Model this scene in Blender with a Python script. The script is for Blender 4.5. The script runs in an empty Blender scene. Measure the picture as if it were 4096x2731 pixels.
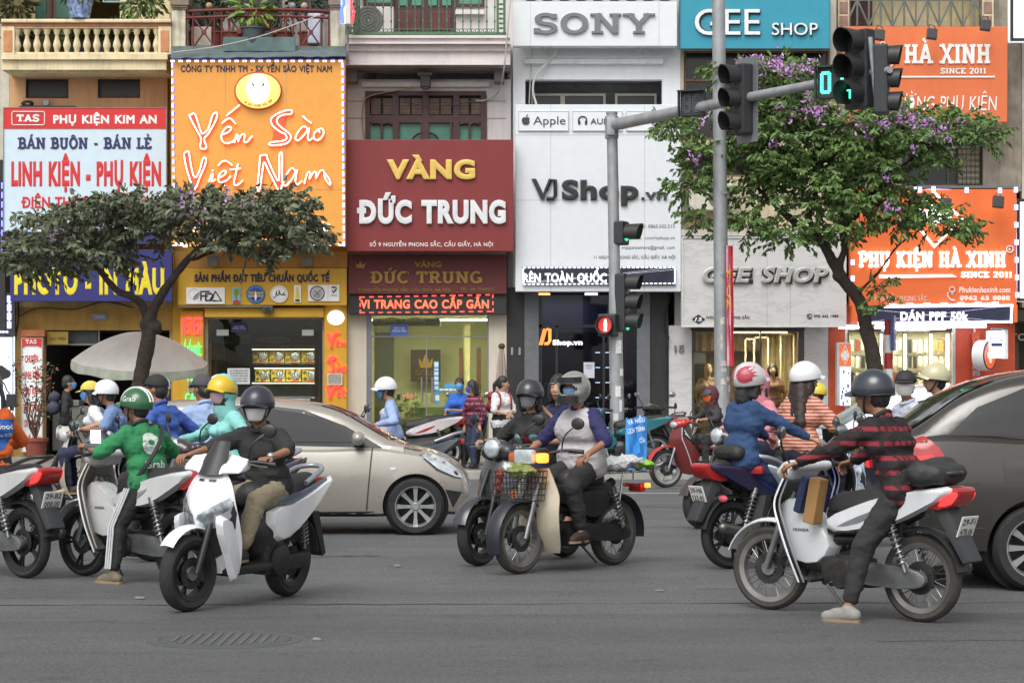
import bpy, bmesh, math, random
from math import sin, cos, pi, radians, sqrt, atan2, hypot
from mathutils import Vector as V, Matrix, noise
from mathutils.bvhtree import BVHTree
random.seed(7)
S = bpy.context.scene
COL = S.collection
# ---------------------------------------------------------------- camera
FPX, HZ, CAMZ = 9000.0, 1539.0, 1.55          # focal length and horizon row in photo pixels, eye height
cam = bpy.data.cameras.new('camera')
cam.sensor_width = 36.0
cam.lens = 36.0 * FPX / 4096
cam.shift_y = (HZ - 1365.5) / 4096
cam.clip_end = 400
camo = bpy.data.objects.new('camera', cam); COL.objects.link(camo)
camo.location = (0, 0, CAMZ); camo.rotation_euler = (pi / 2, 0, 0)
S.camera = camo
# ---------------------------------------------------------------- sky and sun (overcast dusk)
SUN_EL, SUN_ROT = radians(52), radians(200)
w = bpy.data.worlds.new('World'); S.world = w; w.use_nodes = True
nt = w.node_tree
sky = nt.nodes.new('ShaderNodeTexSky'); sky.sky_type = 'NISHITA'; sky.sun_disc = False
sky.sun_elevation = SUN_EL; sky.sun_rotation = SUN_ROT; sky.air_density = 1.0; sky.dust_density = 4.0; sky.ozone_density = 1.0
hsv = nt.nodes.new('ShaderNodeHueSaturation'); hsv.inputs['Saturation'].default_value = 0.05
nt.links.new(sky.outputs[0], hsv.inputs['Color'])
nt.links.new(hsv.outputs[0], nt.nodes['Background'].inputs[0])
nt.nodes['Background'].inputs[1].default_value = 0.13
sl = bpy.data.lights.new('sun', 'SUN'); sl.energy = 0.9; sl.angle = radians(40); sl.color = (1.0, .985, .965)
so = bpy.data.objects.new('sun', sl); COL.objects.link(so)
so.rotation_euler = (radians(90) - SUN_EL, 0, radians(180) - SUN_ROT)
so.location = (0, -5, 30)
S.view_settings.view_transform = 'Standard'; S.view_settings.look = 'None'
S.view_settings.exposure = 0.56; S.view_settings.gamma = 1.0
S.cycles.use_denoising = True
S.cycles.max_bounces = 6
# ---------------------------------------------------------------- materials
def lin(h):
 h = h.lstrip('#')
 f = lambda c: c / 12.92 if c <= .04045 else ((c + .055) / 1.055) ** 2.4
 return tuple(f(int(h[i:i + 2], 16) / 255) for i in (0, 2, 4))
_M = {}
def mat(col, rough=.6, metal=0., var=.12, scale=6., bump=0., coat=0., emit=0., streak=0., trans=0., spec=.5, bscale=None, alpha=1.):
 key = (col, rough, metal, var, scale, bump, coat, emit, streak, trans, spec, bscale, alpha)
 if key in _M: return _M[key]
 m = bpy.data.materials.new('surface_' + col.strip('#')); m.use_nodes = True
 n = m.node_tree.nodes; l = m.node_tree.links; p = n['Principled BSDF']
 c = tuple(max(x, .024) for x in lin(col))
 p.inputs['Roughness'].default_value = rough; p.inputs['Metallic'].default_value = metal
 p.inputs['Coat Weight'].default_value = coat; p.inputs['Coat Roughness'].default_value = .08
 p.inputs['Transmission Weight'].default_value = trans; p.inputs['Specular IOR Level'].default_value = spec
 p.inputs['Alpha'].default_value = alpha
 tc = n.new('ShaderNodeTexCoord')
 nz = n.new('ShaderNodeTexNoise'); nz.inputs['Scale'].default_value = scale; nz.inputs['Detail'].default_value = 5
 l.new(tc.outputs['Object'], nz.inputs['Vector'])
 mr = n.new('ShaderNodeMapRange'); mr.inputs[1].default_value = .3; mr.inputs[2].default_value = .7
 mr.inputs[3].default_value = 1 - var; mr.inputs[4].default_value = 1 + var * .6
 l.new(nz.outputs[0], mr.inputs[0])
 mul = n.new('ShaderNodeVectorMath'); mul.operation = 'SCALE'; mul.inputs[0].default_value = c
 l.new(mr.outputs[0], mul.inputs['Scale'])
 out = mul.outputs[0]
 if streak:
  mp = n.new('ShaderNodeMapping'); mp.inputs['Scale'].default_value = (3.5, 3.5, .35)
  l.new(tc.outputs['Object'], mp.inputs[0])
  n2 = n.new('ShaderNodeTexNoise'); n2.inputs['Scale'].default_value = 2.2; n2.inputs['Detail'].default_value = 8; n2.inputs['Roughness'].default_value = .7
  l.new(mp.outputs[0], n2.inputs['Vector'])
  r2 = n.new('ShaderNodeMapRange'); r2.inputs[1].default_value = .48; r2.inputs[2].default_value = .75
  r2.inputs[3].default_value = 0; r2.inputs[4].default_value = streak
  l.new(n2.outputs[0], r2.inputs[0])
  mx = n.new('ShaderNodeMix'); mx.data_type = 'RGBA'
  l.new(r2.outputs[0], mx.inputs[0]); l.new(out, mx.inputs[6]); mx.inputs[7].default_value = (.07, .06, .05, 1)
  out = mx.outputs[2]
 l.new(out, p.inputs['Base Color'])
 rr = n.new('ShaderNodeMapRange'); rr.inputs[3].default_value = max(0, rough - .08); rr.inputs[4].default_value = min(1, rough + .1)
 l.new(nz.outputs[0], rr.inputs[0]); l.new(rr.outputs[0], p.inputs['Roughness'])
 if bump:
  nb = n.new('ShaderNodeTexNoise'); nb.inputs['Scale'].default_value = bscale or scale * 6; nb.inputs['Detail'].default_value = 6
  l.new(tc.outputs['Object'], nb.inputs['Vector'])
  b = n.new('ShaderNodeBump'); b.inputs['Strength'].default_value = bump; b.inputs['Distance'].default_value = .02
  l.new(nb.outputs[0], b.inputs['Height']); l.new(b.outputs[0], p.inputs['Normal'])
 if emit:
  p.inputs['Emission Color'].default_value = (*c, 1); p.inputs['Emission Strength'].default_value = emit
 _M[key] = m
 return m
def glow(col, e): return mat(col, .5, var=.02, emit=e)
def glass(tint='#9fb0a8', a=.25, rough=.03):
 key = ('glass', tint, a, rough)
 if key in _M: return _M[key]
 m = bpy.data.materials.new('pane_glass'); m.use_nodes = True
 n = m.node_tree.nodes; l = m.node_tree.links; n.remove(n['Principled BSDF'])
 t = n.new('ShaderNodeBsdfTransparent'); t.inputs[0].default_value = (*[.35 + .65 * x for x in lin(tint)], 1)
 d = n.new('ShaderNodeBsdfDiffuse'); d.inputs[0].default_value = (*lin(tint), 1)
 g = n.new('ShaderNodeBsdfGlossy'); g.inputs['Roughness'].default_value = rough; g.inputs[0].default_value = (.9, .9, .9, 1)
 fr = n.new('ShaderNodeFresnel'); fr.inputs[0].default_value = 1.5
 m1 = n.new('ShaderNodeMixShader'); m1.inputs[0].default_value = a
 m2 = n.new('ShaderNodeMixShader')
 l.new(t.outputs[0], m1.inputs[1]); l.new(d.outputs[0], m1.inputs[2])
 l.new(fr.outputs[0], m2.inputs[0]); l.new(m1.outputs[0], m2.inputs[1]); l.new(g.outputs[0], m2.inputs[2])
 l.new(m2.outputs[0], n['Material Output'].inputs[0])
 _M[key] = m
 return m
def pattern_mat(base, fn, rough=.8):
 m = bpy.data.materials.new('woven_' + base.strip('#')); m.use_nodes = True
 n = m.node_tree.nodes; l = m.node_tree.links; p = n['Principled BSDF']; p.inputs['Roughness'].default_value = rough
 tc = n.new('ShaderNodeTexCoord')
 l.new(fn(n, l, tc.outputs['Object']), p.inputs['Base Color'])
 return m
# ---------------------------------------------------------------- picture rows/columns -> metres at a stated distance
def at(px, py, D): return V(((px - 2048) / FPX * D, D, CAMZ - (py - HZ) / FPX * D))
def gnd(px, py, z=0.):
 D = (CAMZ - z) * FPX / (py - HZ)
 return V(((px - 2048) / FPX * D, D, z))
ident = lambda x, y: (x, y)
c1 = lambda x, y: (.5952 * x, .5952 * y)
c2 = lambda x, y: (1300 + .6378 * x, .6378 * y)
c3 = lambda x, y: (2600 + .6377 * x, .6377 * y)
c4 = lambda x, y: (.5952 * x, 850 + .5952 * y)
c5 = lambda x, y: (1300 + .6378 * x, 900 + .6378 * y)
c6 = lambda x, y: (2600 + .6377 * x, 900 + .6377 * y)
# ---------------------------------------------------------------- linking
WM = {}
def empty(name, loc=(0, 0, 0), rz=0., mx=None):
 o = bpy.data.objects.new(name, None); COL.objects.link(o); o.empty_display_size = .2
 m = mx if mx is not None else Matrix.Translation(loc) @ Matrix.Rotation(rz, 4, 'Z')
 o.matrix_world = m; WM[o] = m.copy()
 return o
def tag(o, label=None, cat=None, group=None, kind=None):
 if label: o['label'] = label
 if cat: o['category'] = cat
 if group: o['group'] = group
 if kind: o['kind'] = kind
 return o
def thing(name, label, cat, loc=(0, 0, 0), rz=0., group=None, mx=None):
 return tag(empty(name, loc, rz, mx), label, cat, group)
def link(name, me, m=None, parent=None, local=False, smooth=None):
 o = bpy.data.objects.new(name, me); COL.objects.link(o); me.name = name
 if m is not None:
  if isinstance(m, (list, tuple)):
   me.materials.clear()
   for x in m: me.materials.append(x)
  elif not me.materials: me.materials.append(m)
  else: me.materials[0] = m
 if parent is not None:
  if not local: me.transform(WM[parent].inverted())
  o.parent = parent; WM[o] = WM[parent]
 else: WM[o] = Matrix.Identity(4)
 if smooth is not None: shade(me, smooth)
 return o
def shade(me, ang=40):
 me.polygons.foreach_set('use_smooth', [ang > 0] * len(me.polygons))
 if 0 < ang < 180: me.set_sharp_from_angle(angle=radians(ang))
def frame_of(d):
 d = d.normalized(); a = V((0, 0, 1)) if abs(d.z) < .95 else V((1, 0, 0))
 u = a.cross(d).normalized(); return u, d.cross(u)
class B:
 def __init__(s): s.b = bmesh.new(); s.mi = 0
 def quad(s, *p):
  f = s.b.faces.new([s.b.verts.new(q) for q in p]); f.material_index = s.mi; return f
 def box(s, lo, hi, bev=0.):
  lo = V(lo); hi = V(hi)
  r = bmesh.ops.create_cube(s.b, size=1, matrix=Matrix.Translation((lo + hi) / 2) @ Matrix.Diagonal((*[max(abs(a), 1e-4) for a in (hi - lo)], 1)))
  s._m(r['verts'])
  if bev:
   e = list({e for v in r['verts'] for e in v.link_edges})
   q = bmesh.ops.bevel(s.b, geom=e, offset=bev, segments=2, affect='EDGES', profile=.6)
   for f in q['faces']: f.material_index = s.mi
  return s
 def mbox(s, size, mx, bev=0.):
  n0 = len(s.b.verts)
  r = bmesh.ops.create_cube(s.b, size=1, matrix=mx @ Matrix.Diagonal((*size, 1))); s._m(r['verts'])
  if bev:
   q = bmesh.ops.bevel(s.b, geom=list({e for v in r['verts'] for e in v.link_edges}), offset=bev, segments=2, affect='EDGES', profile=.6)
   for f in q['faces']: f.material_index = s.mi
  return s
 def _m(s, vs):
  for f in {f for v in vs for f in v.link_faces}: f.material_index = s.mi
 def rings(s, rs, cap=True, closed=False):
  vr = [[s.b.verts.new(p) for p in r] for r in rs]; n = len(rs[0])
  m = len(vr)
  for i in range(m if closed else m - 1):
   a, c = vr[i], vr[(i + 1) % m]
   for k in range(n):
    f = s.b.faces.new((a[k], a[(k + 1) % n], c[(k + 1) % n], c[k])); f.material_index = s.mi
  if cap and not closed:
   for r in (vr[0][::-1], vr[-1]):
    f = s.b.faces.new(r); f.material_index = s.mi
  return s
 def sheet(s, rows):
  vr = [[s.b.verts.new(p) for p in r] for r in rows]
  for a, c in zip(vr, vr[1:]):
   for k in range(len(a) - 1):
    f = s.b.faces.new((a[k], a[k + 1], c[k + 1], c[k])); f.material_index = s.mi
  return s
 def tube(s, pts, r, n=8, cap=True, closed=False):
  pts = [V(p) for p in pts]; m = len(pts)
  rr = r if isinstance(r, (list, tuple)) else [r] * m
  u = None; rs = []
  for i, p in enumerate(pts):
   if closed: d = pts[(i + 1) % m] - pts[i - 1]
   else: d = pts[min(i + 1, m - 1)] - pts[max(i - 1, 0)]
   if d.length < 1e-9: d = V((0, 0, 1))
   d.normalize()
   if u is None: u, v = frame_of(d)
   else:
    u = (u - d * u.dot(d)); u = u.normalized() if u.length > 1e-6 else frame_of(d)[0]; v = d.cross(u)
   rs.append([p + (u * cos(2 * pi * k / n) + v * sin(2 * pi * k / n)) * rr[i] for k in range(n)])
  return s.rings(rs, cap, closed)
 def cap(s, a, c, r0, r1=None, n=12, h=4):
  a = V(a); c = V(c); r1 = r0 if r1 is None else r1
  d = c - a
  if d.length < 1e-6: return s.ell(a, (r0, r0, r0), n)
  d.normalize(); u, v = frame_of(d); prof = []
  for i in range(h): t = pi / 2 * (1 - i / h); prof.append((a - d * r0 * sin(t), max(r0 * cos(t), 1e-4)))
  prof.append((a, r0)); prof.append((c, r1))
  for i in range(1, h + 1): t = pi / 2 * i / h; prof.append((c + d * r1 * sin(t), max(r1 * cos(t), 1e-4)))
  return s.rings([[p + (u * cos(2 * pi * k / n) + v * sin(2 * pi * k / n)) * r for k in range(n)] for p, r in prof])
 def ell(s, c, r, n=14, mx=None):
  m = Matrix.Translation(c) @ (mx or Matrix.Identity(4)) @ Matrix.Diagonal((r[0], r[1], r[2], 1))
  q = bmesh.ops.create_uvsphere(s.b, u_segments=n, v_segments=max(6, n * 2 // 3), radius=1, matrix=m); s._m(q['verts']); return s
 def lathe(s, prof, c=(0, 0, 0), axis='Z', n=24, closed=False, mx=None):
  ax = {'Z': (V((1, 0, 0)), V((0, 1, 0)), V((0, 0, 1))), 'Y': (V((1, 0, 0)), V((0, 0, 1)), V((0, 1, 0))), 'X': (V((0, 1, 0)), V((0, 0, 1)), V((1, 0, 0)))}[axis]
  c = V(c)
  rs = [[c + ax[2] * h + (ax[0] * cos(2 * pi * k / n) + ax[1] * sin(2 * pi * k / n)) * max(r, 1e-4) for k in range(n)] for r, h in prof]
  if mx: rs = [[mx @ p for p in r] for r in rs]
  return s.rings(rs, not closed, closed)
 def prism(s, poly, y0, y1, bev=0., taper=0.):
  cx = sum(p[0] for p in poly) / len(poly); cz = sum(p[1] for p in poly) / len(poly)
  a = [s.b.verts.new((p[0], y0, p[1])) for p in poly]
  c = [s.b.verts.new((cx + (p[0] - cx) * (1 - taper), y1, cz + (p[1] - cz) * (1 - taper))) for p in poly]
  fs = [s.b.faces.new(a), s.b.faces.new(c[::-1])]
  n = len(poly)
  for k in range(n): fs.append(s.b.faces.new((a[k], c[k], c[(k + 1) % n], a[(k + 1) % n])))
  for f in fs: f.material_index = s.mi
  if bev:
   e = [e for e in {e for v in a + c for e in v.link_edges}]
   q = bmesh.ops.bevel(s.b, geom=e, offset=bev, segments=2, affect='EDGES', profile=.6, clamp_overlap=True)
   for f in q['faces']: f.material_index = s.mi
  return s
 def mesh(s, mx=None):
  bmesh.ops.recalc_face_normals(s.b, faces=s.b.faces)
  me = bpy.data.meshes.new('m'); s.b.to_mesh(me); s.b.free()
  if mx is not None: me.transform(mx)
  return me
 def done(s, name, m=None, parent=None, local=False, smooth=None, mx=None):
  return link(name, s.mesh(mx), m, parent, local, smooth)
SCR = bpy.data.scenes.new('scratch')          # a scene of its own to evaluate modifiers and letters in, removed at the end
def evaluated(o, *more):
 for q in (o, *more): SCR.collection.objects.link(q)
 vl = SCR.view_layers[0]; vl.update()
 me = bpy.data.meshes.new_from_object(o.evaluated_get(vl.depsgraph))
 for q in (o, *more): bpy.data.objects.remove(q)
 return me
def apply_mods(me, mods):
 o = bpy.data.objects.new('tmp', me)
 for t, kw in mods:
  md = o.modifiers.new('m', t)
  for k, v in kw.items(): setattr(md, k, v)
 r = evaluated(o); bpy.data.meshes.remove(me)
 return r
def blob(b, voxel=.014, it=4, fold=0., fs=7.):
 me = apply_mods(b.mesh(), [('REMESH', dict(mode='VOXEL', voxel_size=voxel)), ('SMOOTH', dict(factor=.6, iterations=it))])
 if fold:
  off = V((random.random() * 50,) * 3); out = []
  for co, nn in [(v.co.copy(), v.normal.copy()) for v in me.vertices]:
   q = V((co.x, co.y, co.z * 1.9)) * fs + off
   out.extend(co + nn * ((noise.noise(q) * .6 + (abs(noise.noise(q * 2.1)) - .3) * .8) * fold))
  me.vertices.foreach_set('co', out); me.update()
 return me
def rough(me, fr, amp):
 out = []
 for co, nn in [(v.co.copy(), v.normal.copy()) for v in me.vertices]: out.extend(co + nn * noise.noise(co * fr) * amp)
 me.vertices.foreach_set('co', out); me.update()
def solid(me, t, off=-1., bev=0.):
 m = [('SOLIDIFY', dict(thickness=t, offset=off))]
 if bev: m.append(('BEVEL', dict(width=bev, segments=2, limit_method='ANGLE')))
 return apply_mods(me, m)
def bvh(o):
 me = o.data
 return BVHTree.FromPolygons([v.co.copy() for v in me.vertices], [tuple(p.vertices) for p in me.polygons])
def drape(me, tree, d, off):
 d = V(d).normalized()
 for v in me.vertices:
  h = tree.ray_cast(v.co - d * 3, d)
  if h[0] is None:
   h = tree.find_nearest(v.co)
   if h[0] is None: continue
  nn = h[1] if h[1].dot(d) < 0 else -h[1]
  v.co = h[0] + (nn * .6 - d * .6).normalized() * off
def fillpoly(pts3, step=.05):
 b = bmesh.new(); b.faces.new([b.verts.new(p) for p in pts3])
 bmesh.ops.triangulate(b, faces=b.faces)
 for _ in range(6):
  e = [e for e in b.edges if e.calc_length() > step]
  if not e: break
  bmesh.ops.subdivide_edges(b, edges=e, cuts=1)
  bmesh.ops.triangulate(b, faces=[f for f in b.faces if len(f.verts) > 3])
 me = bpy.data.meshes.new('m'); b.to_mesh(me); b.free(); return me
def smooth_poly(pts, k=5, closed=True):
 out = []; n = len(pts)
 for i in range(n if closed else n - 1):
  g = lambda j: pts[j % n] if closed else pts[max(0, min(n - 1, j))]
  p0, p1, p2, p3 = [V(g(i + j)) for j in (-1, 0, 1, 2)]
  for q in range(k):
   t = q / k
   out.append(.5 * ((2 * p1) + (p2 - p0) * t + (2 * p0 - 5 * p1 + 4 * p2 - p3) * t * t + (3 * p1 - p0 - 3 * p2 + p3) * t ** 3))
 if not closed: out.append(V(pts[-1]))
 return out
# ---------------------------------------------------------------- lettering
CAPH = .727
def glyphs(body, bold=0., shear=0., space=1., res=4):
 def one(t):
  c = bpy.data.curves.new('t', 'FONT'); c.body = t; c.extrude = .02; c.bevel_depth = max(bold, .0001); c.bevel_resolution = 0
  c.shear = 0; c.space_character = space + 2.2 * max(bold, 0); c.space_word = 1.25; c.resolution_u = res
  me = evaluated(bpy.data.objects.new('t', c)); bpy.data.curves.remove(c); me.materials.clear(); return me
 me = one(body.replace('Đ', 'D'))
 bars = []
 for i, ch in enumerate(body):
  if ch == 'Đ':
   p = one(body[:i].replace('Đ', 'D') + 'D'); r = max(v.co.x for v in p.vertices); q = one('D'); xs = [v.co.x for v in q.vertices]
   l = r - (max(xs) - min(xs)); bars.append((l - .1, l + .3)); bpy.data.meshes.remove(p); bpy.data.meshes.remove(q)
 b = bmesh.new(); b.from_mesh(me)
 for l, r in bars:
  t = .045 + bold * .8; bmesh.ops.create_cube(b, size=1, matrix=Matrix.Translation(((l + r) / 2, CAPH / 2 + .02, 0)) @ Matrix.Diagonal((r - l, t * 2, 9, 1)))
 for v in b.verts: v.co.x += shear * v.co.y
 b.to_mesh(me); b.free(); shade(me, 0)
 return me
def text(body, cm, x0, yb, x1, yt, D, m, parent, bold=.02, depth=.01, shear=0., space=1., name='lettering', rot=0.):
 bold = max(bold, 0)
 me = glyphs(body, bold, shear, space)
 (ax, ay), (bx, by) = cm(x0, yb), cm(x1, yt)
 k = D / FPX
 xs = [v.co.x for v in me.vertices]; mn, mxx = min(xs), max(xs)
 sx = (bx - ax) * k / (mxx - mn); sz = (ay - by) * k / (CAPH + 2 * bold); zt = max(.02 + bold, .0001)
 org = at(ax, ay, D)
 for v in me.vertices:
  X = (v.co.x - mn) * sx; Z = (v.co.y + bold) * sz; zz = v.co.z; big = abs(zz) > 1; dp_ = max(depth, .002); ch = min(.005, dp_ * .5); Y = -dp_ if zz > .0205 else (-(dp_ - ch) if zz > 0 else (0 if zz > -.0205 else .001)); Y -= .0009 if big and zz > 0 else 0
  if rot: X, Z = X * cos(rot) - Z * sin(rot), X * sin(rot) + Z * cos(rot)
  v.co = (org.x + X, org.y + Y, org.z + Z)
 if len(body) > 1 and not rot: me = strung(me, org, (bx - ax) * k, (ay - by) * k * .5)
 return link(name, me, m, parent)
def strung(me, o, w_, h):
 b = B(); b.b.from_mesh(me); b.tube([o + V((0, .02, h)), o + V((w_, .02, h))], .0011, 4); b.b.to_mesh(me); b.b.free(); return me    # thin unseen tube that links the letters
def fbox(b, cm, x0, y0, x1, y1, D, depth, bev=0.):
 p = at(*cm(x0, y1), D); q = at(*cm(x1, y0), D)
 b.box((p.x, D, p.z), (q.x, D + depth, q.z), bev); return b
def panel(name, cm, x0, y0, x1, y1, D, depth, m, parent=None, bev=0.):
 return fbox(B(), cm, x0, y0, x1, y1, D, depth, bev).done(name, m, parent)
def holed(cm, x0, y0, x1, y1, holes, D, t):
 b = B(); T = lambda x, y: (lambda p: (p.x, p.z))(at(*cm(x, y), D))
 X0, Z1 = T(x0, y0); X1, Z0 = T(x1, y1)
 hs = []
 for h in holes:
  a, d = T(h[0], h[1]); c, e = T(h[2], h[3]); hs.append((a, e, c, d))
 xs = sorted({X0, X1, *[min(max(v, X0), X1) for h in hs for v in (h[0], h[2])]}); zs = sorted({Z0, Z1, *[min(max(v, Z0), Z1) for h in hs for v in (h[1], h[3])]})
 for xa, xb in zip(xs, xs[1:]):
  for za, zb in zip(zs, zs[1:]):
   mx_, mz = (xa + xb) / 2, (za + zb) / 2
   if any(h[0] < mx_ < h[2] and h[1] < mz < h[3] for h in hs): continue
   b.quad((xa, D, za), (xb, D, za), (xb, D, zb), (xa, D, zb))
   b.quad((xa, D + t, za), (xa, D + t, zb), (xb, D + t, zb), (xb, D + t, za))
 for a, z0, c, z1 in hs + [(X0, Z0, X1, Z1)]:
  b.quad((a, D, z0), (a, D + t, z0), (a, D + t, z1), (a, D, z1)); b.quad((c, D, z0), (c, D + t, z0), (c, D + t, z1), (c, D, z1))
  b.quad((a, D, z0), (a, D + t, z0), (c, D + t, z0), (c, D, z0)); b.quad((a, D, z1), (a, D + t, z1), (c, D + t, z1), (c, D, z1))
 bmesh.ops.remove_doubles(b.b, verts=b.b.verts, dist=1e-4)
 return b
def room(name, cm, x0, y0, x1, y1, D, depth, m, parent, floor=None):
 p = at(*cm(x0, y1), D); q = at(*cm(x1, y0), D); z0 = p.z if floor is None else floor
 b = B(); a, c, e, f = p.x, q.x, D, D + depth
 b.quad((a, f, z0), (c, f, z0), (c, f, q.z), (a, f, q.z)); b.quad((a, e, z0), (a, f, z0), (a, f, q.z), (a, e, q.z))
 b.quad((c, e, z0), (c, e, q.z), (c, f, q.z), (c, f, z0)); b.quad((a, e, z0), (c, e, z0), (c, f, z0), (a, f, z0))
 b.quad((a, e, q.z), (a, f, q.z), (c, f, q.z), (c, e, q.z))
 return b.done(name, m, parent)
def strokes(cm, lines, D, r, m, parent, name, closed=False, sm=4, n=6, off=0.):
 b = B()
 for ln in lines:
  p = [at(*cm(*q), D - off) for q in ln]
  if sm and len(p) > 2: p = smooth_poly(p, sm, closed)
  b.tube(p, r, n, True, closed)
 if len(lines) > 1: b.tube([at(*cm(*ln[0]), D - off + .1) for ln in lines], .001, 4)
 return b.done(name, m, parent, smooth=60)
def leds(cm, pts, D, size, m, parent, name='led_dot'):
 b = B(); h, v = size
 b.tube([at(*cm(*q), D + .006) for q in pts], .003, 4)        # the wire that strings them together
 for x, y in pts:
  p = at(*cm(x, y), D); b.box((p.x - h / 2, D - .02, p.z - v / 2), (p.x + h / 2, D, p.z + v / 2))
 return b.done(name, m, parent)
def run(x0, y0, x1, y1, n): return [(x0 + (x1 - x0) * i / (n - 1), y0 + (y1 - y0) * i / (n - 1)) for i in range(n)]
def walk(o):
 yield o
 for c in o.children: yield from walk(c)
def copy_tree(o, parent=None):
 c = o.copy(); COL.objects.link(c); WM[c] = WM[o]
 if parent is not None: c.parent = parent
 for ch in list(o.children): copy_tree(ch, c)
 return c
# ================================================================ ground
def asphalt(k=1.):
 m = bpy.data.materials.new('asphalt'); m.use_nodes = True
 n = m.node_tree.nodes; l = m.node_tree.links; p = n['Principled BSDF']; p.inputs['Roughness'].default_value = .62
 tc = n.new('ShaderNodeTexCoord')
 def nz(sc, det, mp=None):
  q = n.new('ShaderNodeTexNoise'); q.inputs['Scale'].default_value = sc; q.inputs['Detail'].default_value = det; q.inputs['Roughness'].default_value = .65
  if mp:
   k = n.new('ShaderNodeMapping'); k.inputs['Scale'].default_value = mp; l.new(tc.outputs['Object'], k.inputs[0]); l.new(k.outputs[0], q.inputs['Vector'])
  else: l.new(tc.outputs['Object'], q.inputs['Vector'])
  return q.outputs[0]
 def ramp(s, a, b, x, y):
  r = n.new('ShaderNodeMapRange'); r.inputs[1].default_value = a; r.inputs[2].default_value = b; r.inputs[3].default_value = x; r.inputs[4].default_value = y
  l.new(s, r.inputs[0]); return r.outputs[0]
 def mul(a, b):
  q = n.new('ShaderNodeMath'); q.operation = 'MULTIPLY'; l.new(a, q.inputs[0]); l.new(b, q.inputs[1]); return q.outputs[0]
 v = n.new('ShaderNodeTexVoronoi'); v.inputs['Scale'].default_value = 60; l.new(tc.outputs['Object'], v.inputs['Vector'])
 f = mul(ramp(nz(38, 4), .3, .7, .55, 1.45), ramp(v.outputs['Distance'], 0, .7, .75, 1.25))
 f = mul(f, ramp(nz(.9, 6, (.22, 1.3, 1)), .3, .7, .78, 1.18))           # wear along the lanes
 f = mul(f, ramp(nz(3.5, 8), .54, .72, 1, .72))                           # oil spots
 c = n.new('ShaderNodeVectorMath'); c.operation = 'SCALE'; c.inputs[0].default_value = (.094 * k, .096 * k, .098 * k); l.new(f, c.inputs['Scale'])
 l.new(c.outputs[0], p.inputs['Base Color'])
 b = n.new('ShaderNodeBump'); b.inputs['Strength'].default_value = .5; b.inputs['Distance'].default_value = .006
 l.new(v.outputs['Distance'], b.inputs['Height']); l.new(b.outputs[0], p.inputs['Normal'])
 return m
KERB = 37.0; FW = 45.0
def sheetbox(name, x0, x1, y0, y1, z, m, kind='structure'):
 b = B(); b.quad((x0, y0, z), (x1, y0, z), (x1, y1, z), (x0, y1, z))
 return tag(b.done(name, m), kind=kind)
road = sheetbox('road', -160, 160, -160, 240, 0, asphalt())
b = B()
b.box((-40, KERB + .22, -.3), (40, 53.5, .125))
tag(b.done('sidewalk', mat('#8b8781', .8, var=.25, scale=3, bump=.3, streak=.2)), kind='structure')
b = B()
for i in range(60):
 b.box((-30 + i * 1.0, KERB, -.3), (-30 + i * 1.0 + .985, KERB + .215, .14), .02)
tag(b.done('kerb', mat('#9a9892', .8, var=.3, scale=4, bump=.2)), kind='structure')
mk = mat('#b9b8b4', .7, var=.45, scale=9)
sheetbox('road_marking', 1.2, 18, 32.1, 32.26, .004, mk)
sheetbox('road_marking', 1.0, 14, 33.9, 34.02, .004, mk)
# darker patch and joints in the asphalt
def crackmesh(pts, w):
 b = B(); rows = []
 for i, (x, y) in enumerate(pts):
  q = w * (.5 + random.random()); rows.append([(x, y - q, .004), (x, y + q, .004)])
 b.sheet(rows); return b
def crk(x0, y0, x1, y1, n, w, jit):
 return crackmesh([(x0 + (x1 - x0) * i / n, y0 + (y1 - y0) * i / n + random.uniform(-jit, jit)) for i in range(n + 1)], w)
tag(crk(-12, 15.6, 14, 16.3, 120, .012, .03).done('road_crack', mat('#3a3936', .9)), kind='structure')
tag(crk(-3.8, 19.9, -1.2, 20.4, 50, .018, .05).done('road_crack', mat('#393835', .9)), kind='structure')
tag(crk(2.2, 13.6, 9, 14.0, 60, .009, .02).done('road_crack', mat('#3a3936', .9)), kind='structure')
pa = asphalt(.80); pa2 = asphalt(1.13)
def patch(pts, m):
 b = B(); b.b.faces.new([b.b.verts.new((x, y, .0025)) for x, y in pts]); tag(b.done('road_patch', m), kind='structure')
patch([(-30, 4), (30, 4), (30, 15.1), (12, 15.0), (5, 15.35), (-1.2, 15.2), (-3, 14.75), (-30, 14.6)], pa)
patch([(-9, 21.2), (-2.6, 21.0), (-2.2, 23.1), (-9, 23.4)], pa); patch([(-1.2, 24.4), (9, 24.6), (9, 26.0), (-1.0, 25.7)], pa2); patch([(1.4, 17.1), (4.2, 17.3), (4.1, 18.3), (1.5, 18.2)], pa2); patch([(-14, 28.2), (14, 28.6), (14, 29.4), (-14, 29.1)], pa)
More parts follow.
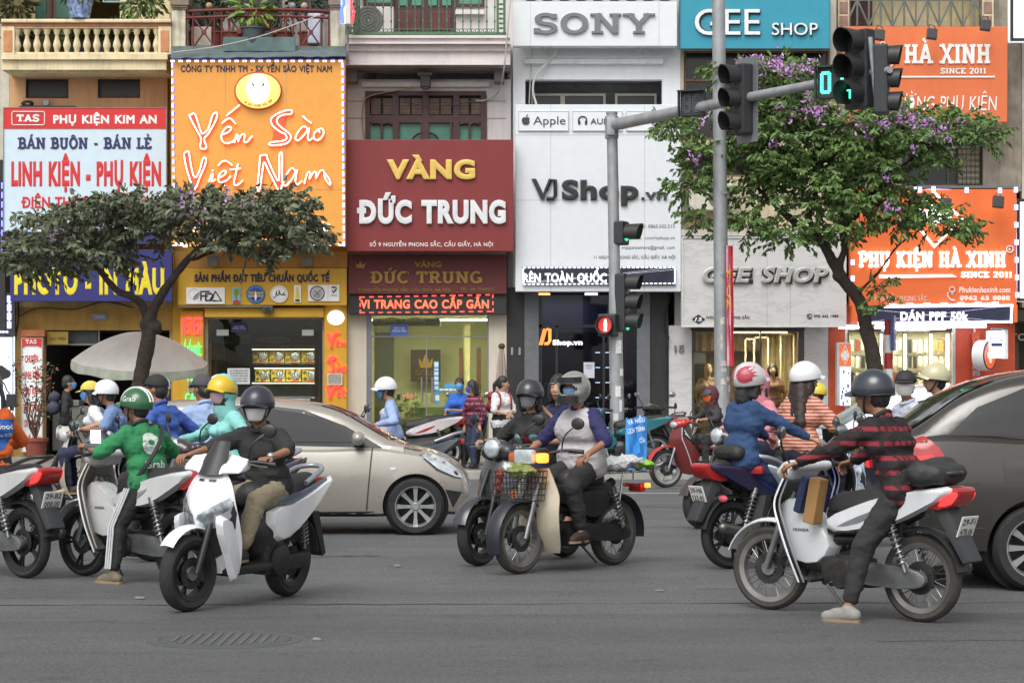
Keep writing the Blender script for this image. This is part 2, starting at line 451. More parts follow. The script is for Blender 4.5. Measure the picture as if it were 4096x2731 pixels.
# worn manhole cover low in the frame
p = gnd(900, 2560)
mc = thing('manhole_cover', 'worn round iron manhole cover sunk in the grey asphalt', 'manhole cover', (p.x, p.y, 0))
B().lathe([(.01, .002), (.40, .002), (.40, .006), (.36, .008), (.01, .008)], n=40).done('plate', mat('#525354', .75, var=.15, scale=20, bump=.5), mc, True)
b = B()
for i in range(-5, 6):
 h = sqrt(max(0, .33 ** 2 - (i * .06) ** 2)); b.box((i * .06 - .014, -h, .008), (i * .06 + .014, h, .013))
b.done('rib', mat('#585a5b', .75, var=.15), mc, True)
B().lathe([(.405, .001), (.47, .001), (.47, .005), (.405, .006)], n=40, closed=True).done('collar', mat('#515253', .85, var=.2), mc, True)
for px, py, s in ((1270, 2562, .025), (560, 2395, .03), (3690, 2320, .04), (1590, 2266, .03), (2640, 2365, .03)):
 q = gnd(px, py); b = B(); r = [(q.x + s * (1 + .4 * random.random()) * cos(a), q.y + s * .8 * sin(a), .006) for a in [i * pi / 4 for i in range(8)]]
 b.rings([r, [(x, y, .012 + .01 * random.random()) for x, y, z in r]])
 tag(b.done('litter', mat('#8d8a83', .8)), kind='stuff')
# ================================================================ slab lettering (serif capitals built from strokes)
import unicodedata
def arcp(cx, cy, rx, ry, a0, a1, n=10): return [(cx + rx * cos(radians(a0 + (a1 - a0) * i / n)), cy + ry * sin(radians(a0 + (a1 - a0) * i / n))) for i in range(n + 1)]
GL = {  # width, strokes, serif spots
 'A': (.86, [[(.12, 0), (.43, 1)], [(.43, 1), (.74, 0)], [(.24, .32), (.62, .32)]], [(.12, 0), (.74, 0)]),
 'B': (.76, [[(.2, 0), (.2, 1)], [(.2, .94)] + arcp(.42, .72, .2, .22, 90, -90) + [(.2, .5)], [(.2, .5)] + arcp(.44, .28, .24, .22, 90, -90) + [(.2, .06)]], [(.14, 0), (.14, 1)]),
 'C': (.74, [arcp(.42, .5, .32, .45, 40, 320, 18), [(.68, .74), (.68, .98)]], []),
 'D': (.8, [[(.2, 0), (.2, 1)], [(.2, .94)] + arcp(.36, .5, .34, .44, 90, -90) + [(.2, .06)]], [(.14, 0), (.14, 1)]),
 'E': (.7, [[(.2, 0), (.2, 1)], [(.2, .94), (.62, .94)], [(.2, .5), (.5, .5)], [(.2, .06), (.64, .06)], [(.6, .98), (.6, .76)], [(.62, .02), (.62, .24)]], [(.14, 0), (.14, 1)]),
 'G': (.8, [arcp(.42, .5, .32, .45, 45, 340, 18), [(.72, .38), (.72, .04)], [(.5, .42), (.78, .42)]], []),
 'H': (.88, [[(.2, 0), (.2, 1)], [(.68, 0), (.68, 1)], [(.2, .5), (.68, .5)]], [(.2, 0), (.2, 1), (.68, 0), (.68, 1)]),
 'I': (.42, [[(.21, 0), (.21, 1)]], [(.21, 0), (.21, 1)]),
 'K': (.84, [[(.2, 0), (.2, 1)], [(.68, 1), (.22, .45)], [(.36, .58), (.7, 0)]], [(.2, 0), (.2, 1), (.68, 1), (.7, 0)]),
 'L': (.66, [[(.2, 0), (.2, 1)], [(.2, .06), (.6, .06)], [(.58, .02), (.58, .3)]], [(.2, 1), (.14, 0)]),
 'N': (.9, [[(.18, 0), (.18, 1)], [(.18, 1), (.7, 0)], [(.7, 0), (.7, 1)]], [(.18, 0), (.14, 1), (.7, 1)]),
 'O': (.86, [arcp(.43, .5, .32, .45, 0, 360, 24)], []),
 'P': (.74, [[(.2, 0), (.2, 1)], [(.2, .94)] + arcp(.42, .68, .24, .26, 90, -90) + [(.2, .42)]], [(.2, 0), (.14, 1)]),
 'R': (.82, [[(.2, 0), (.2, 1)], [(.2, .94)] + arcp(.42, .7, .22, .24, 90, -90) + [(.2, .46)], [(.42, .46), (.7, 0)]], [(.2, 0), (.14, 1), (.7, 0)]),
 'S': (.7, [arcp(.36, .72, .24, .23, 20, 270, 12) + arcp(.36, .27, .26, .22, 90, -160, 12), [(.6, .74), (.6, .98)], [(.1, .02), (.1, .26)]], []),
 'T': (.78, [[(.39, 0), (.39, 1)], [(.08, .94), (.7, .94)], [(.1, .98), (.1, .72)], [(.68, .98), (.68, .72)]], [(.39, 0)]),
 'U': (.86, [[(.2, 1), (.2, .3)] + arcp(.43, .3, .23, .26, 180, 360) + [(.66, 1)]], [(.2, 1), (.66, 1)]),
 'V': (.84, [[(.1, 1), (.42, 0)], [(.42, 0), (.74, 1)]], [(.1, 1), (.74, 1)]),
 'X': (.84, [[(.12, 0), (.7, 1)], [(.12, 1), (.7, 0)]], [(.12, 0), (.12, 1), (.7, 0), (.7, 1)]),
 'Y': (.84, [[(.42, 0), (.42, .45)], [(.12, 1), (.42, .45)], [(.72, 1), (.42, .45)]], [(.42, 0), (.12, 1), (.72, 1)]),
 '0': (.7, [arcp(.35, .5, .24, .45, 0, 360, 20)], []), '1': (.48, [[(.24, 0), (.24, 1)], [(.24, .96), (.08, .78)]], [(.24, 0)]),
 '2': (.7, [arcp(.34, .7, .24, .25, 170, -20, 10) + [(.12, .06)], [(.1, .06), (.62, .06)]], []),
 '-': (.5, [[(.08, .42), (.42, .42)]], []), ' ': (.4, [], []), ',': (.3, [[(.14, .08), (.08, -.15)]], []), '.': (.3, [[(.14, .0), (.14, .12)]], []),
}
def slab(body, cm, x0, yb, x1, yt, D, m, parent, t=.16, ser=.30, depth=.03, name='lettering', shear=0.):
 polys = []; x = 0.
 def ribbon(pts, t):
  pts = [V((p[0], p[1])) for p in pts]; L, R = [], []; closed = (pts[0] - pts[-1]).length < 1e-4
  for i, p in enumerate(pts):
   a = pts[i - 1] if i else (pts[-2] if closed else p); c = pts[i + 1] if i < len(pts) - 1 else (pts[1] if closed else p)
   d = (c - a).normalized(); nn = V((-d.y, d.x)) * t / 2; L.append(p + nn); R.append(p - nn)
  for i in range(len(pts) - 1): polys.append([L[i], L[i + 1], R[i + 1], R[i]])
 for ch in body:
  if ch == 'Đ': base, marks = 'D', ['bar']
  else:
   d = unicodedata.normalize('NFD', ch); base, marks = d[0], list(d[1:])
  w, st, se = GL[base]
  for s in st: ribbon([(x + q[0], q[1]) for q in s], t if len(s) > 2 or s[0][0] == s[-1][0] else t * .86)
  for q in se:
   yy = q[1] + (t * .32 if q[1] < .5 else -t * .32); polys.append([V((x + q[0] - ser / 2, yy - t * .32)), V((x + q[0] + ser / 2, yy - t * .32)), V((x + q[0] + ser / 2, yy + t * .32)), V((x + q[0] - ser / 2, yy + t * .32))])
  cx = x + w / 2 - .02; yy = 1.08
  for mk_ in marks:
   if mk_ == 'bar': ribbon([(x, .5), (x + .36, .5)], t * .6)
   elif mk_ == '\u0302': ribbon([(cx - .2, yy), (cx, yy + .16), (cx + .2, yy)], t * .6); yy += .18
   elif mk_ == '\u0301': ribbon([(cx - .05, yy), (cx + .14, yy + .22)], t * .7)
   elif mk_ == '\u0300': ribbon([(cx + .05, yy), (cx - .14, yy + .22)], t * .7)
   elif mk_ == '\u0309': ribbon(arcp(cx, yy + .14, .09, .08, 150, -80, 6) + [(cx, yy)], t * .5)
   elif mk_ == '\u0323': ribbon([(cx - .08, -.2), (cx + .08, -.2)], .15)
   elif mk_ == '\u031b': ribbon([(x + w - .2, .95), (x + w + .02, 1.12)], t * .6)
  x += w + .06
 (ax, ay), (bx, by) = cm(x0, yb), cm(x1, yt); k = D / FPX; sx = (bx - ax) * k / x; sz = (ay - by) * k
 o = at(ax, ay, D); b = B()
 for i, p in enumerate(polys):
  dd = depth + .0006 * (i % 9)
  f = lambda q, y: V((o.x + (q.x + shear * q.y) * sx, y, o.z + q.y * sz))
  b.rings([[f(q, o.y) for q in p], [f(q, o.y - dd) for q in p]])
 o_ = V((o.x, o.y + .02, o.z)); b.tube([o_ + V((0, 0, .4 * sz)), o_ + V((x * sx, 0, .4 * sz))], .0011, 4)
 return b.done(name, m, parent)
# ================================================================ the row of shophouses
def shell(root, px0, px1, m, top=12.6, back=53.):
 a, c = at(px0, 1000, FW).x, at(px1, 1000, FW).x
 for nm, x0, x1, y0, y1, z0, z1 in (('side_wall', a, a + .1, FW + .26, back, 0, top), ('side_wall', c - .1, c, FW + .26, back, 0, top),
          ('back_wall', a, c, back, back + .15, 0, top), ('roof', a, c, FW - .2, back + .3, top, top + .2)):
  B().box((x0, y0, z0), (x1, y1, z1)).done(nm, m, root)
def root_of(label, px0, px1, cat='shophouse', name='shophouse'):
 return thing(name, label, cat, (at((px0 + px1) / 2, 1000, FW).x, FW, 0), group='row of narrow shophouses')
def area_light(parent, loc, sx, sy, watt, col):
 l = bpy.data.lights.new('area_light', 'AREA'); l.shape = 'RECTANGLE'; l.size = sx; l.size_y = sy; l.energy = watt; l.color = col
 o = bpy.data.objects.new('area_light', l); COL.objects.link(o); o.parent = parent; o.location = V(loc) - WM[parent].translation; return o
WOODR = mat('#4a211d', .45, var=.25, scale=14, bump=.15)
DARKG = mat('#14171a', .12, var=.3, scale=3)
def window(root, cm, x0, y0, x1, y1, D, fm, pm, fr=6, bars=(), name='window', depth=.12, mull=()):
 f = B()
 for a in ((x0, y0, x1, y0 + fr), (x0, y1 - fr, x1, y1), (x0, y0 + fr, x0 + fr, y1 - fr), (x1 - fr, y0 + fr, x1, y1 - fr)): fbox(f, cm, *a, D, depth)
 for k in mull: fbox(f, cm, k - fr * .5, y0 + fr, k + fr * .5, y1 - fr, D + .01, depth * .7)
 for k in bars: fbox(f, cm, x0 + fr, k - fr * .5, x1 - fr, k + fr * .5, D + .012, depth * .6)
 w = f.done(name, fm, root)
 panel('pane', cm, x0 + fr * .8, y0 + fr * .8, x1 - fr * .8, y1 - fr * .8, D + .06, .02, pm, w)
 return w
# ---------------------------------------------------------------- 1 cream house with the balustrade
CRM = mat('#e6d6ae', .85, var=.16, scale=2, bump=.15, streak=.45); PEACH = mat('#d8a87c', .85, var=.12, scale=2, bump=.1, streak=.25)
TERRA = mat('#b06a48', .85, var=.2, scale=4, streak=.3)
h1 = root_of('cream shophouse with stone balustrade above a dark photocopy shop', 40, 690)
shell(h1, 40, 690, CRM)
holed(c1, 66, 470, 1125, 1560, [(172, 532, 460, 662), (656, 532, 942, 660)], FW, .25).done('wall', PEACH, h1)
holed(ident, 40, -640, 690, 128, [(140, -200, 480, 128), (690*.0+520, -160, 620, 20)], FW + 1.2, .2).done('wall', mat('#e3d3a6', .85, var=.1, scale=2, streak=.25), h1)
holed(c4, 70, 132, 1158, 1750, [(290, 790, 1150, 1750)], FW, .25).done('wall', mat('#b58f4c', .85, var=.2, scale=2.5, bump=.15, streak=.5), h1)
for x0, x1 in ((172, 460), (656, 942)): window(h1, c1, x0, 532, x1, 661, FW + .05, mat('#4a3020', .6), mat('#232021', .35), 11, name='window')
# balcony door behind
dr = B(); fbox(dr, c1, 175, -300, 470, 128, FW + 1.25, .1); d1 = dr.done('door', mat('#6a5140', .6, var=.2), h1)
for x0, x1 in ((228, 310), (380, 470)): panel('pane', c1, x0, -250, x1, 122, FW + 1.22, .04, mat('#3d6a5a', .3), d1)
for x in (345,): panel('door_stile', c1, x - 6, -300, x + 6, 128, FW + 1.19, .04, mat('#47352b', .6), d1)
window(h1, c1, 690, -220, 912, 18, FW + 1.15, mat('#9fb0a8', .5), mat('#56706a', .2), 8)
BD = FW - 1.0
bl = B(); fbox(bl, c1, 8, 368, 1125, 400, BD - .05, 1.35); fbox(bl, c1, 8, 402, 1118, 470, BD + .03, 1.2); fbox(bl, c1, 66, 471, 1116, 486, BD + .15, 1.1)
balc = bl.done('balcony', CRM, h1)
q = B(); fbox(q, c1, 5, 128, 1150, 152, BD - .08, .34, .02); q.done('rail', CRM, balc)
q = B(); fbox(q, c1, 10, 153, 1148, 176, BD - .03, .24); q.done('rail_band', TERRA, balc)
q = B(); fbox(q, c1, 100, 177, 1062, 190, BD, .2); fbox(q, c1, 100, 352, 1062, 367, BD, .2); q.done('rail_course', CRM, balc)
for x0, x1 in ((8, 96), (1064, 1150)):
 q = B(); fbox(q, c1, x0, 177, x1, 367, BD - .02, .26); pr = q.done('pier', CRM, balc)
 q = B(); fbox(q, c1, x0 + 14, 205, x1 - 14, 350, BD - .035, .03, .01); q.done('pier_panel', mat('#c98c63', .85, var=.2), pr)
k = FW / FPX
base = None
for i in range(15):
 px = (115 + i * 67) * .5952; p = at(px, 367 * .5952, BD + .1)
 H = (367 - 190) * .5952 * k
 if base is None:
  pf = [(.075, 0), (.075, .05), (.045, .08), (.055, .2), (.078, .32), (.07, .42), (.04, .6), (.036, .72), (.06, .78), (.06, .83), (.075, .88), (.075, 1)]
  base = B().lathe([(r, z * H) for r, z in pf], n=12).done('baluster', CRM, balc, True, 50); me0 = base.data
  me0.transform(Matrix.Translation(p - V(WM[balc].translation)))
  x00 = p.x
 else:
  o = base.copy(); COL.objects.link(o); o.parent = balc; o.location.x = p.x - x00; WM[o] = WM[balc]
# shop interior
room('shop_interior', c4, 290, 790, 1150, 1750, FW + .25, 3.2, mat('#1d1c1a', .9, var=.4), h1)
q = B(); fbox(q, c4, 290, 880, 760, 892, FW + .1, .06); fbox(q, c4, 660, 790, 668, 880, FW + .1, .06); q.done('shutter_track', mat('#8d8e88', .5), h1)
q = B(); fbox(q, c4, 300, 795, 655, 880, FW + .2, .05); q.done('shutter_box', mat('#4c5252', .5, var=.2), h1)
q = B(); fbox(q, c4, 130, 788, 300, 832, FW - .28, .4); q.done('cornice', TERRA, h1)
q = B(); fbox(q, c4, 140, 834, 290, 1600, FW - .12, .3); q.done('pier', PEACH, h1)
q = B(); fbox(q, c4, 72, 600, 1156, 640, FW - .1, .12); q.done('cornice', mat('#a9945c', .85, var=.2, streak=.5), h1)
# ---------------------------------------------------------------- 2 yellow bird's nest shop
YEL = mat('#cfa12a', .55, var=.08, scale=2, streak=.12); ORG = mat('#e6962b', .45, var=.05, scale=1.5)
h2 = root_of('yellow fronted shophouse with glass window of boxed goods and red railing above', 690, 1388)
shell(h2, 690, 1388, mat('#b9ad96', .85, var=.2, streak=.5))
holed(ident, 690, -640, 1388, 200, [(760, -300, 890, 180), (960, -420, 1130, 160), (1160, -300, 1320, 60)], FW + 1.2, .2).done('wall', mat('#9c9a94', .85, var=.35, scale=4, streak=.6), h2)
for a in ((760, -300, 890, 180), (960, -420, 1130, 160), (1160, -300, 1320, 60)): window(h2, ident, *a, FW + 1.25, mat('#5b4a40', .6), mat('#3a403f', .25, var=.5), 8, mull=((a[0] + a[2]) / 2,))
holed(ident, 690, 190, 1388, 1850, [(830, 1268, 1296, 1850)], FW, .25).done('wall', YEL, h2)
for a in ((690, 0), (1362, 0)):
 q = B(); fbox(q, c1, *((1155, 66, 1246, 312) if a[0] == 690 else (2222, 60, 2320, 345)), FW - .95, .4)
 pr = q.done('pier', mat('#cfc7b0', .9, var=.3, scale=5, bump=.3, streak=.7), h2)
 q = B()
 x0, x1 = (1148, 1262) if a[0] == 690 else (2212, 2335)
 fbox(q, c1, x0, 36, x1, 52, FW - 1.0, .5, .02); fbox(q, c1, x0 + 5, 53, x1 - 5, 66, FW - .97, .44); fbox(q, c1, x0 - 5, -120, x1 + 5, 34, FW - 1.02, .55); q.done('capital', mat('#8f7f6c', .85, var=.3, streak=.6), pr)
RR = mat('#6f2b26', .55, var=.25, scale=20)
q = B()
ry = lambda x: 78 - 14 * sin(pi * min(1, max(0, (x - 1250) / 960)))
top = [at(*c1(1250 + i * 48, ry(1250 + i * 48)), FW - .9 - .25 * sin(pi * i / 20)) for i in range(21)]
q.tube(top, .032, 8); q.tube([p + V((0, 0, -.13)) for p in top], .026, 8); q.tube([p + V((0, 0, -.72)) for p in top], .026, 8)
for i in range(0, 21):
 if i % 5 in (0, 1, 4): q.tube([top[i] + V((0, 0, -.01)), top[i] + V((0, 0, -.72))], .018, 6)
for i in range(1, 17, 5):
 a, c = top[i], top[i + 3]; q.tube([a + V((0, 0, -.13)), c + V((0, 0, -.72))], .016, 6); q.tube([c + V((0, 0, -.13)), a + V((0, 0, -.72))], .016, 6)
 m_ = (a + c) / 2 + V((0, -.02, -.43)); q.lathe([(.001, -.02), (.05, -.02), (.05, .02), (.001, .02)], m_, 'Y', 10)
q.done('railing', RR, h2, smooth=50)
q = B(); fbox(q, c1, 1160, 312, 2320, 345, FW - 1.1, 2.3); q.done('balcony', mat('#6b7672', .8, var=.3, streak=.5), h2)
q = B()
rows = []
for i in range(25):
 x = 1150 + i * 49; w = random.uniform(-3, 3)
 rows.append([at(*c1(x, 318 + w), FW - .95), at(*c1(x, 350 + w), FW - 1.25), at(*c1(x, 396 + w * 1.5 - 12 * (i / 24)), FW - 1.5)])
q.sheet(rows); tag(link('awning', solid(q.mesh(), .015), mat('#5c6b6b', .75, var=.25, scale=5, streak=.4), h2), 'faded grey green awning')
q = B(); fbox(q, c1, 1500, 250, 1985, 345, FW - 1.3, .05); q.done('awning_board', mat('#607673', .75, var=.3, scale=5, streak=.4), h2)
# soffit between the big sign and the fascia
q = B(); fbox(q, c4, 1180, 260, 2335, 372, FW - .35, .35); q.done('soffit', mat('#b58a46', .7, var=.12, streak=.2), h2)
# storefront
room('shop_interior', ident, 830, 1268, 1296, 1850, FW + .25, 2.6, mat('#8d8674', .8, var=.3), h2)
fr = B()
for a in ((818, 1268, 832, 1850), (1290, 1268, 1302, 1850), (832, 1268, 1290, 1276)): fbox(fr, ident, *a, FW - .03, .12)
sf = fr.done('storefront', mat('#a89c86', .5, .2), h2)
panel('pane', ident, 832, 1276, 1290, 1850, FW + .06, .012, glass('#8f9a92', .015), sf)
fr = B()
for a in ((846, 1330, 858, 1850), (1258, 1330, 1276, 1850), (848, 1330, 1270, 1336)): fbox(fr, ident, *a, FW + .3, .1)
fr.done('inner_frame', mat('#6d3a1e', .45, var=.2), sf)
for x0, x1 in ((866, 914), (1208, 1254)): panel('patch_fitting', ident, x0, 1318, x1, 1342, FW + .02, .08, mat('#b9bab4', .3, .6), sf)
panel('inner_wall', ident, 1002, 1335, 1262, 1380, FW + 1.2, .05, mat('#7a2d18', .6), h2)
panel('door_panel', ident, 900, 1378, 1000, 1850, FW + 1.6, .05, mat('#17161a', .5), h2)
def plaque(label, cm, x0, y0, x1, y1, D, m, lines, tm, cat='notice', name='notice', bold=.015, group=None, frame=None):
 r = thing(name, label, cat, at(*cm((x0 + x1) / 2, y1), D), group=group)
 panel('board', cm, x0, y0, x1, y1, D, .015, m, r)
 if frame:
  q = B(); t = frame[1]
  for a in ((x0 - t, y0 - t, x1 + t, y0), (x0 - t, y1, x1 + t, y1 + t), (x0 - t, y0, x0, y1), (x1, y0, x1 + t, y1)): fbox(q, cm, *a, D - .012, .03)
  q.done('frame', frame[0], r)
 for t in lines: text(t[0], cm, *t[1:5], D - .003, t[5] if len(t) > 5 else tm, r, bold, .003)
 return r
c7 = lambda x, y: (680 + .4463 * x, 1000 + .4464 * y)      # enlarged crop of the yellow shop
shelf_m = mat('#8e9698', .2, .5); box_m = mat('#d3b616', .5, var=.06); tin = mat('#c9c9c4', .25, .8)
for si, (y, x0, x1) in enumerate(((1010, 735, 1325), (1180, 755, 1325), (1312, 735, 1325), (1440, 735, 1325))):
 D = FW + 1.0
 sh = thing('display_shelf', ('top', 'second', 'third', 'lowest')[si] + ' glass display shelf inside the yellow shop window', 'shelf', at(*c7((x0 + x1) / 2, y + 14), D), group='shelves in the yellow shop')
 panel('board', c7, x0, y, x1, y + 10, D - .1, .5, shelf_m, sh)
 panel('shelf_light', c7, x0, y - 125, x1, y - 116, D + .25, .04, glow('#fff4d8', 5), sh)
 area_light(sh, at(*c7((x0 + x1) / 2, y - 114), D - .45), 1.2, .05, 26, (1, .95, .8))  # unseen area light added ahead of the shelf to brighten the box fronts
 if si > 1: continue
 n = 4
 for i in range(n):
  a = x0 + 8 + i * (x1 - x0 - 10) / n; c = a + (x1 - x0) / n - 12
  g = thing('gift_box', f'yellow gift box with round tin, {("first", "second", "third", "fourth")[i]} on the {("top", "second")[si]} shelf', 'gift box', at(*c7((a + c) / 2, y), D), group='yellow gift boxes on the shelves')
  panel('carton', c7, a, y - 108, c, y - 2, D, .2, box_m, g, .008)
  p = at(*c7(a + (c - a) * .66, y - 58), D); B().lathe([(.001, -.03), (.085, -.03), (.1, -.01), (.1, 0), (.001, 0)], p, 'Y', 20).done('tin', tin, g)
  for j in range(2):
   p = at(*c7(a + (c - a) * .2, y - 82 + j * 52), D); B().lathe([(.001, -.02), (.034, -.02), (.034, 0), (.001, 0)], p, 'Y', 12).done('tin', mat('#8c6a20', .4, .6), g)
  panel('price_card', c7, a + (c - a) * .38, y - 16, a + (c - a) * .72, y + 4, D - .115, .012, mat('#c2421a', .5), g)
rc = thing('reception_desk', 'dark reception desk behind the glass of the yellow shop', 'desk', at(1180, 1700, FW + .8))
panel('desk_front', ident, 1120, 1600, 1230, 1850, FW + .7, .4, mat('#20222a', .4), rc); panel('desk_top', ident, 1110, 1588, 1240, 1602, FW + .65, .5, mat('#3d3f48', .3), rc)
# ---------------------------------------------------------------- 3 gold shop
GREYW = mat('#cfc8c6', .8, var=.08, scale=2, streak=.2)
h3 = root_of('pale grey shophouse with green balcony railing above the gold shop', 1388, 2052)
shell(h3, 1388, 2052, GREYW)
holed(c2, 140, 500, 1165, 1566, [(252, 572, 1010, 1000)], FW, .25).done('wall', GREYW, h3)
holed(ident, 1388, -640, 2052, 140, [(1575, -500, 1825, 140)], FW + 1.1, .2).done('wall', mat('#d8d3d0', .8, var=.08, streak=.15), h3)
holed(ident, 1388, 1000, 2026, 1850, [(1466, 1262, 1955, 1850)], FW, .25).done('wall', mat('#cfc6b4', .7, var=.08, scale=2, streak=.2), h3)
q = B()
for i, (y0, y1, d) in enumerate(((222, 240, -1.0), (241, 262, -.94), (263, 276, -.98), (277, 322, -.86), (323, 385, -.8), (386, 408, -.84))): fbox(q, c2, 130, y0, 1162 , y1, FW + d, 1.2 if i else 1.4)
bal3 = q.done('balcony', mat('#ded5d2', .8, var=.07, scale=2, streak=.15), h3)
q = B()
for i in range(54): fbox(q, c2, 145 + i * 18.6, 292, 145 + i * 18.6 + 10, 318, FW - .885, .04)
q.done('dentil', mat('#cfc6c3', .8), bal3)
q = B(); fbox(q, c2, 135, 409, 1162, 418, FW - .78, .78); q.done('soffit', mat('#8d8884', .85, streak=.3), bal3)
for x in (137, 1062):
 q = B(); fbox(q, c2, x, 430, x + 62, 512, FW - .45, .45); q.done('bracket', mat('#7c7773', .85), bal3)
GRN = mat('#4d7350', .5, var=.2, scale=10)
q = B()
fbox(q, c2, 150, 204, 1136, 217, FW - .9, .05); fbox(q, c2, 150, -60, 1136, -48, FW - .9, .06)
for i in range(18):
 x = 215 + i * 50; p = at(*c2(x, 204), FW - .88); t_ = at(*c2(x, -50), FW - .88)
 q.tube([p, t_], .012, 6); q.ell(p.lerp(t_, .27), (.022, .022, .03), 8); q.ell(p.lerp(t_, .62), (.022, .022, .03), 8)
 if i < 17:
  for s in (-1, 1):
   ctr = at(*c2(x + 25 + s * 12, 196), FW - .88); q.tube([ctr + V((.05 * cos(a) * (1 - a / 9), 0, .05 * sin(a) * (1 - a / 9))) for a in [j * .55 for j in range(12)]], .008, 5)
for x in (150, 1075):
 fbox(q, c2, x, -60, x + 16, 204, FW - .92, .05); fbox(q, c2, x + 42, -60, x + 58, 204, FW - .92, .05)
 for j in range(7):
  ctr = at(*c2(x + 29, 14 + j * 30), FW - .9); q.tube([ctr + V((.07 * cos(a), 0, .06 * sin(a))) for a in [k_ * pi / 6 for k_ in range(12)]], .012, 5, closed=True)
tag(q.done('railing', GRN, h3, smooth=50), 'green wrought iron railing')
dd = B(); fbox(dd, c2, 430, -600, 820, 216, FW + 1.12, .1); dq = dd.done('door', WOODR, h3)
for x0, x1 in ((465, 520), (545, 605), (648, 700), (735, 790)): panel('pane', c2, x0, -200, x1, 36, FW + 1.09, .04, mat('#4d8a72', .3), dq)
for x0, x1 in ((470, 600), (660, 790)): panel('door_panel', c2, x0, 72, x1, 190, FW + 1.1, .03, mat('#5a2420', .45, var=.2), dq, .008)
window(h3, c2, 240, -300, 430, 36, FW + 1.02, WOODR, mat('#5b8f7c', .3), 18); window(h3, c2, 818, -300, 1000, 44, FW + 1.02, WOODR, mat('#5b8f7c', .3), 18)
q = B(); fbox(q, c2, 815, 62, 998, 90, FW + .95, .2); q.done('sill', mat('#dcd6d2', .8), h3)
ac = thing('air_conditioner', 'off-white outdoor air conditioner on the green railed balcony', 'air conditioner', at(*c2(330, 210), FW + .4))
panel('casing', c2, 215, 42, 430, 206, FW + .3, .35, mat('#c3bfba', .5, var=.1), ac, .02)
p = at(*c2(272, 130), FW + .29); B().lathe([(.02, 0), (.3, 0), (.3, .03), (.02, .03)], p, 'Y', 28, True).done('fan_grille', mat('#5a5856', .5), ac)
q = B()
for r_ in (.08, .14, .2, .26): q.lathe([(r_, -.015), (r_ + .008, -.015), (r_ + .008, 0), (r_, 0)], p, 'Y', 28, True)
q.done('grille_wire', mat('#8a8884', .5), ac)
# brown shuttered window above the maroon sign
q = B()
fbox(q, c2, 252, 572, 1010, 600, FW - .04, .2); fbox(q, c2, 252, 722, 1010, 770, FW - .03, .18)
for x in (252, 432, 620, 812, 985): fbox(q, c2, x - (0 if x == 252 else 8), 600, x + 30, 1000, FW - .035, .19)
wb = q.done('window', WOODR, h3)
q = B()
for x0 in (290, 468, 650, 842):
 for s in (0, 1):
  a = x0 + s * 76; e = 58 if x0 in (290, 842) else 66
  for j in range(11): fbox(q, c2, a, 620 + j * 9, a + e, 620 + j * 9 + 5, FW + .02 , .04)
fbox(q, c2, 288, 640, 985, 643, FW + .062, .01); q.done('slat', mat('#8b7468', .6, var=.2), wb)
q = B(); fbox(q, c2, 282, 600, 985, 722, FW + .08, .03); q.done('shutter_back', mat('#2c1614', .7), wb)
q = B(); fbox(q, c2, 282, 770, 985, 1000, FW + .07, .03); q.done('pane', mat('#4c8672', .25, var=.25, scale=2), wb)
q = B()
for x in (355, 445 + 15, 605, 635, 790, 905): fbox(q, c2, x - 7, 770, x + 7, 1000, FW - .02, .1)
for cxx in (630,): q.tube([at(*c2(cxx + 82 * cos(a), 885 - 55 * sin(a)), FW - .01) for a in [j * pi / 10 for j in range(11)]], .022, 6)
for x0, x1 in ((295, 350), (362, 420), (850, 900), (912, 968)): q.tube([at(*c2(x0 + (x1 - x0) * t / 6, 782 - 10 * sin(pi * t / 6)), FW - .01) for t in range(7)], .03, 6)
q.done('glazing_bar', WOODR, wb)
q = B(); fbox(q, c2, 228, 515, 1032, 545, FW - .1, .1, .005); q.done('cornice', mat('#d8d2cd', .8), h3)
for y in (632, 738):
 q = B(); fbox(q, c2, 140, y, 250, y + 8, FW - .012, .02); fbox(q, c2, 1012, y, 1135, y + 8, FW - .012, .02); q.done('band', mat('#a9a3a1', .8), h3)
sp = thing('speaker', 'black loudspeaker hung under the pale grey balcony', 'loudspeaker', at(*c2(628, 550), FW - .5))
panel('cabinet', c2, 597, 475, 660, 545, FW - .55, .3, mat('#35312f', .6), sp, .02); panel('bracket', c2, 582, 455, 672, 474, FW - .5, .3, mat('#57524e', .6), sp); panel('speaker_cone', c2, 607, 547, 650, 556, FW - .5, .2, mat('#6f6a66', .6), sp)
# gold shop front
rm3 = room('shop_interior', ident, 1466, 1262, 1955, 1850, FW + .25, 3.4, mat('#cdccae', .7, var=.08), h3)
fr = B()
for a in ((1466, 1262, 1487, 1850), (1948, 1262, 1958, 1850), (1487, 1344, 1948, 1348)): fbox(fr, ident, *a, FW + .02, .1)
for x in (1705, 1707): fbox(fr, ident, x - 1, 1348, x + 1, 1850, FW + .04, .03)
sf3 = fr.done('storefront', mat('#7f818b', .4, .4), h3)
panel('pane', ident, 1487, 1262, 1948, 1850, FW + .07, .012, glass('#b8bd98', .015), sf3)
for x in (1687, 1729):
 a = at(x, 1508, FW - .05); c = at(x, 1610, FW - .05); B().tube([a, c], .022, 8).tube([a + V((0, 0, -.06)), a + V((0, .12, -.06))], .012, 6).tube([c + V((0, 0, .06)), c + V((0, .12, .06))], .012, 6).done('handle', mat('#c8c9c6', .2, .9), sf3)
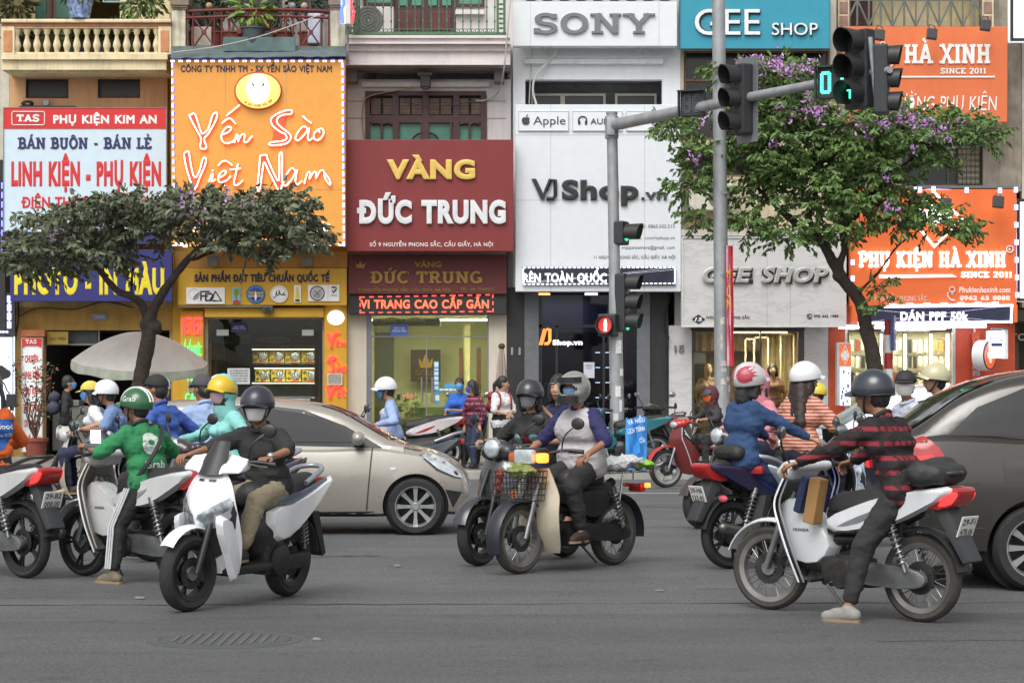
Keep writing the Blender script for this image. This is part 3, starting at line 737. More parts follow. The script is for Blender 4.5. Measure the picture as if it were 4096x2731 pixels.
for i in range(5):
 tb = thing('light_tube', ('first', 'second', 'third', 'fourth', 'fifth')[i] + ' white tube lamp on the ceiling of the gold shop', 'lamp', at(1520 + i * 95, 1250, FW + 1.4), group='tubes in the gold shop')
 p = at(1520 + i * 95, 1262, FW + .9); p.z = at(0, 1262, FW).z - .06
 area_light(tb, p + V((0, 0, -.04)), .6, .05, 26, (1, .97, .84))
 B().tube([p + V((-.3, 0, 0)), p + V((.3, 0, 0))], .022, 8).done('tube', glow('#fff6dc', 14), tb); B().box(p + V((-.32, -.03, .02)), p + V((.32, .03, .055))).done('fitting', mat('#d8d8d4', .5), tb)
panel('door_panel', ident, 1492, 1330, 1575, 1850, FW + 2.9, .05, mat('#4a4a44', .6), h3)
panel('cove', ident, 1490, 1275, 1760, 1302, FW + .5, .3, mat('#57522f', .6), h3)
panel('column', ident, 1855, 1300, 1880, 1850, FW + 2.2, .3, mat('#c9c199', .7), h3)
lg = thing('gold_poster', 'dark maroon crown poster on the gold shop back wall', 'poster', at(1700, 1540, FW + 3.2))
panel('board', ident, 1643, 1398, 1762, 1526, FW + 3.2, .03, mat('#3f191b', .5), lg)
q = B()
cr = [(1680, 1470), (1674, 1430), (1688, 1450), (1703, 1412), (1718, 1450), (1732, 1430), (1726, 1470)]
link('crown', fillpoly([at(x, y, FW + 3.19) for x, y in cr], 9), mat('#b58d3a', .4, .5), lg)
text('GOLD', ident, 1660, 1500, 1745, 1480, FW + 3.19, mat('#8c6a3a', .5), lg); text('ĐỨC TRUNG', ident, 1672, 1516, 1735, 1506, FW + 3.19, mat('#8c6a3a', .5), lg)
for i, (x, wd) in enumerate(((1845, 18), (1915, 18))):
 r = thing('picture', ('slim dark', 'second slim dark')[i] + ' framed picture on the side of the gold shop', 'picture', at(x, 1560, FW + 2.5))
 panel('frame', ident, x - wd / 2, 1390, x + wd / 2, 1580, FW + 2.15, .03, mat('#5a4630', .5), r); panel('canvas', ident, x - wd / 2 + 4, 1398, x + wd / 2 - 4, 1572, FW + 2.14, .02, mat('#6b3438', .6, var=.6, scale=12), r)
ct = thing('counter', 'glass jewellery counter with pale fluted front in the gold shop', 'counter', at(1750, 1800, FW + .8))
q = B(); fbox(q, ident, 1600, 1672, 1950, 1850, FW + .7, .5); q.done('counter_front', mat('#c2bd9c', .6), ct)
q = B()
for i in range(22): fbox(q, ident, 1604 + i * 16, 1678, 1612 + i * 16, 1848, FW + .675, .02)
q.done('flute', mat('#a39f80', .6), ct)
q = B(); fbox(q, ident, 1660, 1628, 1950, 1672, FW + .72, .45); q.done('glass_case', glass('#b8c8b8', .3), ct)
q = B(); fbox(q, ident, 1662, 1655, 1948, 1668, FW + .85, .2); q.done('tray', mat('#d8d6c2', .5, var=.5, scale=25), ct)
def leafy(b, ctr, rad, n, size, droop=.4, rnd=None):
 rnd = rnd or random
 for _ in range(n):
  d = V((rnd.gauss(0, 1), rnd.gauss(0, 1), rnd.gauss(0, 1))).normalized(); p = V(ctr) + V((d.x * rad[0], d.y * rad[1], d.z * rad[2])) * rnd.random() ** .4
  leaf(b, p, d + V((0, 0, -droop)), size * rnd.uniform(.6, 1.2), rnd)
def leaf(b, p, d, L, rnd):
 d = d.normalized() if d.length > .01 else V((0, 0, -1)); u, v = frame_of(d); a = rnd.random() * 6.28; u = u * cos(a) + v * sin(a); n = d.cross(u) * L * .12
 q0 = b.b.verts.new(p); q1 = b.b.verts.new(p + d * L * .5 + u * L * .25 - n); q2 = b.b.verts.new(p + d * L); q3 = b.b.verts.new(p + d * L * .5 - u * L * .25 - n); qm = b.b.verts.new(p + d * L * .5 + n * .6)
 for f in ((q0, q1, qm), (q1, q2, qm), (q2, q3, qm), (q3, q0, qm)): b.b.faces.new(f).material_index = b.mi
LEAF1 = mat('#3f5a2a', .55, var=.5, scale=9); LEAF2 = mat('#7d9a45', .55, var=.4, scale=9); LEAF3 = mat('#2c3f22', .55, var=.5, scale=9)
def potted(label, pos, rad, n, size, pm, hpot=.25, rpot=.13, lm=LEAF1, name='potted_plant', stem=.0, group=None):
 r = thing(name, label, 'plant', pos, group=group)
 B().lathe([(.001, 0), (rpot * .7, 0), (rpot, hpot), (rpot * 1.1, hpot), (rpot * 1.1, hpot + .03), (rpot * .85, hpot + .03), (rpot * .8, hpot - .02), (.001, hpot - .02)], n=16).done('pot', pm, r, True, 40)
 b = B(); rnd = random.Random(hash(label) % 1000 if False else len(label) * 7 + n)
 c = V((0, 0, hpot + rad[2] * .8 + stem)); leafy(b, c, rad, n, size, .2, rnd); b.done('foliage', lm, r, True)
 b = B()
 for i in range(5): b.tube([(0, 0, hpot - .03), V((rad[0] * .4 * cos(i * 1.3), rad[1] * .4 * sin(i * 1.3), hpot + rad[2] * .6 + stem))], .008, 5)
 b.done('stem', mat('#5c4a30', .8), r, True)
 return r
potted('white flowering plant on the gold shop counter', at(1640, 1672, FW + .95) , (.25, .2, .18), 90, .12, mat('#c9c9c4', .4), .12, .12, mat('#6f8a4d', .6, var=.5))
# ---------------------------------------------------------------- 4 white camera shop
WHT = mat('#e3e6e8', .7, var=.04, scale=2, streak=.08)
h4 = root_of('white rendered shophouse with tall white sign over a dark glass shop', 2052, 2722)
shell(h4, 2052, 2722, WHT)
holed(c2, 1180, -900, 2229, 1800, [(1256, 500, 2115, 690)], FW - .0, .25).done('wall', WHT, h4)
q = B(); fbox(q, c2, 1250, 368, 2122, 400, FW - .14, .14, .01); fbox(q, c2, 1262, 352, 2118, 366, FW - .1, .1); q.done('cornice', mat('#dcdfe1', .7), h4)
room('recess', c2, 1256, 500, 2115, 690, FW + .25, .7, mat('#8f9092', .85, var=.2), h4)
for x0, x1 in ((1292, 1490), (1490, 1760), (1820, 2080)): window(h4, c2, x0, 588, x1, 700, FW + .6, mat('#bcb8a8', .6), mat('#2c2d31', .15), 14)
for i in range(4):
 x = (1365, 1417, 1963, 2015)[i]; B().tube([at(*c2(x, 288), FW - .3), at(*c2(x, 330), FW - .3)], .022, 8).done('conduit_stub', mat('#b5b8ba', .5), h4)
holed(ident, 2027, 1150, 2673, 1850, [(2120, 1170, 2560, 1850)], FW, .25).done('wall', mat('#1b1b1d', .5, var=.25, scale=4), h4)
for a, c in ((2098, 2155), (2548, 2600)): panel('pier', ident, a, 1168, c, 1850, FW - .04, .2, mat('#686b70', .5, var=.15), h4)
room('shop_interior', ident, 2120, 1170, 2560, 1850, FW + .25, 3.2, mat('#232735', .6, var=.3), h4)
fr = B()
for a in ((2155, 1180, 2168, 1850), (2222, 1300, 2232, 1850), (2410, 1300, 2420, 1850), (2155, 1298, 2548, 1310), (2484, 1300, 2492, 1850)): fbox(fr, ident, *a, FW + .03, .1)
sf4 = fr.done('storefront', mat('#101114', .3), h4)
panel('pane', ident, 2155, 1180, 2548, 1850, FW + .08, .012, glass('#5b6376', .03), sf4)
panel('inner_wall', ident, 2160, 1190, 2548, 1330, FW + 1.3, .05, mat('#2d2f4a', .5), h4)
panel('red_panel', ident, 2500, 1330, 2545, 1850, FW + .5, .3, mat('#8f2416', .5), h4)
sh4 = thing('display_rack', 'dark display rack with lit shelves in the camera shop', 'rack', at(2440, 1800, FW + 1.2))
q = B()
for i in range(7): fbox(q, ident, 2370, 1400 + i * 60, 2500, 1406 + i * 60, FW + .9, .35)
fbox(q, ident, 2365, 1380, 2372, 1840, FW + .9, .35); fbox(q, ident, 2498, 1380, 2505, 1840, FW + .9, .35)
q.done('shelf_board', mat('#26282e', .4), sh4)
q = B()
for i in range(7):
 for j in range(3): fbox(q, ident, 2382 + j * 40, 1408 + i * 60, 2400 + j * 40, 1411 + i * 60, FW + .9, .03)
q.done('shelf_light', glow('#cfe2ff', 6), sh4)
rnd = random.Random(5)
for i in range(10):
 x = 2175 + (i % 5) * 38; y = 1700 - (i // 5) * 130
 cmx = thing('camera_box', f'small dark boxed camera on the {("lower", "upper")[i // 5]} stand, {("first", "second", "third", "fourth", "fifth")[i % 5]} from the grey pier', 'camera box', at(x, y, FW + 1.5), group='boxed goods in the camera shop')
 q = B(); fbox(q, ident, x, y - 40, x + 28, y, FW + 1.5, .2, .01); q.done('carton', mat(('#3a3f4a', '#70757c', '#20242c', '#8a8d92')[i % 4], .4), cmx)
 p = at(x + 14, y - 20, FW + 1.5); B().lathe([(.001, -.05), (.05, -.05), (.055, 0), (.001, 0)], p, 'Y', 14).done('lens', mat('#0d0d10', .15), cmx)
stn = thing('display_stand', 'two tier dark stand behind the camera shop door', 'stand', at(2260, 1800, FW + 1.6))
q = B(); fbox(q, ident, 2165, 1701, 2360, 1850, FW + 1.45, .35); fbox(q, ident, 2165, 1571, 2360, 1578, FW + 1.45, .35); fbox(q, ident, 2165, 1578, 2171, 1700, FW + 1.45, .35); q.done('rack', mat('#2c2e35', .4), stn)
for i, x in enumerate((2170, 2300)):
 sgl = thing('ceiling_lamp', ('orange glowing', 'second orange glowing')[i] + ' strip lamp at the top of the camera shop window', 'lamp', at(x, 1180, FW + .5), group='strip lamps in the camera shop')
 q = B(); fbox(q, ident, x - 20 + i * 60, 1172, x + 30 + i * 60, 1180, FW + .5, .05); q.done('strip', glow(('#e0813f', '#b9c4ff')[i], 4), sgl); area_light(sgl, at(x, 1190, FW + .8), .6, .3, 9, (.8, .85, 1))
# ---------------------------------------------------------------- 5 marble clothing shop
MAR = None
def marble_fn(n, l, tc):
 mp = n.new('ShaderNodeMapping'); mp.inputs['Rotation'].default_value = (0, radians(38), 0); mp.inputs['Scale'].default_value = (.8, .8, 3); l.new(tc, mp.inputs[0])
 z = n.new('ShaderNodeTexNoise'); z.inputs['Scale'].default_value = .9; z.inputs['Detail'].default_value = 5; z.inputs['Roughness'].default_value = .7; z.inputs['Distortion'].default_value = .4; l.new(mp.outputs[0], z.inputs['Vector'])
 r = n.new('ShaderNodeValToRGB'); e = r.color_ramp.elements; e[0].position = .46; e[0].color = (.60, .595, .585, 1); e[1].position = .53; e[1].color = (.60, .595, .585, 1)
 k_ = r.color_ramp.elements.new(.50); k_.color = (.51, .50, .49, 1); l.new(z.outputs[0], r.inputs[0]); return r.outputs[0]
MAR = pattern_mat('#d2d1cf', marble_fn, .3)
h5 = root_of('stained shophouse with dark upper windows above the marble fronted clothes shop', 2722, 3350)
shell(h5, 2722, 3350, mat('#b8ae98', .85, var=.2, streak=.5))
holed(c3, 192, -500, 1174, 1500, [(212, 318, 1122, 880), (215, 920, 720, 1110)], FW, .25).done('wall', mat('#c2b79c', .85, var=.25, scale=3, bump=.2, streak=.75), h5)
window(h5, c3, 212, 318, 1122, 880, FW + .08, mat('#7a5c42', .6), mat('#26262a', .15, var=.4), 14, bars=(505,), mull=(668, 896))
window(h5, c3, 215, 920, 720, 1110, FW + .08, mat('#7a5c42', .6), mat('#1f1f22', .15, var=.4), 12, mull=(440,))
q = B()
for i in range(8): p = at(*c3(590 + i * 30, 690), FW - .02); r_ = at(*c3(590 + i * 30, 1110), FW - .02); q.tube([p, r_], .008, 5)
for i in range(9): p = at(*c3(590, 700 + i * 50), FW - .02); r_ = at(*c3(800, 700 + i * 50), FW - .02); q.tube([p, r_], .008, 5)
q.done('window_bar', mat('#a9713f', .6, var=.2), h5)
q = B(); fbox(q, c3, 195, 1440, 1250, 1480, FW - .6, .6); q.done('ledge', mat('#b9b3a6', .85, streak=.6), h5)
ac2 = thing('air_conditioner', 'dirty cream air conditioner on the ledge behind the tree', 'air conditioner', at(*c3(330, 1320), FW - .2))
panel('casing', c3, 245, 1150, 520, 1318, FW - .4, .35, mat('#c9c4b4', .5, var=.15, streak=.4), ac2, .02); p = at(*c3(440, 1235), FW - .41); B().lathe([(.02, 0), (.24, 0), (.24, .02), (.02, .02)], p, 'Y', 24, True).done('fan_grille', mat('#6a6862', .5), ac2)
pw = B(); fbox(pw, c3, 1130, -300, 1168, 460, FW - .15, .15); pw.done('drain_pipe', mat('#d5cfc2', .7, streak=.5), h5)
holed(c6, 118, 630, 1118, 1480, [(262, 655, 968, 1480)], FW, .25).done('wall', MAR, h5)
q = B(); fbox(q, c6, 255, 636, 972, 660, FW - .02, .2); q.done('lintel', mat('#4c4a48', .5), h5)
room('shop_interior', c6, 262, 660, 968, 1480, FW + .25, 2.8, mat('#b5a88a', .8, var=.15), h5)
fr = B()
for a in ((275, 660, 930, 668), (262, 660, 275, 1480), (930, 660, 970, 1480), (690, 660, 698, 1480)): fbox(fr, c6, *a, FW + .02, .1)
sf5 = fr.done('storefront', mat('#55544f', .4, .5), h5)
panel('pane', c6, 275, 660, 930, 1480, FW + .07, .012, glass('#a6a08a', .01), sf5)
cur = B()
rows = [[at(*c6(700 + i * 8, y), FW + 1.9 + .05 * sin(i * 1.3)) for y in (680, 1480)] for i in range(30)]
cur.sheet(rows); tag(link('curtain', solid(cur.mesh(), .01), mat('#c9bd98', .85, var=.2), None, smooth=60), 'golden curtain hanging inside the clothes shop window', 'curtain')
cur = B(); rows = [[at(*c6(285 + i * 14, y), FW + 2.2 + .05 * sin(i * 1.5)) for y in (665, 790)] for i in range(30)]
cur.sheet(rows); tag(link('curtain', solid(cur.mesh(), .01), mat('#b9a887', .8, var=.3), None, smooth=60), 'beige pelmet curtain along the top of the clothes shop', 'curtain')
dp = thing('shop_light', 'warm tube lamp on the clothes shop ceiling', 'lamp', at(*c6(620, 665), FW + 1.))
p = at(*c6(500, 668), FW + .7); r_ = at(*c6(860, 668), FW + .7); B().tube([p, r_], .03, 8).done('tube', glow('#ffdf9a', 14), dp); B().box(p + V((-.03, -.03, .03)), r_ + V((.03, .03, .06))).done('fitting', mat('#d8d8d4', .5), dp)
area_light(dp, (p + r_) / 2 + V((0, 0, -.05)), 1.2, .06, 80, (1, .95, .86))
q = B()
for x0, x1, y0 in ((595, 655, 710), (650, 745, 700), (815, 905, 680)):
 for a in ((x0, y0, x0 + 8, 1200), (x1 - 8, y0, x1, 1200), (x0, y0, x1, y0 + 9)): fbox(q, c6, *a, FW + 1.1, .03)
tag(q.done('clothes_rail', mat('#d9d2b4', .5)), 'pale tall metal clothes rail frame in the shop window', 'clothes rail')
dq = thing('shop_door', 'grey framed inner door of the clothes shop', 'door', at(*c6(345, 1480), FW + 1.9))
panel('door_leaf', c6, 280, 870, 340, 1480, FW + 1.8, .06, mat('#2a2c2c', .4), dq); panel('door_frame', c6, 265, 800, 350, 868, FW + 1.8, .08, mat('#6f7a7c', .5), dq)
# ---------------------------------------------------------------- 6 orange accessory shop
h6 = root_of('weathered grey shophouse with criss-cross railing above two orange signs', 3350, 4030)
shell(h6, 3350, 4030, mat('#9c9488', .85, var=.3, streak=.6))
holed(c3, 1175, -500, 2330, 1200, [(1260, -480, 2080, 165), (1580, 770, 2090, 1165)], FW, .25).done('wall', mat('#8f877a', .9, var=.35, scale=3, bump=.3, streak=.9), h6)
room('balcony_recess', c3, 1260, -480, 2080, 165, FW + .25, 1.2, mat('#d6c9a4', .85, var=.15, streak=.4), h6)
panel('door', c3, 1252, -300, 1395, 160, FW + 1.2, .06, mat('#4c2422', .6, var=.2), h6)
q = B()
fbox(q, c3, 1250, -6, 2085, 6, FW - .1, .04); fbox(q, c3, 1250, -330, 2085, -318, FW - .1, .04)
for i in range(6):
 x = 1300 + i * 147
 for (xa, ya, xb, yb) in ((x - 73, -165, x + 73, 165), (x - 73, 165, x + 73, -165)):
  q.tube([at(*c3(xa, ya), FW - .08), at(*c3(xb, yb), FW - .08)], .022, 6)
 q.tube([at(*c3(x, -320), FW - .08), at(*c3(x, 165), FW - .08)], .022, 6)
 q.tube([at(*c3(x + 73, -320), FW - .08), at(*c3(x + 73, 165), FW - .08)], .02, 6)
q.done('railing', mat('#6b716c', .55, var=.2), h6, smooth=50)
for x0 in (1180, 2085):
 q = B(); fbox(q, c3, x0, -400, x0 + 70, 180, FW - .12, .2); pr = q.done('pier', mat('#cfc3a4', .85, var=.2, streak=.6), h6)
 q = B()
 for j in range(5): fbox(q, c3, x0 + 9, 100 - j * 88, x0 + 61, 175 - j * 88, FW - .135, .03, .01)
 q.done('tile_facing', mat('#8d6f62', .6, var=.25), pr)
window(h6, c3, 1580, 770, 2090, 1165, FW + .1, mat('#4b4845', .6), mat('#2b2c2c', .2), 10, mull=(1700, 1870, 1930))
panel('window_grille_back', c3, 1930, 920, 2070, 1160, FW + .12, .02, mat('#9a927c', .7), h6)
q = B()
for i in range(6): fbox(q, c3, 1930 + i * 27, 925, 1934 + i * 27, 1160, FW + .06, .02)
for i in range(7): fbox(q, c3, 1930, 930 + i * 36, 2070, 934 + i * 36, FW + .07, .02)
q.done('window_bar', mat('#3b3a38', .6), h6)
q = B(); fbox(q, c3, 1560, 1165, 2330, 1180, FW - .5, .5); q.done('ledge', mat('#6c7070', .7), h6)
ORS = mat('#e0662a', .5, var=.08)
holed(ident, 3315, 1215, 4060, 1850, [(3380, 1306, 3905, 1850)], FW, .25).done('wall', mat('#c4501f', .6, var=.12), h6)
room('shop_interior', ident, 3380, 1306, 3905, 1850, FW + .25, 2.4, mat('#cfc9b4', .7, var=.1), h6)
fr = B()
for a in ((3390, 1306, 3895, 1312), (3380, 1306, 3390, 1850), (3810, 1306, 3822, 1850), (3895, 1306, 3905, 1850)): fbox(fr, ident, *a, FW + .02, .1)
sf6 = fr.done('storefront', mat('#b5b6b2', .4, .5), h6)
panel('pane', ident, 3390, 1306, 3810, 1850, FW + .07, .012, glass('#d8dccc', .01), sf6)
panel('shutter_panel', ident, 3822, 1306, 3895, 1850, FW + .05, .05, mat('#c24a1c', .5), sf6)
for i, (x0, x1, y) in enumerate(((3355, 3455, 1308), (3500, 3545, 1308), (3580, 3690, 1300), (3640, 3800, 1306), (3720, 3945, 1303), (3580, 3780, 1312))):
 D = FW - .5 - (i % 2) * .25
 tb = thing('light_tube', ('short', 'very short', 'middle', 'brighter', 'longest', 'lower')[i] + ' white tube lamp under the orange shop sign', 'lamp', at((x0 + x1) / 2, y, D), group='tubes under the orange sign')
 q = B(); q.tube([at(x0, y, D), at(x1, y, D)], .03, 8); q.done('tube', glow('#f2f4ff', 9), tb); panel('fitting', ident, x0, y - 10, x1, y - 7, D, .05, mat('#cfd0d0', .5), tb)
for i, x in enumerate((3525, 3620, 3725, 3790)):
 tb = thing('light_tube', ('first', 'second', 'third', 'fourth')[i] + ' upright white tube lamp between the phone case racks', 'lamp', at(x, 1700, FW + 1.0), group='upright tubes in the orange shop')
 q = B(); q.tube([at(x, 1335, FW + 1.0), at(x, 1700, FW + 1.0)], .022 if i < 2 else .03, 8); q.done('tube', glow('#fff7e0', 6), tb); panel('fitting', ident, x - 5, 1335, x + 5, 1700, FW + 1.04, .04, mat('#cfd0d0', .5), tb)
area_light(tb, at(3600, 1330, FW + .55), 2.2, .3, 60, (1, .97, .88))
# racks of hanging phone cases: one rack per bay, every case a thing of its own
rnd = random.Random(11)
casecol = ['#d8d2c0', '#3a3838', '#c9c6be', '#8f3a2e', '#59636f', '#e4dfd2', '#a98a4e', '#b9b3a6', '#22252b', '#c9beaa']
for bi, (x0, x1) in enumerate(((3396, 3515), (3532, 3612), (3628, 3718), (3732, 3804))):
 rk = thing('wall_rack', ('first', 'second', 'third', 'fourth')[bi] + ' pegboard rack of phone cases behind the orange shop glass', 'rack', at((x0 + x1) / 2, 1760, FW + 1.15), group='pegboard racks in the orange shop')
 panel('pegboard', ident, x0, 1328, x1, 1800, FW + 1.15, .04, mat('#b9b196', .7), rk)
 q = B()
 for r_ in range(6): fbox(q, ident, x0, 1352 + r_ * 66, x1, 1355 + r_ * 66, FW + 1.1, .03)
 q.done('peg_rail', mat('#9a9a96', .3, .7), rk)
 nx = int((x1 - x0) / 20)
 for r_ in range(6):
  for j in range(nx):
   x = x0 + 4 + j * (x1 - x0 - 6) / nx; y = 1358 + r_ * 66; hh = rnd.uniform(38, 54); D = FW + 1.0 + rnd.uniform(-.08, .08)
   q = B(); fbox(q, ident, x, y, x + 15, y + hh, D, .03, .006)
   cs = q.done('phone_case', mat(casecol[rnd.randrange(10)], .3, var=.1))
   tag(cs, 'packaged phone case hanging on a pegboard rack in the orange shop', 'phone case', 'phone cases hanging in the orange shop')
# ---------------------------------------------------------------- 7 house at the frame edge
h7 = root_of('pale shophouse with dark framed lightboxes beside the orange shop', 4030, 4400)
shell(h7, 4030, 4400, mat('#a7a39a', .85, var=.2, streak=.4))
holed(ident, 4088, -640, 4400, 1230, [(4110, 250, 4300, 500)], FW, .25).done('wall', mat('#b5b1a6', .85, var=.2, scale=3, bump=.2, streak=.6), h7)
window(h7, ident, 4110, 250, 4300, 500, FW + .05, mat('#8b897f', .6), mat('#2c3032', .2), 10)
holed(ident, 4030, 1230, 4400, 1850, [(4075, 1290, 4380, 1850)], FW + .3, .2).done('wall', mat('#55504a', .8, var=.2), h7)
room('shop_interior', ident, 4075, 1290, 4380, 1850, FW + .5, 2., mat('#77705c', .8), h7)
panel('fascia', ident, 4030, 1240, 4400, 1285, FW - .2, .4, mat('#3b3a38', .6), h7)
text('TOP', ident, 4042, 1362, 4130, 1332, FW + .2, mat('#b9b7b0', .5), h7)
h0 = root_of('dark fronted shophouse with a white lightbox at the street corner', -330, 38)
shell(h0, -330, 38, mat('#8f8a80', .85, var=.2))
holed(ident, -330, -640, 38, 640, [(-250, 100, -60, 400)], FW, .25).done('wall', mat('#cfc8b8', .85, var=.15, streak=.4), h0)
window(h0, ident, -250, 100, -60, 400, FW + .05, mat('#6f5c48', .6), DARKG, 10)
holed(ident, -330, 640, 38, 1850, [(-200, 1400, -20, 1850)], FW - .1, .3).done('wall', mat('#14151c', .6, var=.2), h0)
# ================================================================ signs
def board(label, cm, x0, y0, x1, y1, D, depth, m, cat='sign', name='shop_sign', seams=(), hseams=(), edge=None, group=None):
 r = thing(name, label, cat, at(*cm((x0 + x1) / 2, y1), D), group=group)
 panel('board', cm, x0, y0, x1, y1, D, depth, m, r, .01)
 q = B()
 for x in seams: fbox(q, cm, x - .8, y0 + 2, x + .8, y1 - 2, D - .003, .004)
 for y in hseams: fbox(q, cm, x0 + 2, y - .8, x1 - 2, y + .8, D - .0032, .004)
 if seams or hseams: q.done('seam', mat('#8a8a88', .6), r)
 if edge:
  q = B(); t = edge[1]
  for a in ((x0, y0, x1, y0 + t), (x0, y1 - t, x1, y1), (x0, y0 + t, x0 + t, y1 - t), (x1 - t, y0 + t, x1, y1 - t)): fbox(q, cm, *a, D - .025, .03)
  q.done('frame', edge[0], r)
 return r
def disc(cm, x, y, rx, ry, D, t, m, parent, name, n=36):
 p = at(*cm(x, y), D); e = at(*cm(x + rx, y - ry), D)
 B().lathe([(.001, -t), (.97, -t), (1, -t * .6), (1, 0), (.001, 0)], (0, 0, 0), 'Y', n, mx=Matrix.Translation(p) @ Matrix.Diagonal((e.x - p.x, 1, e.z - p.z, 1))).done(name, m, parent, smooth=40)
def ring(cm, x, y, rx, ry, D, r, m, parent, name, n=36):
 B().tube([at(*cm(x + rx * cos(i * 2 * pi / n), y + ry * sin(i * 2 * pi / n)), D) for i in range(n)], r, 6, closed=True).done(name, m, parent, smooth=60)
def shape(cm, pts, D, m, parent, name, t=.012, sm=0):
 p = [at(*cm(*q), D) for q in pts]
 if sm: p = smooth_poly(p, sm)
 link(name, solid(fillpoly(p, 9), t, 0), m, parent)
NAVY = mat('#22235e', .5, var=.08); RED = mat('#d01f26', .5, var=.06); INKRED = mat('#cf2228', .5, var=.05); WPNT = mat('#e9e9e6', .5, var=.04); YPNT = mat('#e6d22a', .5, var=.06); BLK = mat('#191a1c', .45, var=.1)
WGLOW = glow('#fbfbff', 1.9); BLU_LED = glow('#d2d4ff', 1.9)
# --- phone parts sign
D = FW - .8
s = board('white and red lettered phone parts sign under the cream balustrade', c1, 20, 722, 1120, 1560, D, .16, mat('#c9dbe6', .45, var=.04), edge=(mat('#8d9094', .4, .5), 4))
panel('header', c1, 24, 726, 1116, 866, D - .012, .012, RED, s); panel('footer', c4, 40, 128, 1118, 212, D - .014, .3, NAVY, s)
q = B(); fr_ = [(88, 752), (292, 752), (300, 762), (300, 832), (292, 842), (88, 842), (80, 832), (80, 762)]
strokes(c1, [fr_], D - .018, .012, WPNT, s, 'badge_frame', closed=True, sm=0)
slab('TAS', c1, 112, 818, 266, 772, D - .014, WPNT, s, t=.24, ser=.4, depth=.006)
text('PHỤ KIỆN KIM AN', c1, 358, 833, 1054, 772, D - .014, WPNT, s, .045, .008)
slab('BÁN BUÔN - BÁN LẺ', c1, 122, 1000, 1022, 926, D - .004, NAVY, s, t=.22, ser=.36, depth=.006)
text('LINH KIỆN - PHỤ KIỆN', c1, 76, 1252, 1082, 1076, D - .004, INKRED, s, .05, .008)
text('ĐIỆN THOẠI DI ĐỘNG', c1, 144, 1398, 1000, 1318, D - .004, INKRED, s, .035, .008)
text('CHUYÊN : PIN, SẠC ĐỰ PHÒNG, TAI NGHE', c1, 68, 1510, 960, 1462, D - .004, mat('#253a48', .5), s, .01, .006)
cl = thing('wall_clock', 'small grey round clock resting on the ledge above the phone parts sign', 'clock', at(*c1(310, 712), FW - .1)); disc(c1, 308, 690, 25, 25, FW - .1, .04, mat('#8f8f8c', .5), cl, 'case'); disc(c1, 308, 690, 20, 20, FW - .141, .004, mat('#b9bab6', .5), cl, 'dial')
q = B(); fbox(q, c1, 128, 712, 505, 724, FW - .3, .3); q.done('shelf_board', mat('#4c4238', .7), cl)
ca = thing('cable_coil', 'dark coil of cable lying on the ledge beside the grey clock', 'cable', at(*c1(185, 712), FW - .15)); q = B()
for i in range(5): q.tube([at(*c1(185 + (38 - i * 4) * cos(a), 698 - (16 - i) * sin(a)), FW - .15 - .03 * i) for a in [k_ * pi / 8 for k_ in range(16)]], .02, 5, closed=True)
q.done('coil', mat('#2c2622', .7), ca)
# --- navy copy shop sign
D = FW - .75
s = board('navy blue sign with huge yellow letters above the photocopy shop', c4, 66, 250, 1156, 598, D, .14, mat('#2a2270', .5, var=.1))
text('PHOTO - IN MÀU', c4, 96, 552, 1104, 362, D - .003, YPNT, s, .055, .01)
s = board('narrow white upright banner with red words on the cream pier', c4, 142, 842, 286, 1610, FW - .3, .1, WPNT, name='pillar_sign', edge=(mat('#b0aca4', .5), 5))
shape(c4, [(147, 846), (281, 846), (281, 905), (250, 893), (214, 889), (178, 893), (147, 905)], FW - .32, RED, s, 'header')
slab('TAS', c4, 172, 880, 248, 854, FW - .326, WPNT, s, t=.2, ser=.3, depth=.004)
for t_, y in (('CHUYÊN', 1008), ('LINH KIỆN', 1116), ('PHỤ KIỆN', 1222), ('ĐIỆN THOẠI', 1335), ('DI ĐỘNG', 1440), ('THẺ LOẠI', 1550)): text(t_, c4, 166 if len(t_) < 8 else 158, y, 256 if len(t_) < 8 else 272, y - 52, FW - .303, INKRED, s, .04, .005)
plaque('small brass coloured nameplate hanging at the photocopy shop entrance', c4, 315, 800, 458, 886, FW - .05, mat('#a98f3c', .5, .2), [('AN VIÊN', 335, 858, 440, 836)], mat('#5f4a1a', .5))
plaque('faded small blue house number plate on the cream lintel', c4, 620, 680, 716, 722, FW - .03, mat('#8a8fa8', .5), [('NHÀ SỐ 5', 640, 708, 700, 694)], mat('#dcdde2', .5))
s = board('navy inner board with tall yellow letters at the back of the photocopy shop', c4, 1000, 1030, 1148, 1290, FW + .12, .05, mat('#231d52', .5), name='inner_sign')
text('PHÔ', c4, 1060, 1234, 1142, 1048, FW + .117, mat('#a8912a', .5), s, .04, .006)
cp = thing('photocopier', 'large grey photocopier in the dark shop behind the backpacker', 'photocopier', at(*c4(480, 1560), FW + .8))
panel('cabinet', c4, 350, 1300, 600, 1600, FW + .8, .7, mat('#8f8f88', .5, var=.1), cp, .02); panel('scanner', c4, 355, 1258, 530, 1300, FW + .75, .6, mat('#a2a199', .5), cp, .03); panel('paper_tray', c4, 560, 1380, 590, 1500, FW + .74, .1, mat('#4c4c49', .5), cp)
tb = thing('shop_lamp', 'small white lamp glowing in the dark photocopy shop', 'lamp', at(*c4(755, 1040), FW + 1.5))
q = B(); q.tube([at(*c4(700, 1006), FW + 1.5), at(*c4(880, 1006), FW + 1.5)], .012, 6); q.done('tube', glow('#c9d4c4', 1.3), tb); B().ell(at(*c4(762, 1022), FW + 1.5), (.06, .05, .05), 10).done('bulb', glow('#e9f4ff', 5.3), tb)
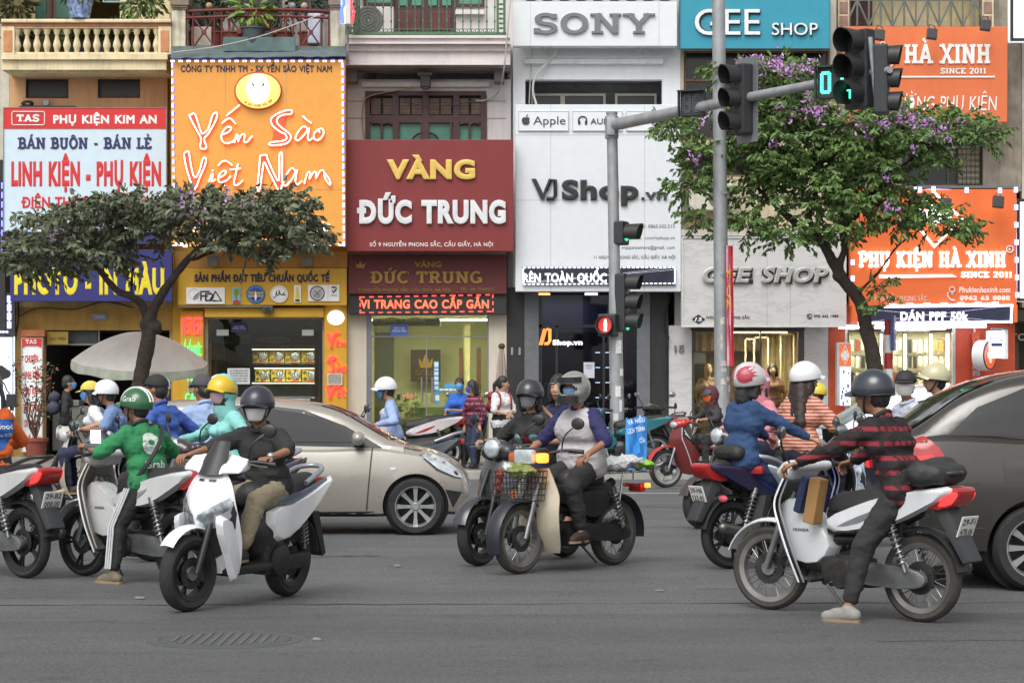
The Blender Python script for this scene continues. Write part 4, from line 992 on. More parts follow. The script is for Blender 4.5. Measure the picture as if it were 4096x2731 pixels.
# --- lightbox and blue LEDs at the corner
s = board('glowing white lightbox with a dark tree silhouette beside the cream pier', c4, -60, 832, 88, 1400, FW - .6, .18, glow('#dcecff', 0.92), name='lightbox', edge=(BLK, 5))
bn = B()
for ln, r_ in (([(18, 1400), (22, 1300), (20, 1240), (6, 1190), (4, 1130)], .05), ([(5, 1130), (30, 1150), (45, 1190), (66, 1220)], .014), ([(20, 1240), (40, 1270), (48, 1330), (30, 1390)], .02)): bn.tube([at(*c4(*p), FW - .625) for p in ln], r_, 6)
bn.done('tree_motif', mat('#12142c', .6), s)
shape(c4, [(-20, 1040), (10, 1026), (44, 1050), (66, 1062), (74, 1085), (60, 1108), (30, 1118), (0, 1130), (-30, 1110)], FW - .63, mat('#12142c', .6), s, 'crown_motif', sm=3)
bx_ = thing('speaker_box', 'black boxy floodlight fixed to the glowing white lightbox', 'floodlight', at(*c4(70, 1310), FW - 1)); panel('housing', c4, 40, 1218, 108, 1308, FW - .95, .18, BLK, bx_, .015); panel('arm', c4, 66, 1300, 80, 1330, FW - .85, .2, BLK, bx_)
s = board('black strip with a column of blue glowing LED dots at the street corner', c4, -40, -200, 36, 826, FW - .5, .15, mat('#131526', .4), name='led_strip_board')
leds(c4, run(14, -180, 14, 330, 9), FW - .5, (.02, .12), glow('#5a5cff', 4.4), s, 'led_dot'); leds(c4, run(62, 582, 62, 755, 4), FW - .5, (.07, .13), glow('#b9b8ff', 4.4), s, 'led_dot')
panel('board_side', c4, 36, 540, 100, 826, FW - .48, .12, mat('#131526', .4), s); leds(c4, run(0, 802, 46, 802, 3), FW - .52, (.05, .03), BLU_LED, s, 'led_dot')
# --- bird's nest sign
D = FW - 1.35
s = board('large glowing orange sign with red neon script and oval emblem', c1, 1150, 402, 2318, 1650, D, .3, mat('#d99640', .4, var=.05, emit=.12), seams=(1515, 1925), hseams=(1275,))
text('CÔNG TY TNHH TM - SX YẾN SÀO VIỆT NAM', c1, 1214, 486, 2230, 440, D - .004, mat('#3a3152', .5), s, .03, .012)
pt = run(1160, 412, 2290, 412, 22)
leds(c1, pt, D, (.075, .03), BLU_LED, s); leds(c1, [(x, y - 8) for x, y in pt], D + .005, (.075, .022), glow('#3a32e8', 1.8), s)  # second, blue set is an emissive halo put round the LED dots
pv = run(1158, 440, 1168, 1250, 16) + run(2302, 440, 2312, 1640, 24)
leds(c1, pv, D, (.03, .085), BLU_LED, s); leds(c1, [(x + 8, y) for x, y in pv], D + .005, (.02, .085), glow('#4a40e8', 1.4), s)  # blue set beside them is again added halo glow, not further LEDs
leds(c4, [(1175, 215), (1215, 214), (1245, 225), (1680, 220), (2115, 214), (2175, 214), (2235, 216), (2290, 216)], D, (.08, .05), BLU_LED, s)
disc(c1, 1735, 612, 160, 127, D - .02, .08, mat('#c4593a', .4), s, 'emblem_rim'); disc(c1, 1735, 612, 150, 118, D - .11, .01, mat('#f4cf6a', .4, emit=.55), s, 'emblem'); disc(c1, 1735, 600, 78, 100, D - .125, .008, glow('#fffbe8', 0.97), s, 'emblem_glow')
for sx in (-1, 1): shape(c1, [(1735 + sx * 18, 585), (1735 + sx * 34, 560), (1735 + sx * 40, 545), (1735 + sx * 42, 575), (1735 + sx * 30, 582)], D - .14, mat('#5a6a4a', .5), s, 'bird_motif')
for i, ch in enumerate('VÌ SỨC KHỎE SẮC ĐẸP'):
 if ch == ' ': continue
 a = radians(222 + i * 5.4); x = 1735 + 128 * cos(a); y = 612 - 98 * sin(a)
 text(ch, c1, x - 6, y + 8, x + 6, y - 7, D - .122, mat('#a8402c', .5), s, .02, .004, rot=a + pi / 2)
RN = mat('#e0502e', .4, emit=.35)
def script(lines, r, fills=(), cm=c1, Dn=D):
 strokes(cm, lines, Dn - .07, r, glow('#ffe9dc', 1.7), s, 'neon_tube', sm=3)
 strokes(cm, lines, Dn - .045, r * 1.9, glow('#ff5a30', 0.79), s, 'neon_backing', sm=3)
 for f in fills: shape(cm, f, Dn - .04, RN, s, 'letter_fill')
Y_ = [(1280, 775), (1310, 768), (1345, 870), (1362, 900), (1400, 865), (1428, 775), (1458, 760), (1450, 810), (1400, 900), (1372, 935), (1388, 990), (1370, 1002), (1345, 992), (1350, 930), (1318, 870), (1272, 780), (1280, 775)]
S_ = [(1965, 745), (1930, 742), (1865, 765), (1822, 800), (1832, 845), (1880, 885), (1918, 905), (1925, 935), (1890, 950), (1835, 955), (1808, 965), (1822, 978), (1880, 975), (1930, 962), (1955, 930), (1945, 900), (1900, 865), (1862, 825), (1870, 790), (1910, 772), (1955, 768), (1965, 745)]
V_ = [(1242, 1028), (1268, 1022), (1285, 1120), (1308, 1195), (1340, 1150), (1362, 1070), (1385, 1066), (1375, 1120), (1340, 1200), (1318, 1262), (1298, 1272), (1288, 1240), (1255, 1140), (1236, 1040), (1242, 1028)]
N_ = [(1748, 1048), (1790, 1042), (1800, 1075), (1845, 1175), (1872, 1215), (1878, 1130), (1878, 1040), (1896, 1034), (1896, 1150), (1892, 1262), (1868, 1272), (1845, 1230), (1800, 1140), (1775, 1090), (1762, 1160), (1745, 1272), (1728, 1278), (1738, 1170), (1748, 1048)]
script([Y_, [(1520, 780), (1575, 735), (1610, 708)], [(1490, 830), (1530, 800), (1552, 800), (1585, 835)], [(1500, 905), (1540, 885), (1555, 860), (1525, 855), (1495, 890), (1488, 930), (1510, 962), (1560, 955), (1600, 920)], [(1575, 960), (1590, 905), (1605, 925), (1598, 955), (1620, 910), (1645, 905), (1640, 950), (1660, 955), (1695, 915)],
  S_, [(2032, 780), (2060, 805), (2092, 828)], [(2070, 870), (2040, 850), (2005, 885), (1985, 930), (2005, 945), (2050, 900), (2078, 862), (2068, 920), (2075, 945), (2100, 930)], [(2140, 870), (2110, 900), (2112, 935), (2145, 940), (2175, 900), (2165, 865), (2138, 875), (2150, 892)],
  V_, [(1425, 1145), (1432, 1150)], [(1400, 1225), (1425, 1170), (1432, 1180), (1420, 1222), (1450, 1205)], [(1465, 1115), (1495, 1085), (1525, 1085), (1560, 1112)], [(1475, 1195), (1510, 1175), (1520, 1150), (1490, 1155), (1468, 1190), (1475, 1225), (1520, 1215), (1550, 1185)], [(1502, 1245), (1510, 1250)], [(1545, 1140), (1590, 1138), (1618, 1132)], [(1600, 1100), (1582, 1180), (1572, 1235), (1595, 1245), (1632, 1212)],
  N_, [(1985, 1150), (1960, 1130), (1925, 1175), (1905, 1225), (1920, 1250), (1965, 1200), (1995, 1140), (1985, 1215), (1995, 1245), (2030, 1215)], [(2045, 1235), (2065, 1165), (2085, 1160), (2078, 1205), (2105, 1160), (2125, 1160), (2122, 1200), (2150, 1150), (2175, 1150), (2185, 1200), (2218, 1245), (2216, 1210), (2180, 1160)]],
  .014, [Y_[:-1], S_[:-1], V_[:-1], N_[:-1]])
text('SẢN PHẨM ĐẠT CHẤT LƯỢNG CAO ĐÁT', c4, 1300, 130, 2215, 75, D - .02, glow('#f4f4ff', 1.1), s, .02, .02); text('HOTLINE 0974 806', c4, 1900, 208, 2250, 188, D - .003, INKRED, s, .03, .006)
# --- yellow fascia with certificates
D = FW - .42
s = board('yellow fascia with navy words and a row of certificate badges', c4, 1195, 374, 2330, 622, D, .3, YEL)
text('SẢN PHẨM ĐẠT TIÊU CHUẨN QUỐC TẾ', c4, 1308, 466, 2216, 412, D - .003, mat('#2b2550', .5), s, .045, .02)
def badge(label, cm, x0, y0, x1, y1, m):
 r = thing('certificate_badge', label, 'badge', at(*cm((x0 + x1) / 2, y1), D), group='badges on the yellow fascia'); panel('card', cm, x0, y0, x1, y1, D - .03, .03, m, r); return r
r = badge('wide white badge with outlined blue food agency letters', c4, 1252, 504, 1510, 614, WPNT)
q = [[(1350, 590), (1350, 530), (1408, 530)], [(1352, 560), (1396, 560)], [(1382, 592), (1382, 545), (1420, 545), (1434, 562), (1420, 590), (1382, 590)], [(1408, 592), (1448, 530), (1488, 592), (1430, 592)]]
strokes(c4, q, D - .036, .017, mat('#23344a', .5), r, 'lettering', sm=0)
strokes(c4, [[(1340, 535), (1305, 565), (1300, 585)], [(1335, 548), (1312, 570), (1310, 588)], [(1330, 562), (1320, 580)]], D - .036, .007, mat('#56606c', .5), r, 'emblem'); ring(c4, 1305, 548, 36, 34, D - .035, .003, mat('#9aa0a8', .5), r, 'emblem_ring')
r = badge('narrow pale blue badge with a gold trophy', c4, 1560, 502, 1616, 612, mat('#7fb4c4', .5)); panel('trophy_base', c4, 1566, 590, 1612, 610, D - .036, .006, mat('#b8372c', .5), r); shape(c4, [(1575, 512), (1604, 512), (1606, 540), (1594, 556), (1594, 588), (1584, 588), (1584, 556), (1573, 540)], D - .038, mat('#8a9a3a', .4, .4), r, 'trophy')
def rbadge(label, x, y, rx, ry, m1, m2):
 r = thing('certificate_badge', label, 'badge', at(*c4(x, y + ry), D), group='badges on the yellow fascia'); disc(c4, x, y, rx, ry, D, .03, m1, r, 'disc'); disc(c4, x, y, rx * .74, ry * .74, D - .031, .004, m2, r, 'inner_disc'); ring(c4, x, y, rx * .97, ry * .97, D - .031, .006, m2, r, 'rim'); return r
r = rbadge('round blue seafood badge on the yellow fascia', 1718, 548, 62, 60, mat('#3f86c4', .5), mat('#1f3f96', .5)); text('VIETNAM', c4, 1672, 548, 1765, 532, D - .037, YPNT, r, .03, .003); text('SEAFOOD', c4, 1672, 568, 1765, 552, D - .037, YPNT, r, .03, .003); shape(c4, [(1718, 525), (1726, 560), (1722, 590), (1714, 590), (1710, 560)], D - .042, WPNT, r, 'flame')
r = rbadge('round white badge with dark arabic script', 1876, 548, 60, 58, mat('#d9d9d6', .5), mat('#efefec', .5)); strokes(c4, [[(1912, 535), (1900, 548), (1918, 552), (1890, 552), (1880, 540), (1876, 520)], [(1876, 520), (1874, 552), (1862, 554), (1858, 530)], [(1858, 525), (1852, 565), (1836, 570)]], D - .04, .008, BLK, r, 'lettering')
r = badge('narrow white badge with a yellow bottle', c4, 1976, 488, 2022, 604, WPNT); shape(c4, [(1992, 500), (2004, 500), (2006, 530), (2014, 560), (2012, 584), (1986, 584), (1984, 560), (1991, 530)], D - .037, mat('#d6c84a', .5), r, 'bottle'); panel('stand', c4, 1984, 585, 2014, 598, D - .036, .006, BLK, r)
r = badge('wide white badge with grey seal, crown and tick', c4, 2070, 486, 2280, 596, WPNT); ring(c4, 2132, 542, 46, 46, D - .036, .014, mat('#6a6c70', .5), r, 'seal'); disc(c4, 2132, 542, 36, 36, D - .031, .005, mat('#a9abad', .5), r, 'seal_centre'); strokes(c4, [[(2112, 562), (2152, 522)], [(2112, 522), (2152, 562)]], D - .04, .006, mat('#6a6c70', .5), r, 'cross'); panel('divider', c4, 2203, 490, 2205, 592, D - .034, .004, mat('#b0b0b0', .5), r); strokes(c4, [[(2232, 524), (2240, 538), (2262, 512)]], D - .037, .014, BLK, r, 'tick', sm=0); shape(c4, [(2228, 508), (2226, 494), (2236, 500), (2244, 490), (2252, 500), (2262, 494), (2260, 508)], D - .036, mat('#6a6c70', .5), r, 'crown'); text('UKAS', c4, 2222, 562, 2264, 550, D - .033, mat('#8a8c8e', .5), r, .01, .003)
q = B(); fbox(q, c7, 310, 520, 1375, 600, FW - .28, .28); q.done('lintel', YEL, h2); q = B(); fbox(q, c7, 80, 497, 920, 512, FW - .4, .1); q.done('shutter_rail', mat('#8f8672', .5), h2)
cam_ = thing('security_camera', 'small grey box camera under the yellow fascia', 'camera', at(*c7(870, 560), FW - .4)); panel('housing', c7, 828, 505, 920, 562, FW - .44, .14, mat('#4c4f52', .4), cam_, .01); B().lathe([(.001, -.04), (.05, -.04), (.055, 0), (.001, 0)], at(*c7(874, 535), FW - .44), 'Y', 16).done('lens', mat('#121316', .1), cam_)
for i, x in enumerate((380, 1225)):
 f = thing('floodlight', ('grey floodlight under the orange sign beside the tree branch', 'grey floodlight under the orange sign end')[i], 'floodlight', at(*c7(x, 130), FW - .5)); panel('housing', c7, x - 52, 52, x + 52, 140, FW - .6, .12, mat('#6f706c', .4), f, .02); panel('arm', c7, x - 8, 20, x + 8, 52, FW - .55, .05, mat('#8a8a86', .4), f)
f = thing('bulb_lamp', 'white bulb lamp hanging under the orange sign', 'lamp', at(*c7(825, 120), FW - .5)); B().ell(at(*c7(825, 90), FW - .5), (.08, .08, .1), 14).done('bulb', mat('#dfe3e2', .2), f); panel('socket', c7, 812, 35, 838, 62, FW - .53, .06, mat('#8a8a86', .4), f)
# neon words on the yellow pillars
NRED = glow('#ff4a52', 1.1); NGRN = glow('#5cffa0', 0.97); NTUBE = glow('#ff3f3f', 1.3)
pl = board('yellow left pillar with red and green neon words', c7, 90, 545, 300, 1900, FW - .18, .18, YEL, name='pillar_sign')
text('VIETNEST', c7, 102, 755, 288, 595, FW - .2, NRED, pl, .0, .03); text('TỔ YẾN ĐỨC', c7, 108, 950, 282, 850, FW - .2, NGRN, pl, .0, .03)
text('YẾN', c7, 140, 1170, 272, 1080, FW - .2, NGRN, pl, .015, .03); text('CAO', c7, 138, 1370, 272, 1275, FW - .2, NGRN, pl, .015, .03)
D = FW - .18
s = board('yellow right pillar with red brush script neon and a white oval', c7, 1382, 480, 1585, 1900, D, .18, YEL, name='pillar_sign')
disc(c7, 1487, 606, 76, 66, D, .05, glow('#f4f7f2', 1.1), s, 'oval_lamp'); shape(c7, [(1462, 590), (1470, 570), (1476, 592)], D - .055, mat('#b9c4b4', .5), s, 'bird_motif'); shape(c7, [(1496, 592), (1502, 570), (1510, 590)], D - .055, mat('#b9c4b4', .5), s, 'bird_motif')
def brush(ls, r): strokes(c7, ls, D - .035, r, NTUBE, s, 'neon_word', sm=3)
brush([[(1415, 745), (1425, 790), (1445, 812)], [(1490, 735), (1460, 790), (1440, 870)], [(1410, 1000), (1450, 960), (1482, 965), (1440, 995), (1465, 1045), (1450, 1090), (1420, 1095)], [(1410, 1215), (1432, 1320)], [(1480, 1215), (1450, 1270), (1432, 1325)], [(1425, 1520), (1432, 1420), (1470, 1530), (1480, 1420)]], .027)
brush([[(1500, 760), (1520, 738)], [(1490, 832), (1515, 822), (1505, 805), (1488, 845), (1520, 855)], [(1535, 850), (1545, 820), (1548, 850), (1570, 822), (1565, 855)], [(1500, 1000), (1520, 1020)], [(1525, 1045), (1500, 1055), (1498, 1090), (1525, 1050), (1530, 1092)], [(1560, 1040), (1540, 1070), (1555, 1090), (1580, 1060), (1560, 1040)], [(1490, 1240), (1512, 1220), (1530, 1240)], [(1500, 1285), (1525, 1270), (1512, 1255), (1498, 1300), (1528, 1305)], [(1550, 1240), (1552, 1300), (1575, 1305)], [(1540, 1262), (1580, 1258)], [(1520, 1500), (1498, 1510), (1505, 1535), (1528, 1490), (1535, 1530)], [(1545, 1530), (1555, 1495), (1560, 1525), (1580, 1495), (1585, 1535)]], .014)
lt = mat('#3a3a3c', .6)
for i, (cm_, a, dd_, lb) in enumerate(((c7, (515, 1058, 715, 1200), FW - .02, 'white printed notice pasted on the yellow shop window'), (c7, (155, 1172, 296, 1268), FW - .24, 'small grey printed notice between the green neon words'), (c7, (1408, 1105, 1545, 1208), FW - .24, 'small white printed notice on the red script pillar'))):
 x0, y0, x1, y1 = a; h = (y1 - y0) / 6; wd = x1 - x0
 plaque(lb, cm_, *a, dd_, mat(('#d6d8d8', '#b9ab98', '#cfcabc')[i], .6), [(t_, x0 + wd * .1, y0 + h * (k_ + 1) + h * .15, x1 - wd * .1, y0 + h * (k_ + 1) - h * .45) for k_, t_ in enumerate(('QUÝ KHÁCH VUI LÒNG', 'LIÊN HỆ THEO SỐ ĐIỆN THOẠI', '0973 707 073 - 0968 447 488', 'ĐỂ PHỤC VỤ SAU ÍT PHÚT', 'XIN CẢM ƠN'))], lt, group=None)
plaque('small navy notice hung inside the yellow shop glass', c7, 548, 650, 690, 735, FW + .02, mat('#2b3170', .5), [('CÔNG TY CỔ PHẦN', 575, 690, 665, 680), ('PHÁT TRIỂN Y TẾ VIỆT NAM', 562, 708, 678, 698)], WPNT)
s = board('grey oval script sign above the shelves inside the yellow shop', c7, 840, 790, 1000, 815, FW + 1.15, .03, mat('#8f9286', .5), name='inner_sign'); disc(c7, 925, 802, 148, 32, FW + 1.14, .02, mat('#a6a99c', .5), s, 'oval'); text('Yến Sào Việt Nam', c7, 805, 815, 1040, 790, FW + 1.117, mat('#4c4a3c', .5), s, .0, .003, shear=.3)
s = board('red running letters LED sign low in the yellow shop window', c7, 365, 1140, 610, 1300, FW + .9, .05, mat('#16090a', .5), name='led_sign'); text('MẾN CHÀO', c7, 372, 1235, 560, 1178, FW + .89, glow('#ff3b30', 1.4), s, .0, .006); text('QUÝ KHÁCH', c7, 372, 1285, 590, 1258, FW + .89, glow('#ff3b30', 1.4), s, .0, .006); leds(c7, run(372, 1158, 440, 1158, 9), FW + .89, (.02, .03), glow('#ff3b30', 1.8), s)
# vertical neon sign on the party wall, top
s = thing('neon_sign', 'upright blue and red neon sign box standing out between two balconies', 'sign', at(*c2(140, 160), FW - 1.4))
q = B(); fbox(q, c2, 128, -200, 158, 150, FW - 1.6, .5); q.done('box', mat('#d8d4d0', .5), s); strokes(c2, [[(110, -150), (118, 30), (105, 60), (112, 148)]], FW - 1.5, .035, glow('#4858ff', 2.6), s, 'neon_tube', sm=0); strokes(c2, [[(168, -150), (166, 40), (182, 70), (172, 150)]], FW - 1.5, .022, glow('#ff3a4a', 1.8), s, 'neon_tube', sm=0)
panel('bracket', c2, 134, 150, 150, 400, FW - 1.2, .04, mat('#7a7570', .5, .4), s); panel('blue_face', c2, 100, -150, 127, 150, FW - 1.45, .03, glow('#a8c8ff', 1.4), s)
# --- gold shop signs
MRN = mat('#7d1a24', .5, var=.08, scale=2)
D = FW - .95
s = board('big maroon sign with gold and white raised capitals', c2, 134, 876, 1182, 1576, D, .25, MRN)
text('VÀNG', c2, 388, 1126, 942, 996, D - .003, mat('#e0bd62', .35, .25), s, .055, .06); text('ĐỨC TRUNG', c2, 202, 1404, 1134, 1248, D - .003, mat('#d9dbdc', .4), s, .06, .07)
text('SỐ 9 NGUYỄN PHONG SẮC, CẦU GIẤY, HÀ NỘI', c2, 280, 1546, 1054, 1520, D - .003, mat('#e2d6d2', .5), s, .03, .006)
D = FW - .38
s = board('older dark maroon fascia with dull gold serif capitals and a crown', c5, 148, 186, 1140, 432, D, .25, mat('#651420', .6, var=.12))
DG = mat('#9a7a34', .5, .2)
text('VÀNG', c5, 560, 266, 730, 226, D - .003, DG, s, .045, .01); slab('ĐỨC TRUNG', c5, 286, 364, 990, 292, D - .003, DG, s, t=.2, ser=.34, depth=.02)
text('9 NGUYỄN PHONG SẮC, CẦU GIẤY, HÀ NỘI', c5, 212, 416, 786, 396, D - .003, DG, s, .02, .006); text('TEL: 04. 7549451', c5, 848, 412, 1056, 392, D - .003, DG, s, .02, .006)
shape(c5, [(200, 270), (190, 236), (208, 250), (222, 225), (236, 250), (255, 236), (246, 270)], D - .02, DG, s, 'crown', .02)
D = FW - .3
s = board('black LED strip running bright red letters over the gold shop door', c5, 150, 434, 1140, 560, D, .25, mat('#17121a', .5), name='led_sign')
text('VI TRANG CAO CẤP GẮN', c5, 222, 524, 1028, 466, D - .003, glow('#ff6a48', 1.1), s, .03, .012)
RL = glow('#ff4a40', 1.9)
leds(c5, run(236, 452, 1020, 438, 15), D, (.09, .02), RL, s, 'led_dot'); leds(c5, run(236, 550, 1030, 542, 15), D, (.09, .02), RL, s, 'led_dot'); leds(c5, run(220, 460, 222, 542, 3) + run(1052, 446, 1054, 534, 3), D, (.02, .07), RL, s, 'led_dot')
plaque('small blue licence plate notice hung behind the gold shop glass', c5, 412, 624, 520, 694, FW + .03, mat('#4a67b8', .5), [('CÔNG TY TNHH', 432, 652, 500, 640), ('VÀNG ĐỨC TRUNG', 422, 670, 510, 656)], WPNT)
text('Ơ ĐỨC TRUNG', c5, 300, 606, 625, 588, FW + .48, mat('#b9ac3a', .5), h3, .04, .01, name='cove_lettering')
text('i vào!', c5, 452, 1086, 572, 1046, FW + .05, mat('#d68f6a', .5), sf3, .03, .003, shear=.2)
st = thing('sticker_strip', 'column of blue and white bank card stickers on the gold shop glass', 'stickers', at(*c5(700, 1030), FW + .03))
q = B(); fbox(q, c5, 682, 854, 714, 1040, FW + .05, .004); fbox(q, c5, 684, 1022, 838, 1040, FW + .0505, .003); fbox(q, c5, 750, 992, 806, 1018, FW + .05, .004); fbox(q, c5, 690, 1046, 718, 1126, FW + .05, .004); q.done('backing', mat('#4a9ac6', .4), st)
q = B()
for i in range(6): fbox(q, c5, 686, 860 + i * 30, 710, 880 + i * 30 if i else 898, FW + .046, .004)
for i in range(4): fbox(q, c5, 718 + i * 30, 1026, 742 + i * 30, 1037, FW + .046, .004)
fbox(q, c5, 692, 1066, 716, 1100, FW + .046, .004); q.done('card_print', mat('#dfe6ea', .4), st)
# --- camera shop signs
LG = mat('#dfe2e4', .45, var=.03)
D = FW - .55
s = board('white panel with large grey serif capitals at the top of the camera shop', c2, 1180, 10, 2208, 290, D, .3, LG, seams=(1290, 2095)); slab('SONY', c2, 1306, 212, 2072, 88, D - .003, mat('#75777a', .5), s, t=.17, ser=.34, depth=.05)
q = B()
for i in range(9): fbox(q, c2, 1262 + i * 105, -30, 1318 + i * 105, 4, D + .02, .05)
tag(board('dark blue lettered strip cut off above the white panel', c2, 1180, -120, 2208, 6, D + .1, .2, LG, name='upper_sign'), None); q.done('lettering', mat('#3c3a66', .5), [o for o in COL.objects if o.name.startswith('upper_sign')][0])
D = FW - .6
s = board('tall white sign of the camera shop with a three plate header and black logo', c2, 1194, 656, 2232, 1828, D, .35, mat('#d9dde1', .35, var=.03, coat=.2), seams=(1416, 2005), hseams=(848, 1256))
for i, (x0, x1) in enumerate(((1213, 1527), (1553, 1865), (1890, 2204))):
 panel('brand_plate', c2, x0, 698, x1, 822, D - .03, .03, LG, s); q = B()
 for a in ((x0, 698, x1, 700), (x0, 820, x1, 822), (x0, 700, x0 + 2, 820), (x1 - 2, 700, x1, 820)): fbox(q, c2, *a, D - .036, .01)
 q.done('plate_edge', mat('#8d9092', .4), s)
DKG = mat('#3a3c40', .5)
text('Apple', c2, 1306, 782, 1508, 728, D - .033, DKG, s, -.004, .01); text('AUDIO', c2, 1664, 780, 1850, 742, D - .033, DKG, s, .01, .01); text('Camera', c2, 1960, 776, 2184, 736, D - .033, DKG, s, .0, .01)
shape(c2, [(1258, 738), (1248, 736), (1236, 745), (1234, 762), (1242, 778), (1252, 784), (1260, 781), (1268, 784), (1278, 776), (1283, 766), (1275, 758), (1277, 746), (1283, 742), (1272, 736)], D - .04, DKG, s, 'fruit_logo', .01, sm=4); shape(c2, [(1260, 734), (1264, 722), (1272, 718), (1270, 728)], D - .04, DKG, s, 'fruit_logo_leaf', .01)
strokes(c2, [[(1592, 778), (1590, 752), (1600, 736), (1616, 732), (1632, 736), (1641, 752), (1639, 778)]], D - .04, .014, DKG, s, 'headphone_logo'); panel('headphone_pad', c2, 1588, 758, 1602, 782, D - .042, .01, DKG, s); panel('headphone_pad', c2, 1630, 758, 1644, 782, D - .042, .01, DKG, s)
D2 = D - .003
shape(c2, [(1296, 1122), (1324, 1122), (1368, 1214), (1404, 1122), (1418, 1122), (1372, 1252), (1352, 1248)], D - .035, BLK, s, 'logo', .06)
strokes(c2, [[(1388, 1246), (1430, 1246), (1444, 1226), (1444, 1130), (1412, 1130), (1386, 1196)]], D - .05, .042, BLK, s, 'logo', sm=0)
text('Shop', c2, 1484, 1254, 1965, 1122, D2, BLK, s, .045, .06); text('.vn', c2, 1982, 1252, 2142, 1180, D2, mat('#3a3c40', .45), s, .02, .05)
for t_, y, x0 in (('HOTLINE: 0865.505.515', 1430, 1880), ('facebook. com/vjshop.vn', 1502, 1860), ('Email: vnjapancamera@gmail. com', 1562, 1780)): text(t_, c2, x0, y, 2194, y - 22, D2, mat('#55585c', .5), s, .0, .004)
text('11 NGUYỄN PHONG SẮC, CẦU GIẤY, HÀ NỘI', c5, 1688, 212, 2196, 192, D2, mat('#3c3e42', .5), s, .005, .004)
D = FW - .66
s2 = board('LED board with white running letters at the foot of the tall white sign', c5, 1240, 262, 2198, 376, D, .05, mat('#22253c', .4), name='led_sign'); text('RÊN TOÀN QUỐC', c5, 1242, 360, 1766, 300, D - .003, glow('#f6f8ff', 1.1), s2, .03, .012)
leds(c5, run(1252, 268, 2188, 266, 34) + run(1252, 372, 2188, 366, 34), D - .004, (.042, .022), glow('#e8f0ff', 1.8), s2, 'led_dot'); leds(c5, run(1244, 280, 1244, 360, 5) + run(2194, 280, 2194, 356, 5), D - .004, (.022, .042), glow('#e8f0ff', 1.8), s2, 'led_dot')
text('11', c5, 1166, 816, 1228, 764, FW - .003, mat('#a9aaac', .3, .6), h4, .03, .02, name='house_number')
D = FW + .02
s3 = thing('logo_sign', 'glowing orange and white logo letters inside the dark camera shop', 'sign', at(*c5(1470, 760), D)); shape(c5, [(1340, 752), (1368, 650), (1394, 650), (1366, 752)], D, glow('#ff7a3a', 1.1), s3, 'logo', .03); strokes(c5, [[(1376, 744), (1398, 744), (1410, 726), (1410, 654), (1392, 654)]], D, .035, glow('#ff8f45', 1.1), s3, 'logo', sm=0); text('Shop.vn', c5, 1428, 752, 1614, 718, D, glow('#eef3ff', 1.3), s3, .04, .02)
plaque('white paper notice taped to the camera shop door', c5, 1622, 860, 1690, 958, FW + .02, mat('#c6c8d4', .6), [('THÔNG BÁO', 1634, 884, 1678, 876), ('NGHỈ LỄ', 1640, 900, 1672, 893)], mat('#6a6c78', .6))
# --- teal and marble signs
D = FW - .5
s = board('teal sign with big white block capitals high on the stained house', c3, 186, -90, 1132, 306, D, .2, mat('#2e93ab', .5, var=.05, streak=.08), edge=(mat('#3f7f8c', .5), 4))
def bold_back(t_, cm_, x0, yb, x1, yt, Dd, par, off, **kw): text(t_, cm_, x0 + off, yb + off, x1 + off, yt + off, Dd - .003, BLK, par, kw.get('bold', .01) + .02, .035, name='letter_shadow_side')
for t_, a in (('GEE', (280, 220, 690, 50)), ('SHOP', (764, 222, 1052, 142))): bold_back(t_, c3, *a, D, s, 4, bold=.0 if t_ == 'GEE' else .005); text(t_, c3, *a, D - .04, mat('#e6eaec', .5), s, .0 if t_ == 'GEE' else .005, .03)
D = FW - .7
s = board('white marble fascia with silver slanted letters above the clothes shop', c6, 198, 74, 1232, 640, D, .45, MAR, seams=(520, 735, 880), edge=(mat('#d6d6d4', .4), 8))
for t_, x0, x1 in (('GEE', 326, 640), ('SHOP', 694, 1118)): bold_back(t_, c6, x0, 362, x1, 258, D, s, 5, bold=.05); text(t_, c6, x0, 362, x1, 258, D - .04, mat('#c9c7c2', .3, .5), s, .05, .05, shear=.22)
shape(c6, [(262, 590), (304, 560), (346, 590), (304, 620)], D - .01, BLK, s, 'diamond'); text('15', c6, 280, 604, 328, 578, D - .02, WPNT, s, .03, .004, shear=.2)
text('NGUYỄN PHONG SẮC', c6, 354, 588, 626, 570, D - .003, mat('#2a2a2c', .5), s, .02, .006); text('090 442 1989', c6, 1028, 580, 1182, 562, D - .003, mat('#2a2a2c', .5), s, .02, .006); ring(c6, 1000, 573, 15, 15, D - .008, .007, mat('#2a2a2c', .5), s, 'phone_ring'); strokes(c6, [[(993, 566), (998, 577), (1007, 581)]], D - .008, .01, mat('#2a2a2c', .5), s, 'phone_symbol')
text('15', c6, 152, 796, 212, 750, FW - .003, mat('#8f8d8a', .3, .7), h5, .04, .05, name='house_number')
